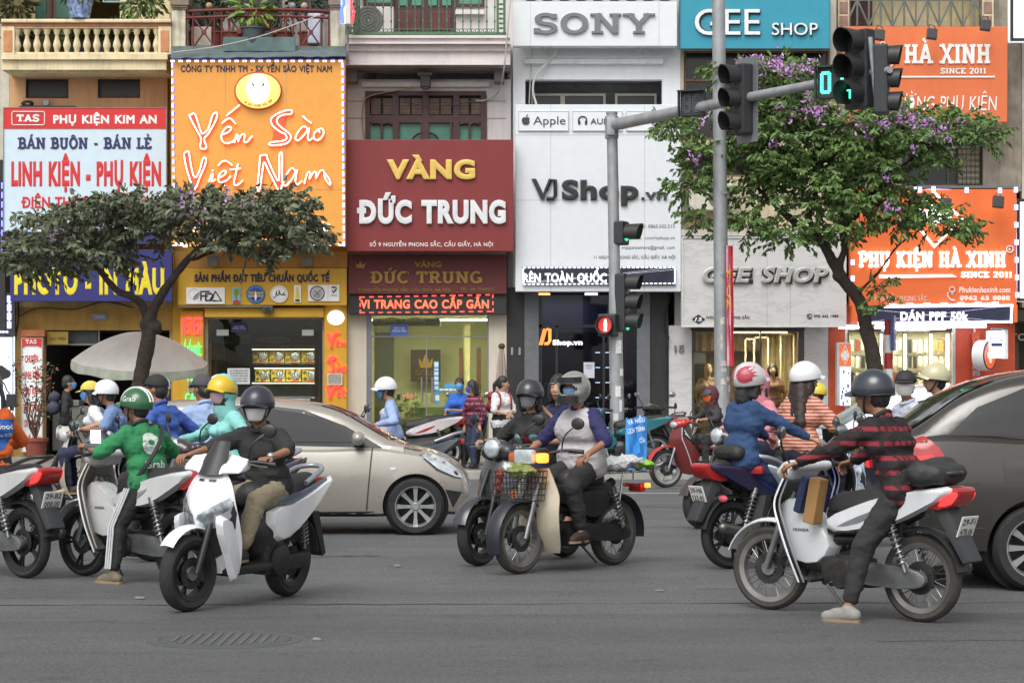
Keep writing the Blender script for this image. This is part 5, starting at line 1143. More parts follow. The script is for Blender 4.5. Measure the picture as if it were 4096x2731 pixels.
# --- orange shop signs
D = FW - .8
s = board('upper orange sign with white slab capitals and three spotlights', c3, 1208, 168, 2242, 766, D, .25, mat('#da7040', .5, var=.06))
slab('HÀ XINH', c3, 1594, 400, 2140, 280, D - .003, WPNT, s, t=.22, ser=.36, depth=.02); slab('SINCE 2011', c3, 1822, 464, 2112, 430, D - .003, WPNT, s, t=.2, ser=.32, depth=.012)
panel('rule', c3, 1560, 478, 2164, 488, D - .02, .02, WPNT, s); text('CƯỜNG PHỤ KIỆN', c3, 1500, 694, 2176, 600, D - .003, WPNT, s, .0, .02, shear=.1)
strokes(c3, [[(1560, 365), (1480, 455), (1380, 345), (1460, 262)]], D - .015, .02, WPNT, s, 'diamond', closed=True, sm=0)
def spot(label, cm, x, y, sz, Dd, on=False):
 f = thing('spotlight', label, 'spotlight', at(*cm(x, y), Dd), group='spotlights over the orange signs'); mx = Matrix.Translation(at(*cm(x, y), Dd)) @ Matrix.Rotation(.12, 4, 'Y') @ Matrix.Rotation(-.25, 4, 'X')
 k_ = sz * .6377 * Dd / FPX; B().mbox((k_, .09, k_ * 1.05), mx, .012).done('housing', BLK, f); B().mbox((k_ * .84, .01, k_ * .86), mx @ Matrix.Translation((0, .05, -.0))).done('lamp_glass', glow('#fff2c8', 2.6), f)
 B().tube([at(*cm(x - sz * .35, y - sz * .5), Dd + .03), at(*cm(x - sz * .2, y - sz * .95), Dd + .3), at(*cm(x + sz * .2, y - sz * .85), Dd + .35), at(*cm(x + sz * .35, y - sz * .5), Dd + .03)], .012, 6).done('bracket', mat('#4a4744', .5), f)
for x, y, lb in ((1440, 222, 'first'), (1768, 216, 'middle'), (2104, 162, 'last and highest')): spot(lb + ' black spotlight clamped along the upper orange sign', c3, x, y, 64, D - .45)
D = FW - .95
s = board('lower orange sign with glowing white slab capitals and diamond flower emblem', c3, 1260, 1188, 2300, 1920, D, .3, mat('#d8652e', .5, var=.05, emit=.06))
c8 = lambda x, y: (3300 + .5422 * x, 700 + .5421 * y)
slab('PHỤ KIỆN HÀ XINH', c8, 248, 680, 1336, 566, D - .004, glow('#fbfbff', 0.97), s, t=.22, ser=.36, depth=.05); slab('SINCE 2011', c8, 1002, 756, 1384, 714, D - .004, glow('#fbfbff', 0.97), s, t=.17, ser=.3, depth=.03)
shape(c8, [(402, 738), (935, 734), (970, 752), (402, 760)], D - .03, glow('#fbfbff', 1.2), s, 'rule', .03)
strokes(c8, [[(804, 130), (1008, 325), (806, 528), (640, 325)]], D - .04, .035, glow('#f4f4ff', 1.6), s, 'diamond', closed=True, sm=0)
for x, y, r_ in ((800, 248, 50), (735, 308, 48), (880, 310, 50), (808, 330, 40)): disc(c8, x, y, r_, r_, D - .03, .03, glow('#f6f6ff', 1.4), s, 'flower_petal', 20)
ring(c8, 1364, 548, 24, 24, D - .02, .012, WPNT, s, 'registered_ring'); text('R', c8, 1354, 558, 1376, 538, D - .01, WPNT, s, .04, .01)
text('Phukienhaxinh.com', c8, 988, 868, 1368, 822, D - .004, mat('#e9cfc2', .5, emit=.12), s, .03, .006, shear=.15); slab('0962 63 8888'.replace('9', '0').replace('6', '0').replace('3', '2').replace('8', '0'), c8, 2000, 2, 2001, 1, D + .2, WPNT, s) if False else text('0962 63 8888', c8, 994, 924, 1366, 888, D - .004, mat('#e9cfc2', .5, emit=.12), s, .06, .006)
text('9 NGUYỄN PHONG SẮC', c8, 360, 928, 750, 890, D - .004, mat('#e2b8a4', .5), s, .02, .006)
ring(c8, 938, 846, 19, 19, D - .012, .014, mat('#e9cfc2', .5), s, 'map_pin'); shape(c8, [(922, 858), (954, 858), (938, 888)], D - .012, mat('#e9cfc2', .5), s, 'map_pin_tip'); strokes(c8, [[(912, 866), (905, 890), (925, 918), (955, 924)]], D - .012, .02, mat('#e9cfc2', .5), s, 'phone_symbol')
leds(c8, [(660, 108), (700, 110), (800, 104), (1045, 112), (1290, 116)] + run(1408, 110, 1418, 885, 7) + run(204, 645, 204, 765, 2), D - .002, (.07, .1), glow('#c0c4ff', 2.2), s, 'led_dot')
for x, y, lb in ((890, 215, 'black spotlight in front of the glowing flower emblem'), (1278, 200, 'black spotlight near the top corner of the lower orange sign')):
 spot(lb, c8, x, y, 70, D - .4)
D = FW - 1.0
s = board('dark LED board with white letters between two glowing dotted lines', c8, 245, 962, 1388, 1092, D, .3, mat('#272b46', .4), name='led_sign'); text('DÁN PPF 50k', c8, 556, 1074, 1058, 1006, D - .004, glow('#f8f8ff', 1.1), s, .035, .015)
WL = glow('#dfe0ff', 2.1)
leds(c8, run(440, 972, 1380, 962, 62) + run(250, 1092, 1376, 1082, 74), D - .004, (.035, .04), WL, s, 'led_dot'); leds(c8, run(1378, 965, 1372, 1085, 9) + run(250, 985, 250, 1035, 4), D - .004, (.04, .04), WL, s, 'led_dot'); leds(c8, run(500, 958, 1255, 946, 7), D - .004, (.13, .05), WL, s, 'led_dot')
panel('cheek', c8, 200, 962, 244, 1092, D + .02, .28, ORS, s); panel('cheek', c8, 1389, 955, 1420, 1086, D + .02, .28, ORS, s)
def bar_sign(label, cm, x0, y0, x1, ym, y1, Dd):
 s = board(label, cm, x0, y0, x1, y1, Dd, .25, mat('#b9bcc0', .4), name='totem_sign'); panel('orange_face', cm, x0 + 18, y0 + 14, x1, ym, Dd - .01, .01, mat('#e06c34', .4, emit=.25), s); panel('picture_face', cm, x0 + 22, ym + 2, x1 - 2, y1, Dd - .01, .01, mat('#dfe6f6', .4, emit=.5, var=.3, scale=20), s)
 mx_ = (x0 + 18 + x1) / 2; my = (y0 + 14 + ym) / 2; strokes(cm, [[(mx_, my - 70), (mx_ + 30, my), (mx_, my + 70), (mx_ - 30, my)]], Dd - .014, .014, WPNT, s, 'diamond', closed=True, sm=0)
 for dx, dy in ((0, -22), (-14, 0), (14, 0), (0, 22)): disc(cm, mx_ + dx, my + dy, 12, 16, Dd - .012, .006, WPNT, s, 'flower_petal', 14)
 rnd = random.Random(3); q = B()
 for i in range(14): x = rnd.uniform(x0 + 28, x1 - 16); y = rnd.uniform(ym + 20, y1 - 20); fbox(q, cm, x, y, x + 10, y + rnd.uniform(10, 26), Dd - .013, .004)
 q.done('goods_print', mat('#3d4c74', .5), s); return s
bar_sign('narrow upright lightbox with orange top beside the marble pillar', c8, 88, 1235, 192, 1410, 1700, FW - .5)
s = thing('round_sign', 'round double sided orange sign on a bracket at the shop end', 'sign', at(*c8(1170, 1440), FW - .8)); ctr = at(*c8(1172, 1330), FW - .75)
mx = Matrix.Translation(ctr) @ Matrix.Rotation(radians(52), 4, 'Z'); B().lathe([(.001, -.12), (.29, -.12), (.3, -.1), (.3, .1), (.29, .12), (.001, .12)], axis='Y', n=36, mx=mx).done('drum', mat('#e3e3e3', .4), s, smooth=40); B().lathe([(.001, -.13), (.26, -.13), (.26, -.118), (.001, -.118)], axis='Y', n=36, mx=mx).done('face', mat('#e0662e', .4, emit=.3), s); B().lathe([(.26, -.14), (.28, -.14), (.28, -.115), (.26, -.115)], axis='Y', n=36, closed=True, mx=mx).done('face_ring', mat('#2a2c54', .4), s)
q = B()
for dx, dz in ((0, .1), (-.08, 0), (.08, 0), (0, -.1)): q.lathe([(.001, -.005), (.06, -.005), (.06, .005), (.001, .005)], V((dx, -.14, dz)), 'Y', 14)
q.done('flower_motif', WPNT, s, mx=mx); B().tube([ctr + V((.1, .1, 0)), ctr + V((.2, .6, 0))], .025, 6).done('bracket', BLK, s)
s = board('white lightbox hanging out with blue greeting letters', c8, 1212, 1150, 1322, 1350, FW - .9, .3, glow('#f2f4ff', 1.3), name='lightbox'); text('Kính Chào', c8, 1218, 1226, 1316, 1186, FW - .904, mat('#2a2c54', .5), s, .03, .004); panel('band', c8, 1226, 1238, 1308, 1264, FW - .906, .004, mat('#3a4a78', .5), s); text('Quý Khách', c8, 1226, 1286, 1308, 1268, FW - .904, mat('#2a2c54', .5), s, .03, .004); panel('case_side', c8, 1322, 1140, 1350, 1355, FW - .85, .25, mat('#d6d8dc', .4), s); panel('hanger', c8, 1230, 1128, 1340, 1142, FW - .8, .1, mat('#8a8c90', .4), s)
s = board('orange picture poster at the shop end with a diamond', c8, 1085, 1160, 1150, 1500, FW - .1, .05, mat('#c24a1c', .5, var=.1), name='poster'); strokes(c8, [[(1117, 1180), (1140, 1225), (1117, 1275), (1094, 1225)]], FW - .11, .01, mat('#e0a080', .5), s, 'diamond', closed=True, sm=0); q = B()
for i in range(12): fbox(q, c8, 1090 + (i % 3) * 19, 1300 + (i // 3) * 48, 1104 + (i % 3) * 19, 1335 + (i // 3) * 48, FW - .106, .006)
q.done('goods_print', mat('#8b93a8', .5, var=.5, scale=15), s)
# edge lightboxes
board('big white lightbox in a thin black frame near the roof corner', ident, 4042, -60, 4300, 165, FW - .6, .25, glow('#e6eeee', 0.66), name='lightbox', edge=(BLK, 12))
board('cream white lightbox in a black frame beside the lower orange sign', ident, 4068, 795, 4330, 1205, FW - .7, .25, glow('#fff3e2', 0.84), name='lightbox', edge=(BLK, 12))
# ================================================================ trees on the pavement
BARK = mat('#3a322b', .9, var=.4, scale=14, bump=.6)
def crown(parent, cm, clumps, D, leaves, L, cols, flowers=(), seed=1, dd=1.2, fcol='#b583b8'):
 rnd = random.Random(seed); b = B(); k = .6 * D / FPX; tot = sum(c[4] for c in clumps)
 twigs = B()
 for c in clumps:
  n = int(leaves * c[4] / tot / 9)
  for _ in range(n):
   d = V((rnd.gauss(0, 1), rnd.gauss(0, 1), rnd.gauss(0, 1))).normalized() * rnd.random() ** .45
   p = at(*cm(c[0] + d.x * c[2], c[1] - d.z * c[3]), D); p.y += d.y * dd * min(1, c[2] / 260 + .35)
   out = V((d.x, d.y * .8, d.z * .4 + .15)); out = out.normalized() if out.length > .01 else V((0, -1, 0))
   b.mi = rnd.choices(range(len(cols)), [q[1] * (1 + (d.z if i == 0 else -d.z * .6)) + .02 for i, q in enumerate(cols)])[0]  # clump tops get paler leaves, undersides darker: light and shade by colour
   tl = L * rnd.uniform(1.5, 2.8); tip = p + out * tl + V((0, 0, -tl * .25))
   twigs.tube([p - out * tl * .5, p, tip], [.006, .005, .002], 4)
   for j in range(9):
    t = j / 8; q = p.lerp(tip, t); s = 1 if j % 2 else -1; side = V((-out.y, out.x, 0)) * s
    dr = out * .5 + side * rnd.uniform(.4, 1) + V((0, 0, rnd.uniform(-1.3, .1)))
    leaf(b, q, dr, L * rnd.uniform(.7, 1.25), rnd)
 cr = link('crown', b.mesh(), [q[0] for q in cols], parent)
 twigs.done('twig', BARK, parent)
 if flowers:
  f = B()
  for x, y, rx, ry, n in flowers:
   for _ in range(n):
    p = at(*cm(x + rnd.gauss(0, .5) * rx, y + rnd.gauss(0, .5) * ry), D - rnd.uniform(.2, 1.3))
    for _ in range(rnd.randint(5, 9)):
     q = p + V((rnd.gauss(0, .035), rnd.gauss(0, .035), rnd.gauss(0, .05))); d = V((rnd.gauss(0, 1), rnd.gauss(0, 1) - .5, rnd.gauss(0, 1)))
     leaf(f, q, d, rnd.uniform(.06, .1), rnd)
  f.done('blossom', mat(fcol, .6, var=.4, scale=12), parent)
 return cr
def limb(b, cm, pts, D, r0, r1, dy=0.):
 p = smooth_poly([at(*cm(*q), D) + V((0, dy * i / max(1, len(pts) - 1), 0)) for i, q in enumerate(pts)], 4, False); n = len(p); rr = []
 for i in range(n):
  t = i / (n - 1); rr.append((r0 + (r1 - r0) * t) * (1 + .12 * noise.noise(p[i] * 4)))
  p[i] = p[i] + V((noise.noise(p[i] * 2.2), noise.noise(p[i] * 2.2 + V((9, 0, 0))), 0)) * .03
 b.tube(p, rr, 10)
DT = 39.4
t1 = thing('street_tree', 'dark leaved flat crowned street tree over the white parasol with a few pale blossoms', 'tree', at(*c4(870, 1600), DT))
b = B(); limb(b, c4, [(862, 1620), (885, 1450), (925, 1230), (965, 1030), (992, 850), (1010, 690)], DT, .17, .12)
limb(b, c4, [(1005, 720), (1060, 610), (1120, 520), (1200, 420), (1290, 320), (1380, 230), (1450, 130)], DT, .095, .045, -.5); limb(b, c4, [(1005, 720), (960, 620), (900, 570), (810, 530), (745, 460), (690, 380), (600, 280)], DT, .085, .04, -.6)
limb(b, c4, [(1290, 320), (1420, 260), (1620, 180), (1900, 130)], DT, .04, .015, .5); limb(b, c4, [(720, 430), (560, 300), (350, 250), (180, 260)], DT, .035, .012, .4); limb(b, c4, [(880, 560), (870, 380), (820, 180)], DT, .03, .012, .7)
for q in ((1010, 690), (985, 750), (1045, 770)): b.ell(at(*c4(*q), DT), (.13, .13, .13), 10)
t1k = link('trunk', blob(b, .022, 2), BARK, t1, smooth=60)
rough(t1k.data, 9, .014)
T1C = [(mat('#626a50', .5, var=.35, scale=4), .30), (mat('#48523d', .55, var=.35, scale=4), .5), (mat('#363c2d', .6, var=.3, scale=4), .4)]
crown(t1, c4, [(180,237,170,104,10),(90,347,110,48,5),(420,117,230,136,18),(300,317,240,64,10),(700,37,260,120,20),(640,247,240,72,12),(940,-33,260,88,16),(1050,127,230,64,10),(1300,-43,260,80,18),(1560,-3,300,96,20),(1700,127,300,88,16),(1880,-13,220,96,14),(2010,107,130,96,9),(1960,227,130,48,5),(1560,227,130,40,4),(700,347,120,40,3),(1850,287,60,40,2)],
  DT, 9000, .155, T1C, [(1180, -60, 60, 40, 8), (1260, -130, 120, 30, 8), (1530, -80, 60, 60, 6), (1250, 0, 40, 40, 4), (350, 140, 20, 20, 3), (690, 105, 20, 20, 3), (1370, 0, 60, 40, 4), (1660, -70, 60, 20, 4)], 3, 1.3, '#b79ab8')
DT2 = 38.3
t2 = thing('street_tree', 'tall green street tree covered in purple blossom behind the traffic lights', 'tree', at(*c6(1440, 1450), DT2))
b = B(); limb(b, c6, [(1450, 1500), (1425, 1150), (1405, 880), (1375, 720), (1340, 560), (1290, 440), (1200, 330), (1120, 190), (1050, 80), (930, 0), (800, -110)], DT2, .16, .06)
limb(b, c6, [(1190, 320), (1185, 240), (1215, 150), (1185, 20), (1230, -150), (1300, -350)], DT2, .08, .03, -.4); limb(b, c6, [(1060, 90), (1000, -60), (1060, -250), (1020, -500), (960, -720)], DT2, .06, .02, .6); limb(b, c6, [(1290, 440), (1420, 300), (1560, 120), (1700, 40)], DT2, .035, .012, -.3); limb(b, c6, [(820, -90), (650, -250), (420, -450)], DT2, .045, .015, -.4); limb(b, c6, [(1215, 60), (1450, -250), (1750, -480), (2000, -560)], DT2, .045, .012, .3)
b.ell(at(*c6(1190, 320), DT2), (.13, .12, .12), 10)
tk = link('trunk', blob(b, .022, 2), BARK, t2, smooth=60)
rough(tk.data, 9, .014)
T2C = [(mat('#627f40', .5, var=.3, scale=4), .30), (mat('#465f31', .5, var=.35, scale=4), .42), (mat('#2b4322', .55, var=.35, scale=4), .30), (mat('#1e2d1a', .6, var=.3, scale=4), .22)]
cl = [(140, 775, 120, 45, 5), (560, 485, 200, 54, 8), (820, 465, 240, 54, 11), (330, 965, 110, 99, 6), (260, 1145, 120, 54, 5), (300, 1355, 60, 54, 2), (620, 745, 200, 108, 9), (640, 945, 190, 117, 11), (900, 665, 220, 99, 13), (900, 885, 230, 117, 15), (980, 1045, 260, 117, 15), (700, 1205, 190, 108, 6), (1080, 1225, 220, 117, 12), (620, 1415, 140, 72, 5), (1250, 745, 210, 90, 13), (1350, 925, 230, 117, 14), (1450, 1095, 150, 117, 10), (1330, 1285, 180, 117, 9), (1560, 755, 210, 72, 12), (1650, 895, 200, 72, 10), (1850, 785, 160, 54, 8), (2060, 835, 130, 63, 7), (1790, 1005, 90, 45, 3), (1540, 1385, 90, 54, 4), (1780, 1365, 150, 63, 6), (1950, 1445, 90, 45, 3), (1200, 1435, 160, 63, 5), (880, 1465, 160, 63, 5), (1650, 1265, 60, 54, 3), (760, 1095, 120, 81, 5)]
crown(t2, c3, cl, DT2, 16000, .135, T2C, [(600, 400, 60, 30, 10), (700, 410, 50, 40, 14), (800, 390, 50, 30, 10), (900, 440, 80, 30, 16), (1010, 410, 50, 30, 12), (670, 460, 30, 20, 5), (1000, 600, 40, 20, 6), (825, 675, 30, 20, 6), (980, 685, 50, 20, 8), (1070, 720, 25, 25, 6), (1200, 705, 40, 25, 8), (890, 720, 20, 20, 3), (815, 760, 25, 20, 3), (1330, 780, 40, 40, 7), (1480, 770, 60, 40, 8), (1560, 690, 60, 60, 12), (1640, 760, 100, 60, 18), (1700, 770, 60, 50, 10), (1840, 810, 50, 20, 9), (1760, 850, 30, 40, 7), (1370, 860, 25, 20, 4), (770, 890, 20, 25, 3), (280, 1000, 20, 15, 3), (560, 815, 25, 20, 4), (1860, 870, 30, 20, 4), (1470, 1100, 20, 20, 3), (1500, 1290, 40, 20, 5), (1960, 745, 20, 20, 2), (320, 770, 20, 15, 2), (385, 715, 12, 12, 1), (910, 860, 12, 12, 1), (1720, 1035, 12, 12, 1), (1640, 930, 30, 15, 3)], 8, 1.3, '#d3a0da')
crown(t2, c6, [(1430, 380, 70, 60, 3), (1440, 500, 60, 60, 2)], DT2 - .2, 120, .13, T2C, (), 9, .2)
# ================================================================ poles and signals
GALV = mat('#a3a6a8', .45, .35, var=.18, scale=5, bump=.08, streak=.25); SIGB = mat('#2e3032', .55, var=.2, scale=8)
tp = thing('lamp_post', 'tall tapering galvanised lamp post rising out of the picture beside the purple tree', 'lamp post', (at(2888, 1700, 37.6).x, 37.6, .12))
a = V((at(2890, 1900, 37.6).x, 37.6, .125)); c = at(2874, 0, 37.6); c = a + (c - a) * 1.35
B().tube([a.lerp(c, i / 12) for i in range(13)], [.128 - .026 * i / 12 for i in range(13)], 20).done('pole', GALV, tp, smooth=50)
b = B(); b.tube([a, a + V((0, 0, .05))], .22, 12); b.done('base_plate', GALV, tp, smooth=30)
for z, rr in ((3.22, .121), (4.6, .119)): B().tube([a + V((0, 0, z)), a + V((0, 0, z + .05))], rr + .006, 18).done('band', mat('#8d9092', .5, .4, var=.2), tp)
p = a + V((0, 0, 1.55)); b = B()
rnd = random.Random(4)
for i in range(26):
 an = rnd.uniform(-2.9, -.2); z = rnd.uniform(-.35, .95); w_, h_ = rnd.uniform(.05, .12), rnd.uniform(.04, .14)
 r_ = [(p.x + .1285 * cos(an + t * w_ / .25), p.y + .1285 * sin(an + t * w_ / .25), p.z + z) for t in (-1, 0, 1)]
 b.sheet([r_, [(x, y, zz + h_) for x, y, zz in r_]])
b.tube([p + V((0, 0, -.3)), p + V((0, 0, 1))], .01, 5); b.done('torn_poster', mat('#c2beb6', .8, var=.4, scale=30), tp)
bn = thing('banner', 'narrow red hanging banner with white edge and yellow letters on the lamp post', 'banner', (at(2925, 1450, 37.5).x, 37.5, 2.0))
rows = []
for j in range(30):
 y = 130 + j * 26; ln = []
 for i in range(7): ln.append(at(*c6(474 + i * 7.6 + j * .25, y), 37.45 + .035 * sin(i * 1.6 + j * .25) + .02 * sin(j * .6)))
 rows.append(ln)
b = B(); b.sheet(rows); link('cloth', solid(b.mesh(), .004), mat('#c82a3a', .7, var=.15), bn, smooth=60)
for i, w_, cl_ in ((0.1, 1.3, '#d9a8b8'), (2.5, .6, '#e0b5c2')):
 b = B(); b.sheet([[r[int(i)].lerp(r[int(i) + 1], .3) + V((0, -.012, 0)), r[int(i + w_)].lerp(r[int(i + w_) + 1], .8) + V((0, -.012, 0))] for r in rows]); b.done('stripe', mat(cl_, .7, var=.2), bn)
for t_, y in (('M', 330), ('Ừ', 450), ('N', 520)): text(t_, c6, 483, y, 505, y - 60, 37.38, mat('#d8b23a', .6), bn, .03, .004)
def digit(b, s, ox, oz, w_, h_, r):
 seg = {'a': ((0, 1), (1, 1)), 'b': ((1, 1), (1, .5)), 'c': ((1, .5), (1, 0)), 'd': ((0, 0), (1, 0)), 'e': ((0, 0), (0, .5)), 'f': ((0, .5), (0, 1)), 'g': ((0, .5), (1, .5))}
 for q in {'0': 'abcdef', '1': 'bc', '8': 'abcdefg', '6': 'acdefg'}[s]:
  (x0, z0), (x1, z1) = seg[q]
  for i in range(5):
   for o_ in (-.012, .012):
    t = (i + .5) / 5; vx = x1 != x0
    b.box((ox + (x0 + (x1 - x0) * t) * w_ - r + (0 if vx else o_), -.012, oz + (z0 + (z1 - z0) * t) * h_ - r + (o_ if vx else 0)), (ox + (x0 + (x1 - x0) * t) * w_ + r + (0 if vx else o_), 0, oz + (z0 + (z1 - z0) * t) * h_ + r + (o_ if vx else 0)))
LENS = {'r': mat('#2a0f10', .25), 'a': mat('#2a2110', .25), 'g': mat('#0f2a1e', .25), 'G': glow('#2fe08f', 1.4)}
def signal(label, loc, rz, h=1.15, w_=.36, lenses='rag', visor=.24, back=False, arrow=False, rx=0.):
 mx = Matrix.Translation(loc) @ Matrix.Rotation(rz, 4, 'Z') @ Matrix.Rotation(rx, 4, 'X')
 s = thing('traffic_light', label, 'traffic light', mx=mx, group='traffic light heads')
 b = B(); b.box((-w_ / 2, 0, -h / 2), (w_ / 2, .2, h / 2), .03); b.done('housing', SIGB, s, True)
 if back: B().box((-w_ / 2 - .1, .205, -h / 2 - .12), (w_ / 2 + .1, .225, h / 2 + .12), .005).done('back_board', mat('#7d8083', .5, .3), s, True)
 R_ = w_ * .40
 for i, k_ in enumerate(lenses):
  z = h * (1 - i) / 3 if len(lenses) > 1 else 0
  B().lathe([(.001, -.03), (R_ * .6, -.025), (R_, -.005), (R_, .0)], (0, 0, z), 'Y', 20).done('lens', LENS[k_], s, True, 60)
  rows = []
  for y, sc in ((0, 1.06), (-visor * .5, 1.08), (-visor, 1.1)):
   rows.append([V((R_ * sc * sin(a), y * (1 - .35 * abs(a) / 2.4), z + R_ * sc * cos(a))) for a in [(-2.3 + 4.6 * j / 18) for j in range(19)]])
  b = B(); b.sheet(rows); link('visor', solid(b.mesh(), .012, 0), mat('#232527', .5, var=.2), s, True, 60)
 return s
DA = 38.0
p1 = thing('signal_post', 'grey steel traffic signal post with a long cantilever arm and stuck paper scraps', 'signal post', (at(2475, 1800, DA).x, DA, .12))
a = V((at(2472, 1900, DA).x, DA, .125)); c = at(2447, 455, DA)
B().tube([a.lerp(c, i / 10) for i in range(11)], [.125, .122, .12, .118, .116, .1, .098, .096, .094, .092, .09], 18).done('pole', GALV, p1, smooth=40)
b = B(); b.tube([c, c + V((0, 0, .02))], .1, 16); b.tube([c + V((0, 0, -.42)), c + V((0, 0, -.05))], .115, 16); fbox(b, ident, 2428, 468, 2460, 540, DA - .2, .2, .01); b.done('collar', GALV, p1, smooth=40)
A0 = at(2455, 500, DA - .1); A1 = at(3548, 278, 31.7)
B().tube([A0.lerp(A1, i / 8) for i in range(9)], [.105 - .055 * i / 8 for i in range(9)], 14).done('arm', GALV, p1, smooth=40)
b = B(); rnd = random.Random(6)
for z, an, w_, h_ in ((2.08, -1.5, .1, .22), (1.35, -1.7, .12, .18), (1.7, -1.1, .06, .12), (.95, -1.9, .09, .12), (1.1, -1.2, .05, .2), (.7, -1.5, .05, .1)):
 r_ = [(a.x - .005 + .127 * cos(an + t * w_ / .25), a.y + .127 * sin(an + t * w_ / .25), z) for t in (-1, 0, 1)]; b = B(); b.sheet([r_, [(x, y, q + h_) for x, y, q in r_]]); b.done('paper_scrap', mat('#d6d6d3', .8, var=.2, scale=25), p1)
LN = lambda t: A0.lerp(A1, t)
def on_arm(px):                                       # point of the arm seen in a column
 lo, hi = 0., 1.
 for _ in range(30):
  m_ = (lo + hi) / 2; q = LN(m_)
  if q.x / q.y * FPX + 2048 < px: lo = m_
  else: hi = m_
 return LN(lo)
q = on_arm(2935); signal('black three lens signal head in front of the lamp post', q + V((0, -.3, -.02)), radians(-62), 1.08, .36, 'rag', .28, True)
q = on_arm(3400); signal('big black signal head showing green beside the lit countdown', V((q.x + .02, q.y - .35, at(0, 290, q.y).z)), radians(-50), 1.12, .42, 'rag', .34)
hd = [o for o in COL.objects if o.get('label', '').startswith('big black signal')][0]; q = B(); q.box((-.08, -.04, -.42), (-.055, -.035, -.30)); q.box((-.12, -.04, -.31), (-.055, -.035, -.29)); q.done('lit_arrow', glow('#4dffc0', 2), hd, True)
q = on_arm(3548); signal('black signal head turned away beyond the arm end', V((at(3560, 310, q.y).x, q.y + .1, at(0, 315, q.y).z)), radians(75), .98, .34, 'rag', .2)
b = B(); e = at(3480, 150, 31.9); f = at(3510, 455, 31.9); b.tube([e, f], .035, 10); b.tube([LN(.93), at(3560, 280, 31.6)], .05, 10); b.done('head_bracket', GALV, p1, smooth=50)
def countdown(label, px, py, Dq, rz, sz, digits, m, dim):
 mx = Matrix.Translation(at(px, py, Dq)) @ Matrix.Rotation(rz, 4, 'Z'); s = thing('countdown_timer', label, 'countdown timer', mx=mx)
 B().box((-sz / 2, 0, -sz / 2), (sz / 2, .12, sz / 2), .02).done('housing', SIGB, s, True); b = B(); b.box((-sz / 2 - .02, -.1, sz / 2 - .01), (sz / 2 + .02, .01, sz / 2 + .012)); b.box((-sz / 2 - .02, -.07, -sz / 2), (-sz / 2, .0, sz / 2)); b.done('hood', SIGB, s, True)
 b = B()
 for i, d in enumerate(digits): digit(b, d, -sz * .34 + i * sz * .42, -sz * .3, sz * .26, sz * .6, .009)
 b.tube([V((-sz * .3, .04, 0)), V((sz * .3, .04, 0))], .005, 4); b.done('digits', m, s, True)
 B().mbox((.06, .25, .06), Matrix.Translation((0, .2, 0))).done('bracket', GALV, s, True)
countdown('unlit black countdown box showing grey digits below the arm', 2768, 415, on_arm(2768).y - .2, radians(-25), .40, '86', mat('#56585a', .5), True)
countdown('black countdown box with a lit green zero', 3328, 330, on_arm(3328).y - .3, radians(-30), .46, '01', glow('#4dffc0', 2.2), False)
signal('single lens side signal with a green lit visor high on the signal post', at(2505, 932, DA), radians(68), .40, .34, 'G', .30)
signal('three lens side signal head on the signal post above the pedestrian light', at(2510, 1210, DA), radians(70), .98, .34, 'raG', .28)
mx = Matrix.Translation(at(2425, 1300, DA - .25)) @ Matrix.Rotation(radians(-22), 4, 'Z')
s = thing('pedestrian_light', 'small pedestrian signal glowing with a red standing man', 'pedestrian light', mx=mx); B().box((-.16, 0, -.19), (.16, .2, .19), .03).done('housing', SIGB, s, True); B().lathe([(.001, -.01), (.13, -.01), (.13, 0), (.001, 0)], (-.01, 0, 0), 'Y', 24).done('lens', glow('#a01014', 1.2), s, True)
b = B(); b.ell((-.01, -.02, .075), (.022, .008, .024), 10); b.box((-.038, -.025, -.03), (.018, -.015, .048), .006); b.box((-.032, -.025, -.1), (-.012, -.015, -.03)); b.box((-.006, -.025, -.1), (.014, -.015, -.03)); b.done('man_symbol', glow('#ffd0b0', 2.5), s, True); B().lathe([(.15, -.12), (.145, -.12), (.14, 0), (.15, 0)], (-.01, 0, 0), 'Y', 20, True).done('visor', SIGB, s, True)
# striped post and small blue sign
D = 38.5; s = thing('striped_post', 'red and white striped street sign post in front of the phone case shop', 'sign post', V((at(*c8(468, 1400), D).x, D, .12)))
x = at(*c8(468, 1400), D).x
for i, (y0, y1, cl_) in enumerate(((1066, 1180, '#a3242a'), (1180, 1312, '#d8d9d8'), (1312, 1430, '#a3242a'), (1430, 1560, '#d8d9d8'), (1560, 1690, '#a3242a'), (1690, 1850, '#d8d9d8'))):
 B().tube([V((x, D, at(*c8(0, y1), D).z)), V((x, D, at(*c8(0, y0), D).z))], .072, 16).done('band', mat(cl_, .5, var=.12, streak=.1), s, smooth=50)
B().tube([V((x, D, .12)), V((x, D, at(*c8(0, 1850), D).z))], .072, 16).done('base', mat('#a3242a', .5), s, smooth=50)
B().mbox((.06, .5, .6), Matrix.Translation(at(*c8(503, 1165), D)) @ Matrix.Rotation(radians(-14), 4, 'Z'), .01).done('sign_plate', mat('#2c3d6e', .4), s)
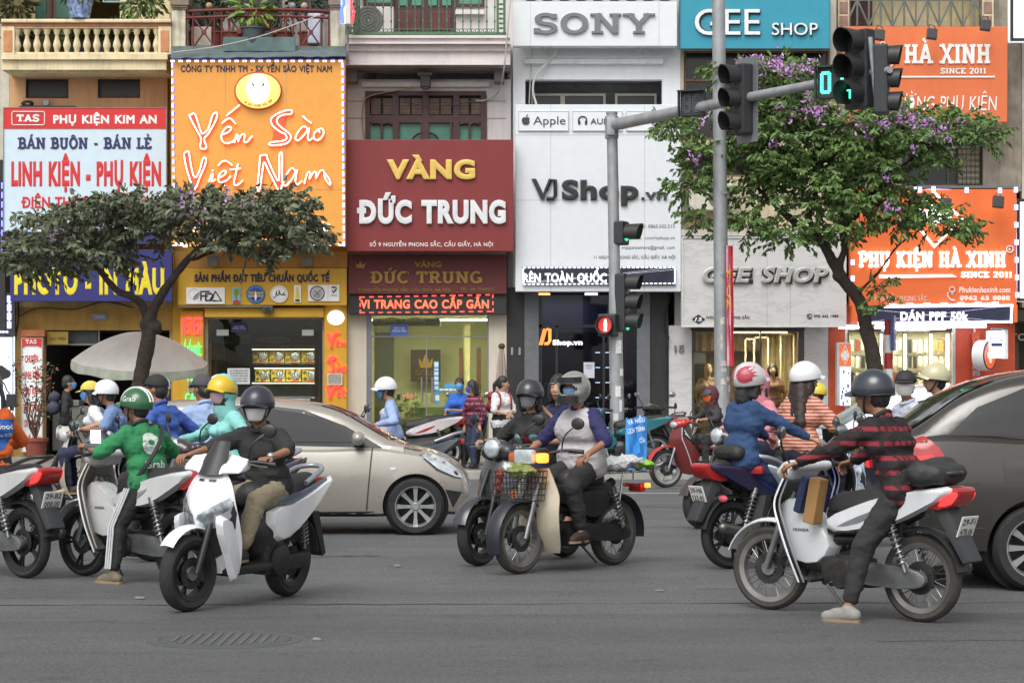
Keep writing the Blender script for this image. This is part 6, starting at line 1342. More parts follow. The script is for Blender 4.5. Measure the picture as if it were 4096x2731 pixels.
# ================================================================ parasols
CAN = mat('#e0dbd3', .75, var=.08, scale=3, streak=.08)
def parasol(label, ctr, R_, hgt, tilt, nsp=8, m=CAN, mv=None):
 mx = Matrix.Translation(ctr) @ Matrix.Rotation(tilt[0], 4, 'Y') @ Matrix.Rotation(tilt[1], 4, 'X'); s = thing('parasol', label, 'parasol', mx=mx)
 rows = []
 for j in range(9):
  t = j / 8; r = R_ * t; ln = []
  for i in range(nsp * 6 + 1):
   a = 2 * pi * i / (nsp * 6) + .3; f = i % 6 / 6; sc = 1 - .035 * sin(pi * f) * t
   ln.append(V((r * sc * cos(a), r * sc * sin(a), hgt * (1 - t ** 1.9) + .0 - .02 * sin(pi * f) * t)))
  rows.append(ln)
 b = B(); b.sheet(rows); bmesh.ops.remove_doubles(b.b, verts=b.b.verts, dist=1e-4); link('canopy', solid(b.mesh(), .006), m, s, True, 50)
 ed = rows[-1]; b = B(); b.sheet([ed, [V((p.x * 1.01, p.y * 1.01, p.z - .09)) for p in ed], [V((p.x * 1.0, p.y * 1.0, p.z - .17 - .015 * sin(i * pi / 3))) for i, p in enumerate(ed)]])
 link('valance', solid(b.mesh(), .005), mv or mat('#c3c9b8', .75, var=.15, streak=.2), s, True, 50)
 b = B()
 for i in range(nsp): a = 2 * pi * i / nsp + .3; b.tube([V((0, 0, hgt - .06)), V((R_ * .5 * cos(a), R_ * .5 * sin(a), hgt * .72)), V((R_ * .98 * cos(a), R_ * .98 * sin(a), -.01))], .008, 5)
 b.done('rib', mat('#8a8c8c', .4, .5), s, True)
 b = B(); b.tube([V((0, 0, hgt + .02)), V((.0, 0, -ctr[2] + .15))], .024, 8); b.done('pole', mat('#8d8f90', .4, .5), s, True)
 return s
q = at(*c4(940, 1000), 41.2); parasol('large white domed parasol with green grey valance behind the tree trunk', (q.x, 41.2, q.z), 1.24, .54, (radians(3.5), radians(8)))
q = at(*c5(1105, 1030), 43.2)
s = thing('folded_parasol', 'tall folded beige parasol leaning by the gold shop pillar', 'parasol', (q.x, 43.2, .125)); tz = at(*c5(1108, 770), 43.2)
rows = []
for j in range(12):
 t = j / 11; z = tz.z - t * 1.3; r = .03 + .10 * t ** .7; rows.append([V((q.x + r * (1 + .25 * cos(a * 8)) * cos(a) + (tz.x - q.x) * (1 - t), 43.2 + r * (1 + .25 * cos(a * 8)) * sin(a), z)) for a in [2 * pi * i / 64 for i in range(64)]])
b = B(); b.rings(rows); b.done('canopy', mat('#a5948c', .8, var=.12), s, smooth=60); B().tube([V((q.x, 43.2, .125)), V((tz.x, 43.2, tz.z + .05))], .02, 8).done('pole', mat('#8d8f90', .4, .5), s); B().ell((tz.x, 43.2, tz.z + .03), (.07, .06, .06), 10).done('finial', mat('#4a3b33', .7), s)
# ================================================================ plants
RED_POT = mat('#8a4a3c', .8, var=.2)
q = at(*c4(240, 1560), 43.4); pp = thing('potted_shrub', 'sparse thorny shrub with tiny red flowers in a clay pot by the white banner', 'plant', (q.x, 43.4, .125))
B().lathe([(.001, 0), (.16, 0), (.22, .34), (.25, .34), (.25, .4), (.19, .4), (.001, .36)], n=18).done('pot', RED_POT, pp, True, 40)
b = B(); lf = B(); fl = B(); rnd = random.Random(2)
for i in range(16):
 an = rnd.uniform(0, 6.28); pts = [V((0, 0, .36))]
 for j in range(6): pts.append(pts[-1] + V((cos(an) * .06 + rnd.gauss(0, .04), sin(an) * .05 + rnd.gauss(0, .03), .24)))
 b.tube(pts, [.012 - .0015 * j for j in range(7)], 5)
 for j in range(14): leaf(lf, pts[rnd.randint(2, 6)] + V((rnd.gauss(0, .05), rnd.gauss(0, .05), rnd.gauss(0, .08))), V((rnd.gauss(0, 1), rnd.gauss(0, 1), rnd.gauss(0, .7))), rnd.uniform(.06, .11), rnd)
 for j in range(2): fl.ell(pts[rnd.randint(3, 6)] + V((rnd.gauss(0, .05), -.05, rnd.gauss(0, .05))), (.025, .02, .02), 6)
b.done('stem', mat('#5a4638', .8), pp, True); lf.done('foliage', mat('#52653c', .55, var=.5, scale=10), pp, True); fl.done('blossom', mat('#b5403e', .6), pp, True)
potted('dense reed plant in a blue and white flowered vase on the cream balcony', at(*c1(535, 128), BD + .05), (.3, .2, .3), 120, .3, mat('#8fa0c8', .3, var=.9, scale=14), .46, .28, mat('#6b7a4a', .6, var=.4))
potted('bushy bamboo-like plant rising behind the cream balcony rail', at(*c1(970, 300), BD + .6), (.45, .3, .5), 240, .2, RED_POT, .3, .2, mat('#7a8a55', .6, var=.4), stem=.25)
for i, (x, y, rx, rz_) in enumerate(((150, 352, .14, .22), (225, 352, .12, .2), (480, 352, .12, .12), (545, 352, .14, .2), (610, 352, .12, .18), (680, 352, .14, .16), (745, 352, .18, .24), (815, 352, .16, .26), (875, 352, .14, .3), (945, 352, .14, .28), (1010, 352, .14, .28))):
 potted(('trailing', 'low leafy', 'small', 'spiky', 'little green', 'dark leaved', 'bushy', 'tall', 'upright', 'thin leaved', 'end')[i] + ' potted plant seen between the cream balusters', at(*c1(x, y), BD + .45), (rx, .12, rz_), 50, .14, mat(('#3a3f52', '#6b4a3a', '#4a5a6b')[i % 3], .5), .2, .12, (LEAF1, LEAF3, LEAF2)[i % 3], group='potted plants behind the balusters')
q = at(*c1(95, 128), BD + .7); potted('grassy brown plant at the end of the cream balcony', q + V((0, 0, -.9)), (.3, .25, .5), 150, .3, RED_POT, .5, .25, mat('#6e6a42', .6, var=.5), stem=.3)
potted('bright green leafy vine in a pot hanging over the red railing', at(*c1(1700, 300), FW - 1.15), (.38, .25, .35), 110, .2, mat('#4c5558', .6), .3, .22, LEAF2, stem=.1)
potted('pale green twiggy shrub above the red balcony railing', at(*c1(1760, 200), FW - .5), (.55, .3, .4), 150, .15, RED_POT, .35, .25, mat('#88a850', .55, var=.4), stem=.55)
for i, (x, cl_, st_) in enumerate(((1330, LEAF3, .2), (1560, LEAF3, .3), (1900, LEAF1, .15), (2080, LEAF3, .3), (1430, LEAF1, .1))): potted(('dark', 'tall dark', 'small green', 'dense dark', 'low')[i] + ' potted shrub behind the red balcony railing', at(*c1(x, 330), FW - .2), (.35, .25, .45), 130, .16, RED_POT, .3, .22, cl_, stem=st_, group='shrubs behind the red railing')
for i, x in enumerate((1405, 1965, 2045)): tag(B().ell(at(*c1(x, 42), FW - .7), (.07, .07, .07), 12).done('gourd', mat(('#a98a66', '#8d8a92', '#b39a86')[i], .6, var=.2), None), ('brown', 'grey', 'tan')[i] + ' round gourd resting above the red railing', 'gourd')
for i, (x0, y0, x1, y1, cl_) in enumerate(((1285, 180, 1420, 312, '#c9bcae'), (2068, 90, 2152, 292, '#c9cedd'))): tag(panel('storage_bin', c1, x0, y0, x1, y1, FW - .5, .35, mat(cl_, .6, var=.1), None, .02), ('open cream', 'tall white')[i] + ' plastic bin stored behind the red railing', 'bin')
# hanging cables
def cable(label, pts, r, m, sm=5, group=None):
 b = B(); b.tube(smooth_poly(pts, sm, False), r, 6); tag(b.done('cable', m, smooth=60), label, 'cable', group)
GC = mat('#b9b5ae', .6); DC = mat('#2b2a29', .6)
cable('pale cable drooping across the corner of the grey balcony', [at(*c2(1165, -20), FW - 1.1), at(*c2(1140, 250), FW - 1.08), at(*c2(1120, 450), FW - .9), at(*c2(1085, 580), FW - .2), at(*c2(1010, 628), FW - .05), at(*c2(945, 632), FW - .02)], .016, GC)
cable('yellowed cable looping over the brown shuttered window', [at(*c2(560, 550), FW - .08), at(*c2(470, 565), FW - .1), at(*c2(300, 598), FW - .1), at(*c2(245, 640), FW - .08), at(*c2(235, 760), FW - .05), at(*c2(250, 880), FW - .05)], .014, mat('#a59068', .6))
cable('thin dark wire sagging across the brown shutters', [at(*c2(255, 640), FW - .06), at(*c2(420, 580), FW - .09), at(*c2(560, 655), FW - .1), at(*c2(780, 660), FW - .1), at(*c2(940, 630), FW - .05)], .007, mat('#5f4a42', .6))
cable('thick white conduit bending down below the white panel', [at(*c2(1450, 292), FW - .2), at(*c2(1440, 345), FW - .18), at(*c2(1350, 440), FW - .15), at(*c2(1310, 510), FW - .12), at(*c2(1305, 580), FW - .1), at(*c2(1325, 655), FW - .1)], .026, mat('#d3d5d6', .5))
cable('white cable hanging straight on the white shop front', [at(*c2(1300, 300), FW - .1), at(*c2(1290, 450), FW - .08), at(*c2(1280, 655), FW - .05)], .012, GC)
cable('grey rope tied from the pillar to the green awning', [at(*c1(2165, 95), FW - 1.2), at(*c1(1800, 230), FW - 1.4), at(*c1(1480, 310), FW - 1.45), at(*c1(1160, 355), FW - 1.5)], .012, GC)
cable('black cable running down beside the marble shop pillar', [at(*c6(130, 430), FW - .05), at(*c6(85, 620), FW - .08), at(*c6(115, 700), FW - .1), at(*c6(100, 800), FW - .08), at(*c6(105, 1100), FW - .05)], .02, DC)
cable('black wires strung under the navy letter sign', [at(*c4(130, 700), FW - .1), at(*c4(260, 640), FW - .15), at(*c4(500, 650), FW - .15), at(*c4(700, 600), FW - .12), at(*c4(900, 640), FW - .1)], .012, DC)
cable('loose cable dropping past the cream pier', [at(*c4(110, 500), FW - .2), at(*c4(125, 700), FW - .25), at(*c4(100, 900), FW - .2), at(*c4(115, 1300), FW - .2)], .02, DC)
# ================================================================ people
SKIN = mat('#b58a6e', .55, var=.06, scale=20); SKIN2 = mat('#9a6e54', .55, var=.06, scale=20); DKHAIR = mat('#17130f', .45, var=.3, scale=40, bump=.4, bscale=120); BRHAIR = mat('#3a231a', .42, var=.35, scale=40, bump=.4, bscale=110)
EYE = mat('#1a1411', .2); LIP = mat('#8f5048', .5)
def ik(a, c, l1, l2, pole):
 a, c = V(a), V(c); d = c - a; L = min(d.length, (l1 + l2) * .998); dn = d.normalized(); c2_ = a + dn * L
 x = (l1 * l1 - l2 * l2 + L * L) / (2 * L); h = sqrt(max(l1 * l1 - x * x, 0)); p = V(pole); p = p - dn * p.dot(dn)
 return a + dn * x + p.normalized() * h, c2_
def hand(b, w_, d, up, s=1., curl=1.0, side=1):
 d = d.normalized(); up = (up - d * up.dot(d)).normalized(); sd = d.cross(up) * side; L = .085 * s
 for k_ in range(4):
  o = (k_ - 1.5) * .019 * s; b.cap(w_ + sd * o * .7, w_ + d * L + sd * o, .013 * s, .011 * s, 8, 3)
  ln = (.066, .078, .074, .056)[k_] * s; p = w_ + d * L + sd * o; an = 0.; r = .0092 * s
  for j, f in enumerate((.45, .32, .25)):
   an += curl * (.55, .75, .55)[j]; q = p + (d * cos(an) - up * sin(an)) * ln * f * 1.15; b.cap(p, q, r, r * .88, 8, 3); p = q; r *= .88
 base = w_ + d * .025 * s - sd * .03 * s
 t1_ = base + (d * .7 - sd * .55 - up * .25 * curl).normalized() * .042 * s; t2_ = t1_ + (d * .9 + sd * .1 - up * .5 * curl).normalized() * .034 * s
 b.cap(base, t1_, .0135 * s, .011 * s, 8, 3); b.cap(t1_, t2_, .011 * s, .0085 * s, 8, 3)
def person(label, mx, hip, lean=.15, hands=None, feet=None, head=(0, 0), s=1., fem=False, skin=SKIN, top=None, bottom=None, sleeve=1., shoe=None, headgear=None, mask=None, hair='short', hairm=DKHAIR, voxel=.016, side=0., knee_out=.25, twist=0., legs=True, socks=None, collar=None, hood=None, sandal=False, shirt_len=0., elbow=(-.3, .8, -.7), barefoot_gap=0., strap=None, loose=0., group=None, curl=1.):
 H = V(hip); up = V((sin(lean) * cos(side), sin(side), cos(lean) * cos(side))).normalized(); lat0 = V((0, 1, 0)); lat = V((-sin(twist), cos(twist), 0)); fw = lat.cross(up).normalized(); lat = up.cross(fw).normalized()
 sw = (.155 if fem else .180) * s; tl = .47 * s; N = H + up * tl; chest = H + up * tl * .68 + fw * .01; waist = H + up * tl * .3
 hd_yaw, hd_pit = head; nk = N + up * .075 * s + V((.018, 0, .01)) * s
 hf = V((cos(hd_yaw + twist), sin(hd_yaw + twist), 0)); hl = V((-hf.y, hf.x, 0)); hu = (V((0, 0, 1)) * cos(hd_pit) + hf * sin(hd_pit)).normalized(); hf = hl.cross(hu).normalized()
 HC = nk + hu * .105 * s + hf * .025 * s
 hm = Matrix((hf, hl, hu)).transposed().to_4x4(); hm.translation = HC
 J = dict(H=H, N=N, HC=HC, hm=hm, lat=lat, up=up, fw=fw, chest=chest)
 sh = {k_: N + lat * k_ * sw - up * .035 * s for k_ in (1, -1)}; hp = {k_: H + lat0 * k_ * .085 * s for k_ in (1, -1)}
 b = B(); hb = B()
 b.cap(H - lat * .07 * s, H + lat * .07 * s, .10 * s); b.cap(waist - lat * .06 * s, waist + lat * .06 * s, (.08 if fem else .092) * s); b.cap(chest - lat * .08 * s, chest + lat * .08 * s, .095 * s); b.cap(N - lat * sw * .7 - up * .06 * s, N + lat * sw * .7 - up * .06 * s, .05 * s); b.cap(N - up * .03 * s, nk + hu * .04, .054 * s, .05 * s)
 if fem:
  for k_ in (1, -1): b.ell(chest + fw * .075 * s + lat * k_ * .06 * s, (.06 * s,) * 3)
 HM = lambda x, y, z: hm @ V((x * s, y * s, z * s))
 b.ell(HC + hu * .02 * s - hf * .012 * s, (.098 * s, .078 * s, .112 * s), 14, hm.to_3x3().to_4x4()); b.cap(HM(.035, 0, -.075), HM(.045, 0, -.035), .05 * s, .06 * s); b.ell(HM(.06, 0, -.085), (.03 * s, .035 * s, .028 * s)); b.cap(HM(.088, 0, .02), HM(.108, 0, -.022), .010 * s, .017 * s, 8)
 for k_ in (1, -1): b.ell(HM(-.005, k_ * .078, -.01), (.022 * s, .012 * s, .034 * s), 8); b.ell(HM(.06, k_ * .04, -.02), (.03 * s, .025 * s, .03 * s))
 el, wr, kn, an = {}, {}, {}, {}
 hands = hands or {1: sh[1] + V((.05, .05, -.5 * s)), -1: sh[-1] + V((.05, -.05, -.5 * s))}; feet = feet or {1: V((0, .1, .06)), -1: V((0, -.1, .06))}
 top_b, bot_b = B(), B(); slv = []
 for k_ in (1, -1):
  t = V(hands[k_]); el[k_], wr[k_] = ik(sh[k_], t, .285 * s, .25 * s, V((elbow[0], elbow[1] * k_, elbow[2])))
  b.cap(sh[k_] - lat * k_ * .015, el[k_], .044 * s, .035 * s); b.cap(el[k_], wr[k_], .035 * s, .026 * s)
  d = (wr[k_] - el[k_]).normalized(); hand(hb, wr[k_], (d + V((0, 0, .12))).normalized(), V((0, 0, 1)) if abs(d.z) < .8 else V((1, 0, 0)), s, curl, k_)
  if legs:
   f = V(feet[k_]); kn[k_], an[k_] = ik(hp[k_], f + V((0, 0, .085 * s)), .42 * s, .40 * s, V((1, knee_out * k_, .25)))
   b.cap(hp[k_], kn[k_], .074 * s, .048 * s); b.cap(kn[k_], kn[k_].lerp(an[k_], .35) - V((.012, 0, 0)), .045 * s, .05 * s); b.cap(kn[k_].lerp(an[k_], .3), an[k_], .048 * s, .033 * s)
   fd = V((1, .18 * k_, 0)).normalized(); b.cap(an[k_] - fd * .04 - V((0, 0, .045)), an[k_] + fd * .14 * s - V((0, 0, .058)), .034 * s, .028 * s); b.cap(an[k_], an[k_] + fd * .08 - V((0, 0, .05)), .034 * s, .03 * s)
   if bottom:
    L = bottom[1] if len(bottom) > 1 else 1.; bag = bottom[2] if len(bottom) > 2 else 1.
    if L > .5: e = kn[k_].lerp(an[k_], (L - .5) * 2); bot_b.cap(hp[k_], kn[k_], .098 * s * bag, .077 * s * bag); bot_b.cap(kn[k_], e, .077 * s * bag, .054 * s * bag); bot_b.ell(kn[k_], (.082 * s,) * 3)
    else: e = hp[k_].lerp(kn[k_], L * 2); bot_b.cap(hp[k_], e, .10 * s, .085 * s)
   if shoe:
    q = B(); q.cap(an[k_] - fd * .045 - V((0, 0, .04)), an[k_] + fd * .155 * s - V((0, 0, .056)), .044 * s, .036 * s); q.cap(an[k_] - V((0, 0, .01)), an[k_] - V((0, 0, .04)), .045 * s, .047 * s)
    q.ell(an[k_] + fd * .07 - V((0, 0, .03)), (.07 * s, .042 * s, .035 * s), 12); slv.append(('shoe', q, shoe, 0))
    q = B(); f2 = V((-fd.y, fd.x, 0)); c_ = [an[k_] + fd * x + f2 * y * 1. - V((0, 0, .088 * s)) for x, y in ((-.08, -.024), (-.09, 0), (-.08, .024), (0, .034), (.08, .043), (.15, .038), (.185, .02), (.192, 0), (.185, -.02), (.15, -.036), (.08, -.038), (0, -.03))]; q.rings([c_, [p + V((0, 0, .02)) for p in c_]])
    slv.append(('sole', q, mat('#8f7a60', .7), None))
  if top:
   if sleeve > 0:
    if sleeve <= .5: e = sh[k_].lerp(el[k_], sleeve * 2); top_b.cap(sh[k_] - lat * k_ * .03, e, .075 * s, .066 * s)
    else: e = el[k_].lerp(wr[k_], (sleeve - .5) * 1.9); top_b.cap(sh[k_] - lat * k_ * .03, el[k_], .072 * s, .058 * s); top_b.cap(el[k_], e, .054 * s, .04 * s)
 J.update(sh=sh, el=el, wr=wr, kn=kn, an=an)
 me = blob(b, voxel, 3); nb = len(me.polygons)
 q = bmesh.new(); q.from_mesh(me); bpy.data.meshes.remove(me); m2 = hb.mesh(); q.from_mesh(m2); bpy.data.meshes.remove(m2)
 fb = B(); fb.b.free(); fb.b = q
 if not (mask == 'visor'):
  for k_ in (1, -1):
   fb.mi = 3; fb.ell(HM(.078, k_ * .034, .022), (.014 * s, .018 * s, .009 * s), 10, hm.to_3x3().to_4x4()); fb.mi = 1; fb.ell(HM(.087, k_ * .034, .022), (.008 * s, .009 * s, .009 * s), 8); fb.cap(HM(.088, k_ * .018, .048), HM(.078, k_ * .056, .05), .006 * s, .004 * s, 6)
  if not mask: fb.mi = 2; fb.cap(HM(.096, -.022, -.055), HM(.096, .022, -.055), .008 * s, .008 * s, 8)
 body = link('person', fb.mesh(mx), [skin, EYE, LIP, mat('#cfc4bb', .3)], None, smooth=180)
 tag(body, label, 'person', group); WM[body] = Matrix.Identity(4); J['body'] = body
 base = mx @ V((H.x, H.y, 0)); body.data.transform(Matrix.Translation(-base)); body.location = base; WM[body] = Matrix.Translation(base); J['mx'] = mx
 def part(name, bb, m, vox=None, fold=0., it=3, fs=7.):
  me_ = bb if isinstance(bb, bpy.types.Mesh) else (blob(bb, vox, it, fold, fs) if vox else bb.mesh())
  me_.transform(mx); return link(name, me_, m, body, smooth=180 if vox else 50)
 J['part'] = part; J['HM'] = HM
 for nm, q, m, v_ in slv: part(nm, q, m, .014 if v_ == 0 else None)
 if bottom and legs:
  bot_b.cap(H - lat * .075 * s, H + lat * .075 * s, .113 * s); bot_b.cap(H + up * .08 - lat * .065 * s, H + up * .08 + lat * .065 * s, .105 * s); J['bottom'] = part('trousers' if (bottom[1] if len(bottom) > 1 else 1) > .5 else 'shorts', bot_b, bottom[0], voxel, .016, 2, 9)
 if top:
  g = 1. + loose; fm = .92 if fem else 1.; top_b.cap(chest - lat * .09 * s * fm, chest + lat * .09 * s * fm, .112 * s * g); top_b.cap(waist - lat * .078 * s * fm, waist + lat * .078 * s * fm, .105 * s * g * fm); top_b.cap(H + up * (.06 - shirt_len) - lat * .085 * s, H + up * (.06 - shirt_len) + lat * .085 * s, .118 * s * g); top_b.cap(N - lat * sw * .8 - up * .06 * s, N + lat * sw * .8 - up * .06 * s, .08 * s)
  top_b.cap(N - up * .05 * s, N + up * .015 * s, .085 * s, .068 * s)
  if fem:
   for k_ in (1, -1): top_b.ell(chest + fw * .08 * s + lat * k_ * .06 * s, (.064 * s,) * 3)
  J['top'] = part('shirt', top_b, top, voxel, .021, 2, 9)
  if collar:
   c_ = N + up * .03 * s + fw * .008; part('collar', B().tube([c_ + lat * .066 * s * cos(a) + fw * .066 * s * sin(a) + up * (.012 - .018 * sin(a)) for a in [i * pi / 10 for i in range(20)]], .016 * s, 8, closed=True), collar)
 def dome(rx, ry, rz, z0, cz=.03, cx=-.012, t=.012, n=22):
  q = B(); q.ell((0, 0, 0), (1, 1, 1), n); bmesh.ops.bisect_plane(q.b, geom=q.b.verts[:] + q.b.edges[:] + q.b.faces[:], plane_co=(0, 0, z0), plane_no=(-.12, 0, 1), clear_inner=True)
  me_ = bpy.data.meshes.new('m'); q.b.to_mesh(me_); q.b.free()
  for v in me_.vertices: v.co = V((cx + v.co.x * rx, v.co.y * ry, cz + v.co.z * rz)) * s
  me_ = solid(me_, t, 1); me_.transform(hm); return me_
 if hair in ('short', 'bob', 'long', 'pony'):
  q = B(); R3 = hm.to_3x3().to_4x4()
  q.ell(HM(-.018, 0, .04), (.105 * s, .09 * s, .105 * s), 14, R3); q.ell(HM(-.05, 0, -.01), (.072 * s, .084 * s, .10 * s), 14, R3)
  if hair in ('bob', 'long'):
   for k_ in (1, -1): q.cap(HM(-.01, k_ * .08, .02), HM(-.02, k_ * .088, -.12), .034 * s, .03 * s)
   q.cap(HM(-.06, 0, 0), HM(-.075, 0, -.13), .075 * s, .07 * s)
  if hair == 'long':
   for k_ in (-1, 0, 1): q.cap(HM(-.075, k_ * .045, -.06), HM(-.115, k_ * .10, -.38), .06 * s, .055 * s)
  if hair == 'pony': q.cap(HM(-.1, 0, .05), HM(-.17, 0, -.02), .035 * s, .035 * s); q.cap(HM(-.17, 0, -.02), HM(-.17, 0, -.22), .036 * s, .018 * s)
  part('hair', q, hairm, .013, .008, 2, 25)
 if headgear:
  k_, hmv = headgear[0], headgear[1]
  if k_ in ('half', 'open'):
   hl_ = part('helmet', dome(.135, .118, .125, -.22 if k_ == 'half' else -.42), hmv); J['helmet'] = hl_
   q = B(); rows = [[HM(.06 + .06 * sin(.3 + 2.54 * i / 12) + ex * (.25 + .75 * sin(pi * i / 12)), .118 * cos(.3 + 2.54 * i / 12) * (1 - ex * .6), .028 - ex * .22 - .02 * cos(2 * (.3 + 2.54 * i / 12))) for i in range(13)] for ex in (0, .03, .062)]
   q.sheet(rows); part('visor', solid(q.mesh(), .008, 0), headgear[2] if len(headgear) > 2 else hmv)
   q = B()
   for z in (1, -1): q.tube([HM(.0, z * .112, -.0), HM(.03, z * .082, -.07), HM(.055, z * .03, -.115)], .008 * s, 6)
   part('strap', q, mat('#1d1d1f', .7))
   part('trim', B().tube([HM(-.012 + .136 * cos(a), .119 * sin(a), (-.005 if k_ == 'half' else -.03) + .016 * cos(a)) for a in [i * pi / 12 for i in range(24)]], .006 * s, 6, closed=True), mat('#222326', .5))
  elif k_ == 'full':
   q = B(); q.ell((0, 0, 0), (1, 1, 1), 44); me_ = q.mesh()
   for v in me_.vertices: v.co = V((.005 + v.co.x * .15 + (.03 if v.co.z < -.2 and v.co.x > 0 else 0) * v.co.x, v.co.y * .132, .012 + v.co.z * (.14 if v.co.z > 0 else .15))) * s
   bb = bmesh.new(); bb.from_mesh(me_); bmesh.ops.delete(bb, geom=[f for f in bb.faces if (lambda c: c.x / s > .05 and (c.z / s - .008) ** 2 / .046 ** 2 + (c.y / s) ** 2 / .098 ** 2 < 1)(f.calc_center_median())] + [f for f in bb.faces if f.calc_center_median().z / s < -.125], context='FACES'); bb.to_mesh(me_); bb.free()
   me_ = solid(me_, .014 * s, -1); me_.transform(hm); J['helmet'] = part('helmet', me_, hmv)
   q = B(); rows = [[HM(.012 + .15 * cos(a), .134 * sin(a), z) for a in [(-1.15 + 2.3 * i / 12) for i in range(13)]] for z in (.06, .085, .105)]; q.sheet(rows); part('visor', solid(q.mesh(), .006, 1), headgear[2])
   q = B(); rows = [[HM(.03 + .14 * cos(a), .12 * sin(a), z) for a in [(-1.0 + 2.0 * i / 12) for i in range(13)]] for z in (-.05, -.085, -.115)]; q.sheet(rows); part('chin_guard', solid(q.mesh(), .016, 1), headgear[2])
  elif k_ == 'cap':
   part('cap', dome(.115, .098, .105, .02, .035, -.008, .006), hmv); q = B(); rows = [[HM(.07 + .035 * sin(.35 + 2.44 * i / 10) + ex * sin(.35 + 2.44 * i / 10), .088 * cos(.35 + 2.44 * i / 10), .04 - ex * .25) for i in range(11)] for ex in (0, .035, .07)]; q.sheet(rows); part('cap_brim', solid(q.mesh(), .006, 0), hmv)
 if hood:
  q = B(); q.ell(HM(-.03, 0, .02), (.13 * s, .118 * s, .15 * s), 16, hm.to_3x3().to_4x4()); q.cap(HM(-.03, 0, -.1), N + up * .0, .10 * s, .10 * s); me_ = blob(q, .014, 3, .01); bb = bmesh.new(); bb.from_mesh(me_); inv = hm.inverted()
  bmesh.ops.delete(bb, geom=[f for f in bb.faces if (lambda c: c.x / s > .03 and abs(c.y) / s < .082 and -.12 < c.z / s < .115)(inv @ f.calc_center_median())], context='FACES'); bb.to_mesh(me_); bb.free(); part('hood', solid(me_, .008, 1), hood)
 if mask and mask != 'visor':
  rows = []
  for j in range(7):
   z = .012 - .105 * j / 6; w_ = (1.2, 1.22, 1.2, 1.15, 1.05, .95, .8)[j]; dp_ = (.112, .122, .124, .118, .112, .104, .092)[j]
   rows.append([HM(-.002 + (dp_ + (.003 if j % 2 else 0)) * cos(w_ * (i - 6) / 6), (.088 - .02 * j / 6) * sin(w_ * (i - 6) / 6) * 1.02, z) for i in range(13)])
  q = B(); q.sheet(rows); part('mask', solid(q.mesh(), .006, 1), mask)
  q = B()
  for z in (1, -1): q.tube([HM(.035, z * .08, .0), HM(0, z * .088, .005), HM(.03, z * .074, -.075)], .003, 4)
  part('mask_loop', q, mask)
 if strap:
  pts = [chest + lat * -.16 * s + up * .14 * s, chest + lat * -.1 * s + up * .16 * s + fw * -.06, chest - fw * .15 * s + up * .04, chest - fw * .15 * s + lat * .09 * s - up * .14 * s, H + lat * .17 * s + up * .06 - fw * .06]
 return body, J
def stick(J, obj_key, pts_or_me, d, off, m, name, local=True):
 me = pts_or_me if isinstance(pts_or_me, bpy.types.Mesh) else fillpoly(pts_or_me, .03)
 me.transform(J['mx']); par = J[obj_key]; root = WM[par]; me.transform(root.inverted())
 drape(me, bvh(par), J['mx'].to_3x3() @ V(d), off); o = bpy.data.objects.new(name, me); COL.objects.link(o); me.materials.clear(); me.materials.append(m); o.parent = par; WM[o] = root; return o
def label_mesh(t, o, ux, uz, w_, h_, bold=.02):
 me = glyphs(t, bold); b = bmesh.new(); b.from_mesh(me); bmesh.ops.delete(b, geom=[f for f in b.faces if f.calc_center_median().z < .015], context='FACES')
 xs = [v.co.x for v in b.verts]; mn, mx_ = min(xs), max(xs)
 for v in b.verts: v.co = V(o) + V(ux) * ((v.co.x - mn) / (mx_ - mn) * w_) + V(uz) * (v.co.y / CAPH * h_)
 b.to_mesh(me); b.free(); return me
def tube_part(J, name, pts, r, m, n=6): return J['part'](name, B().tube(smooth_poly([V(p) for p in pts], 4, False), r, n), m)
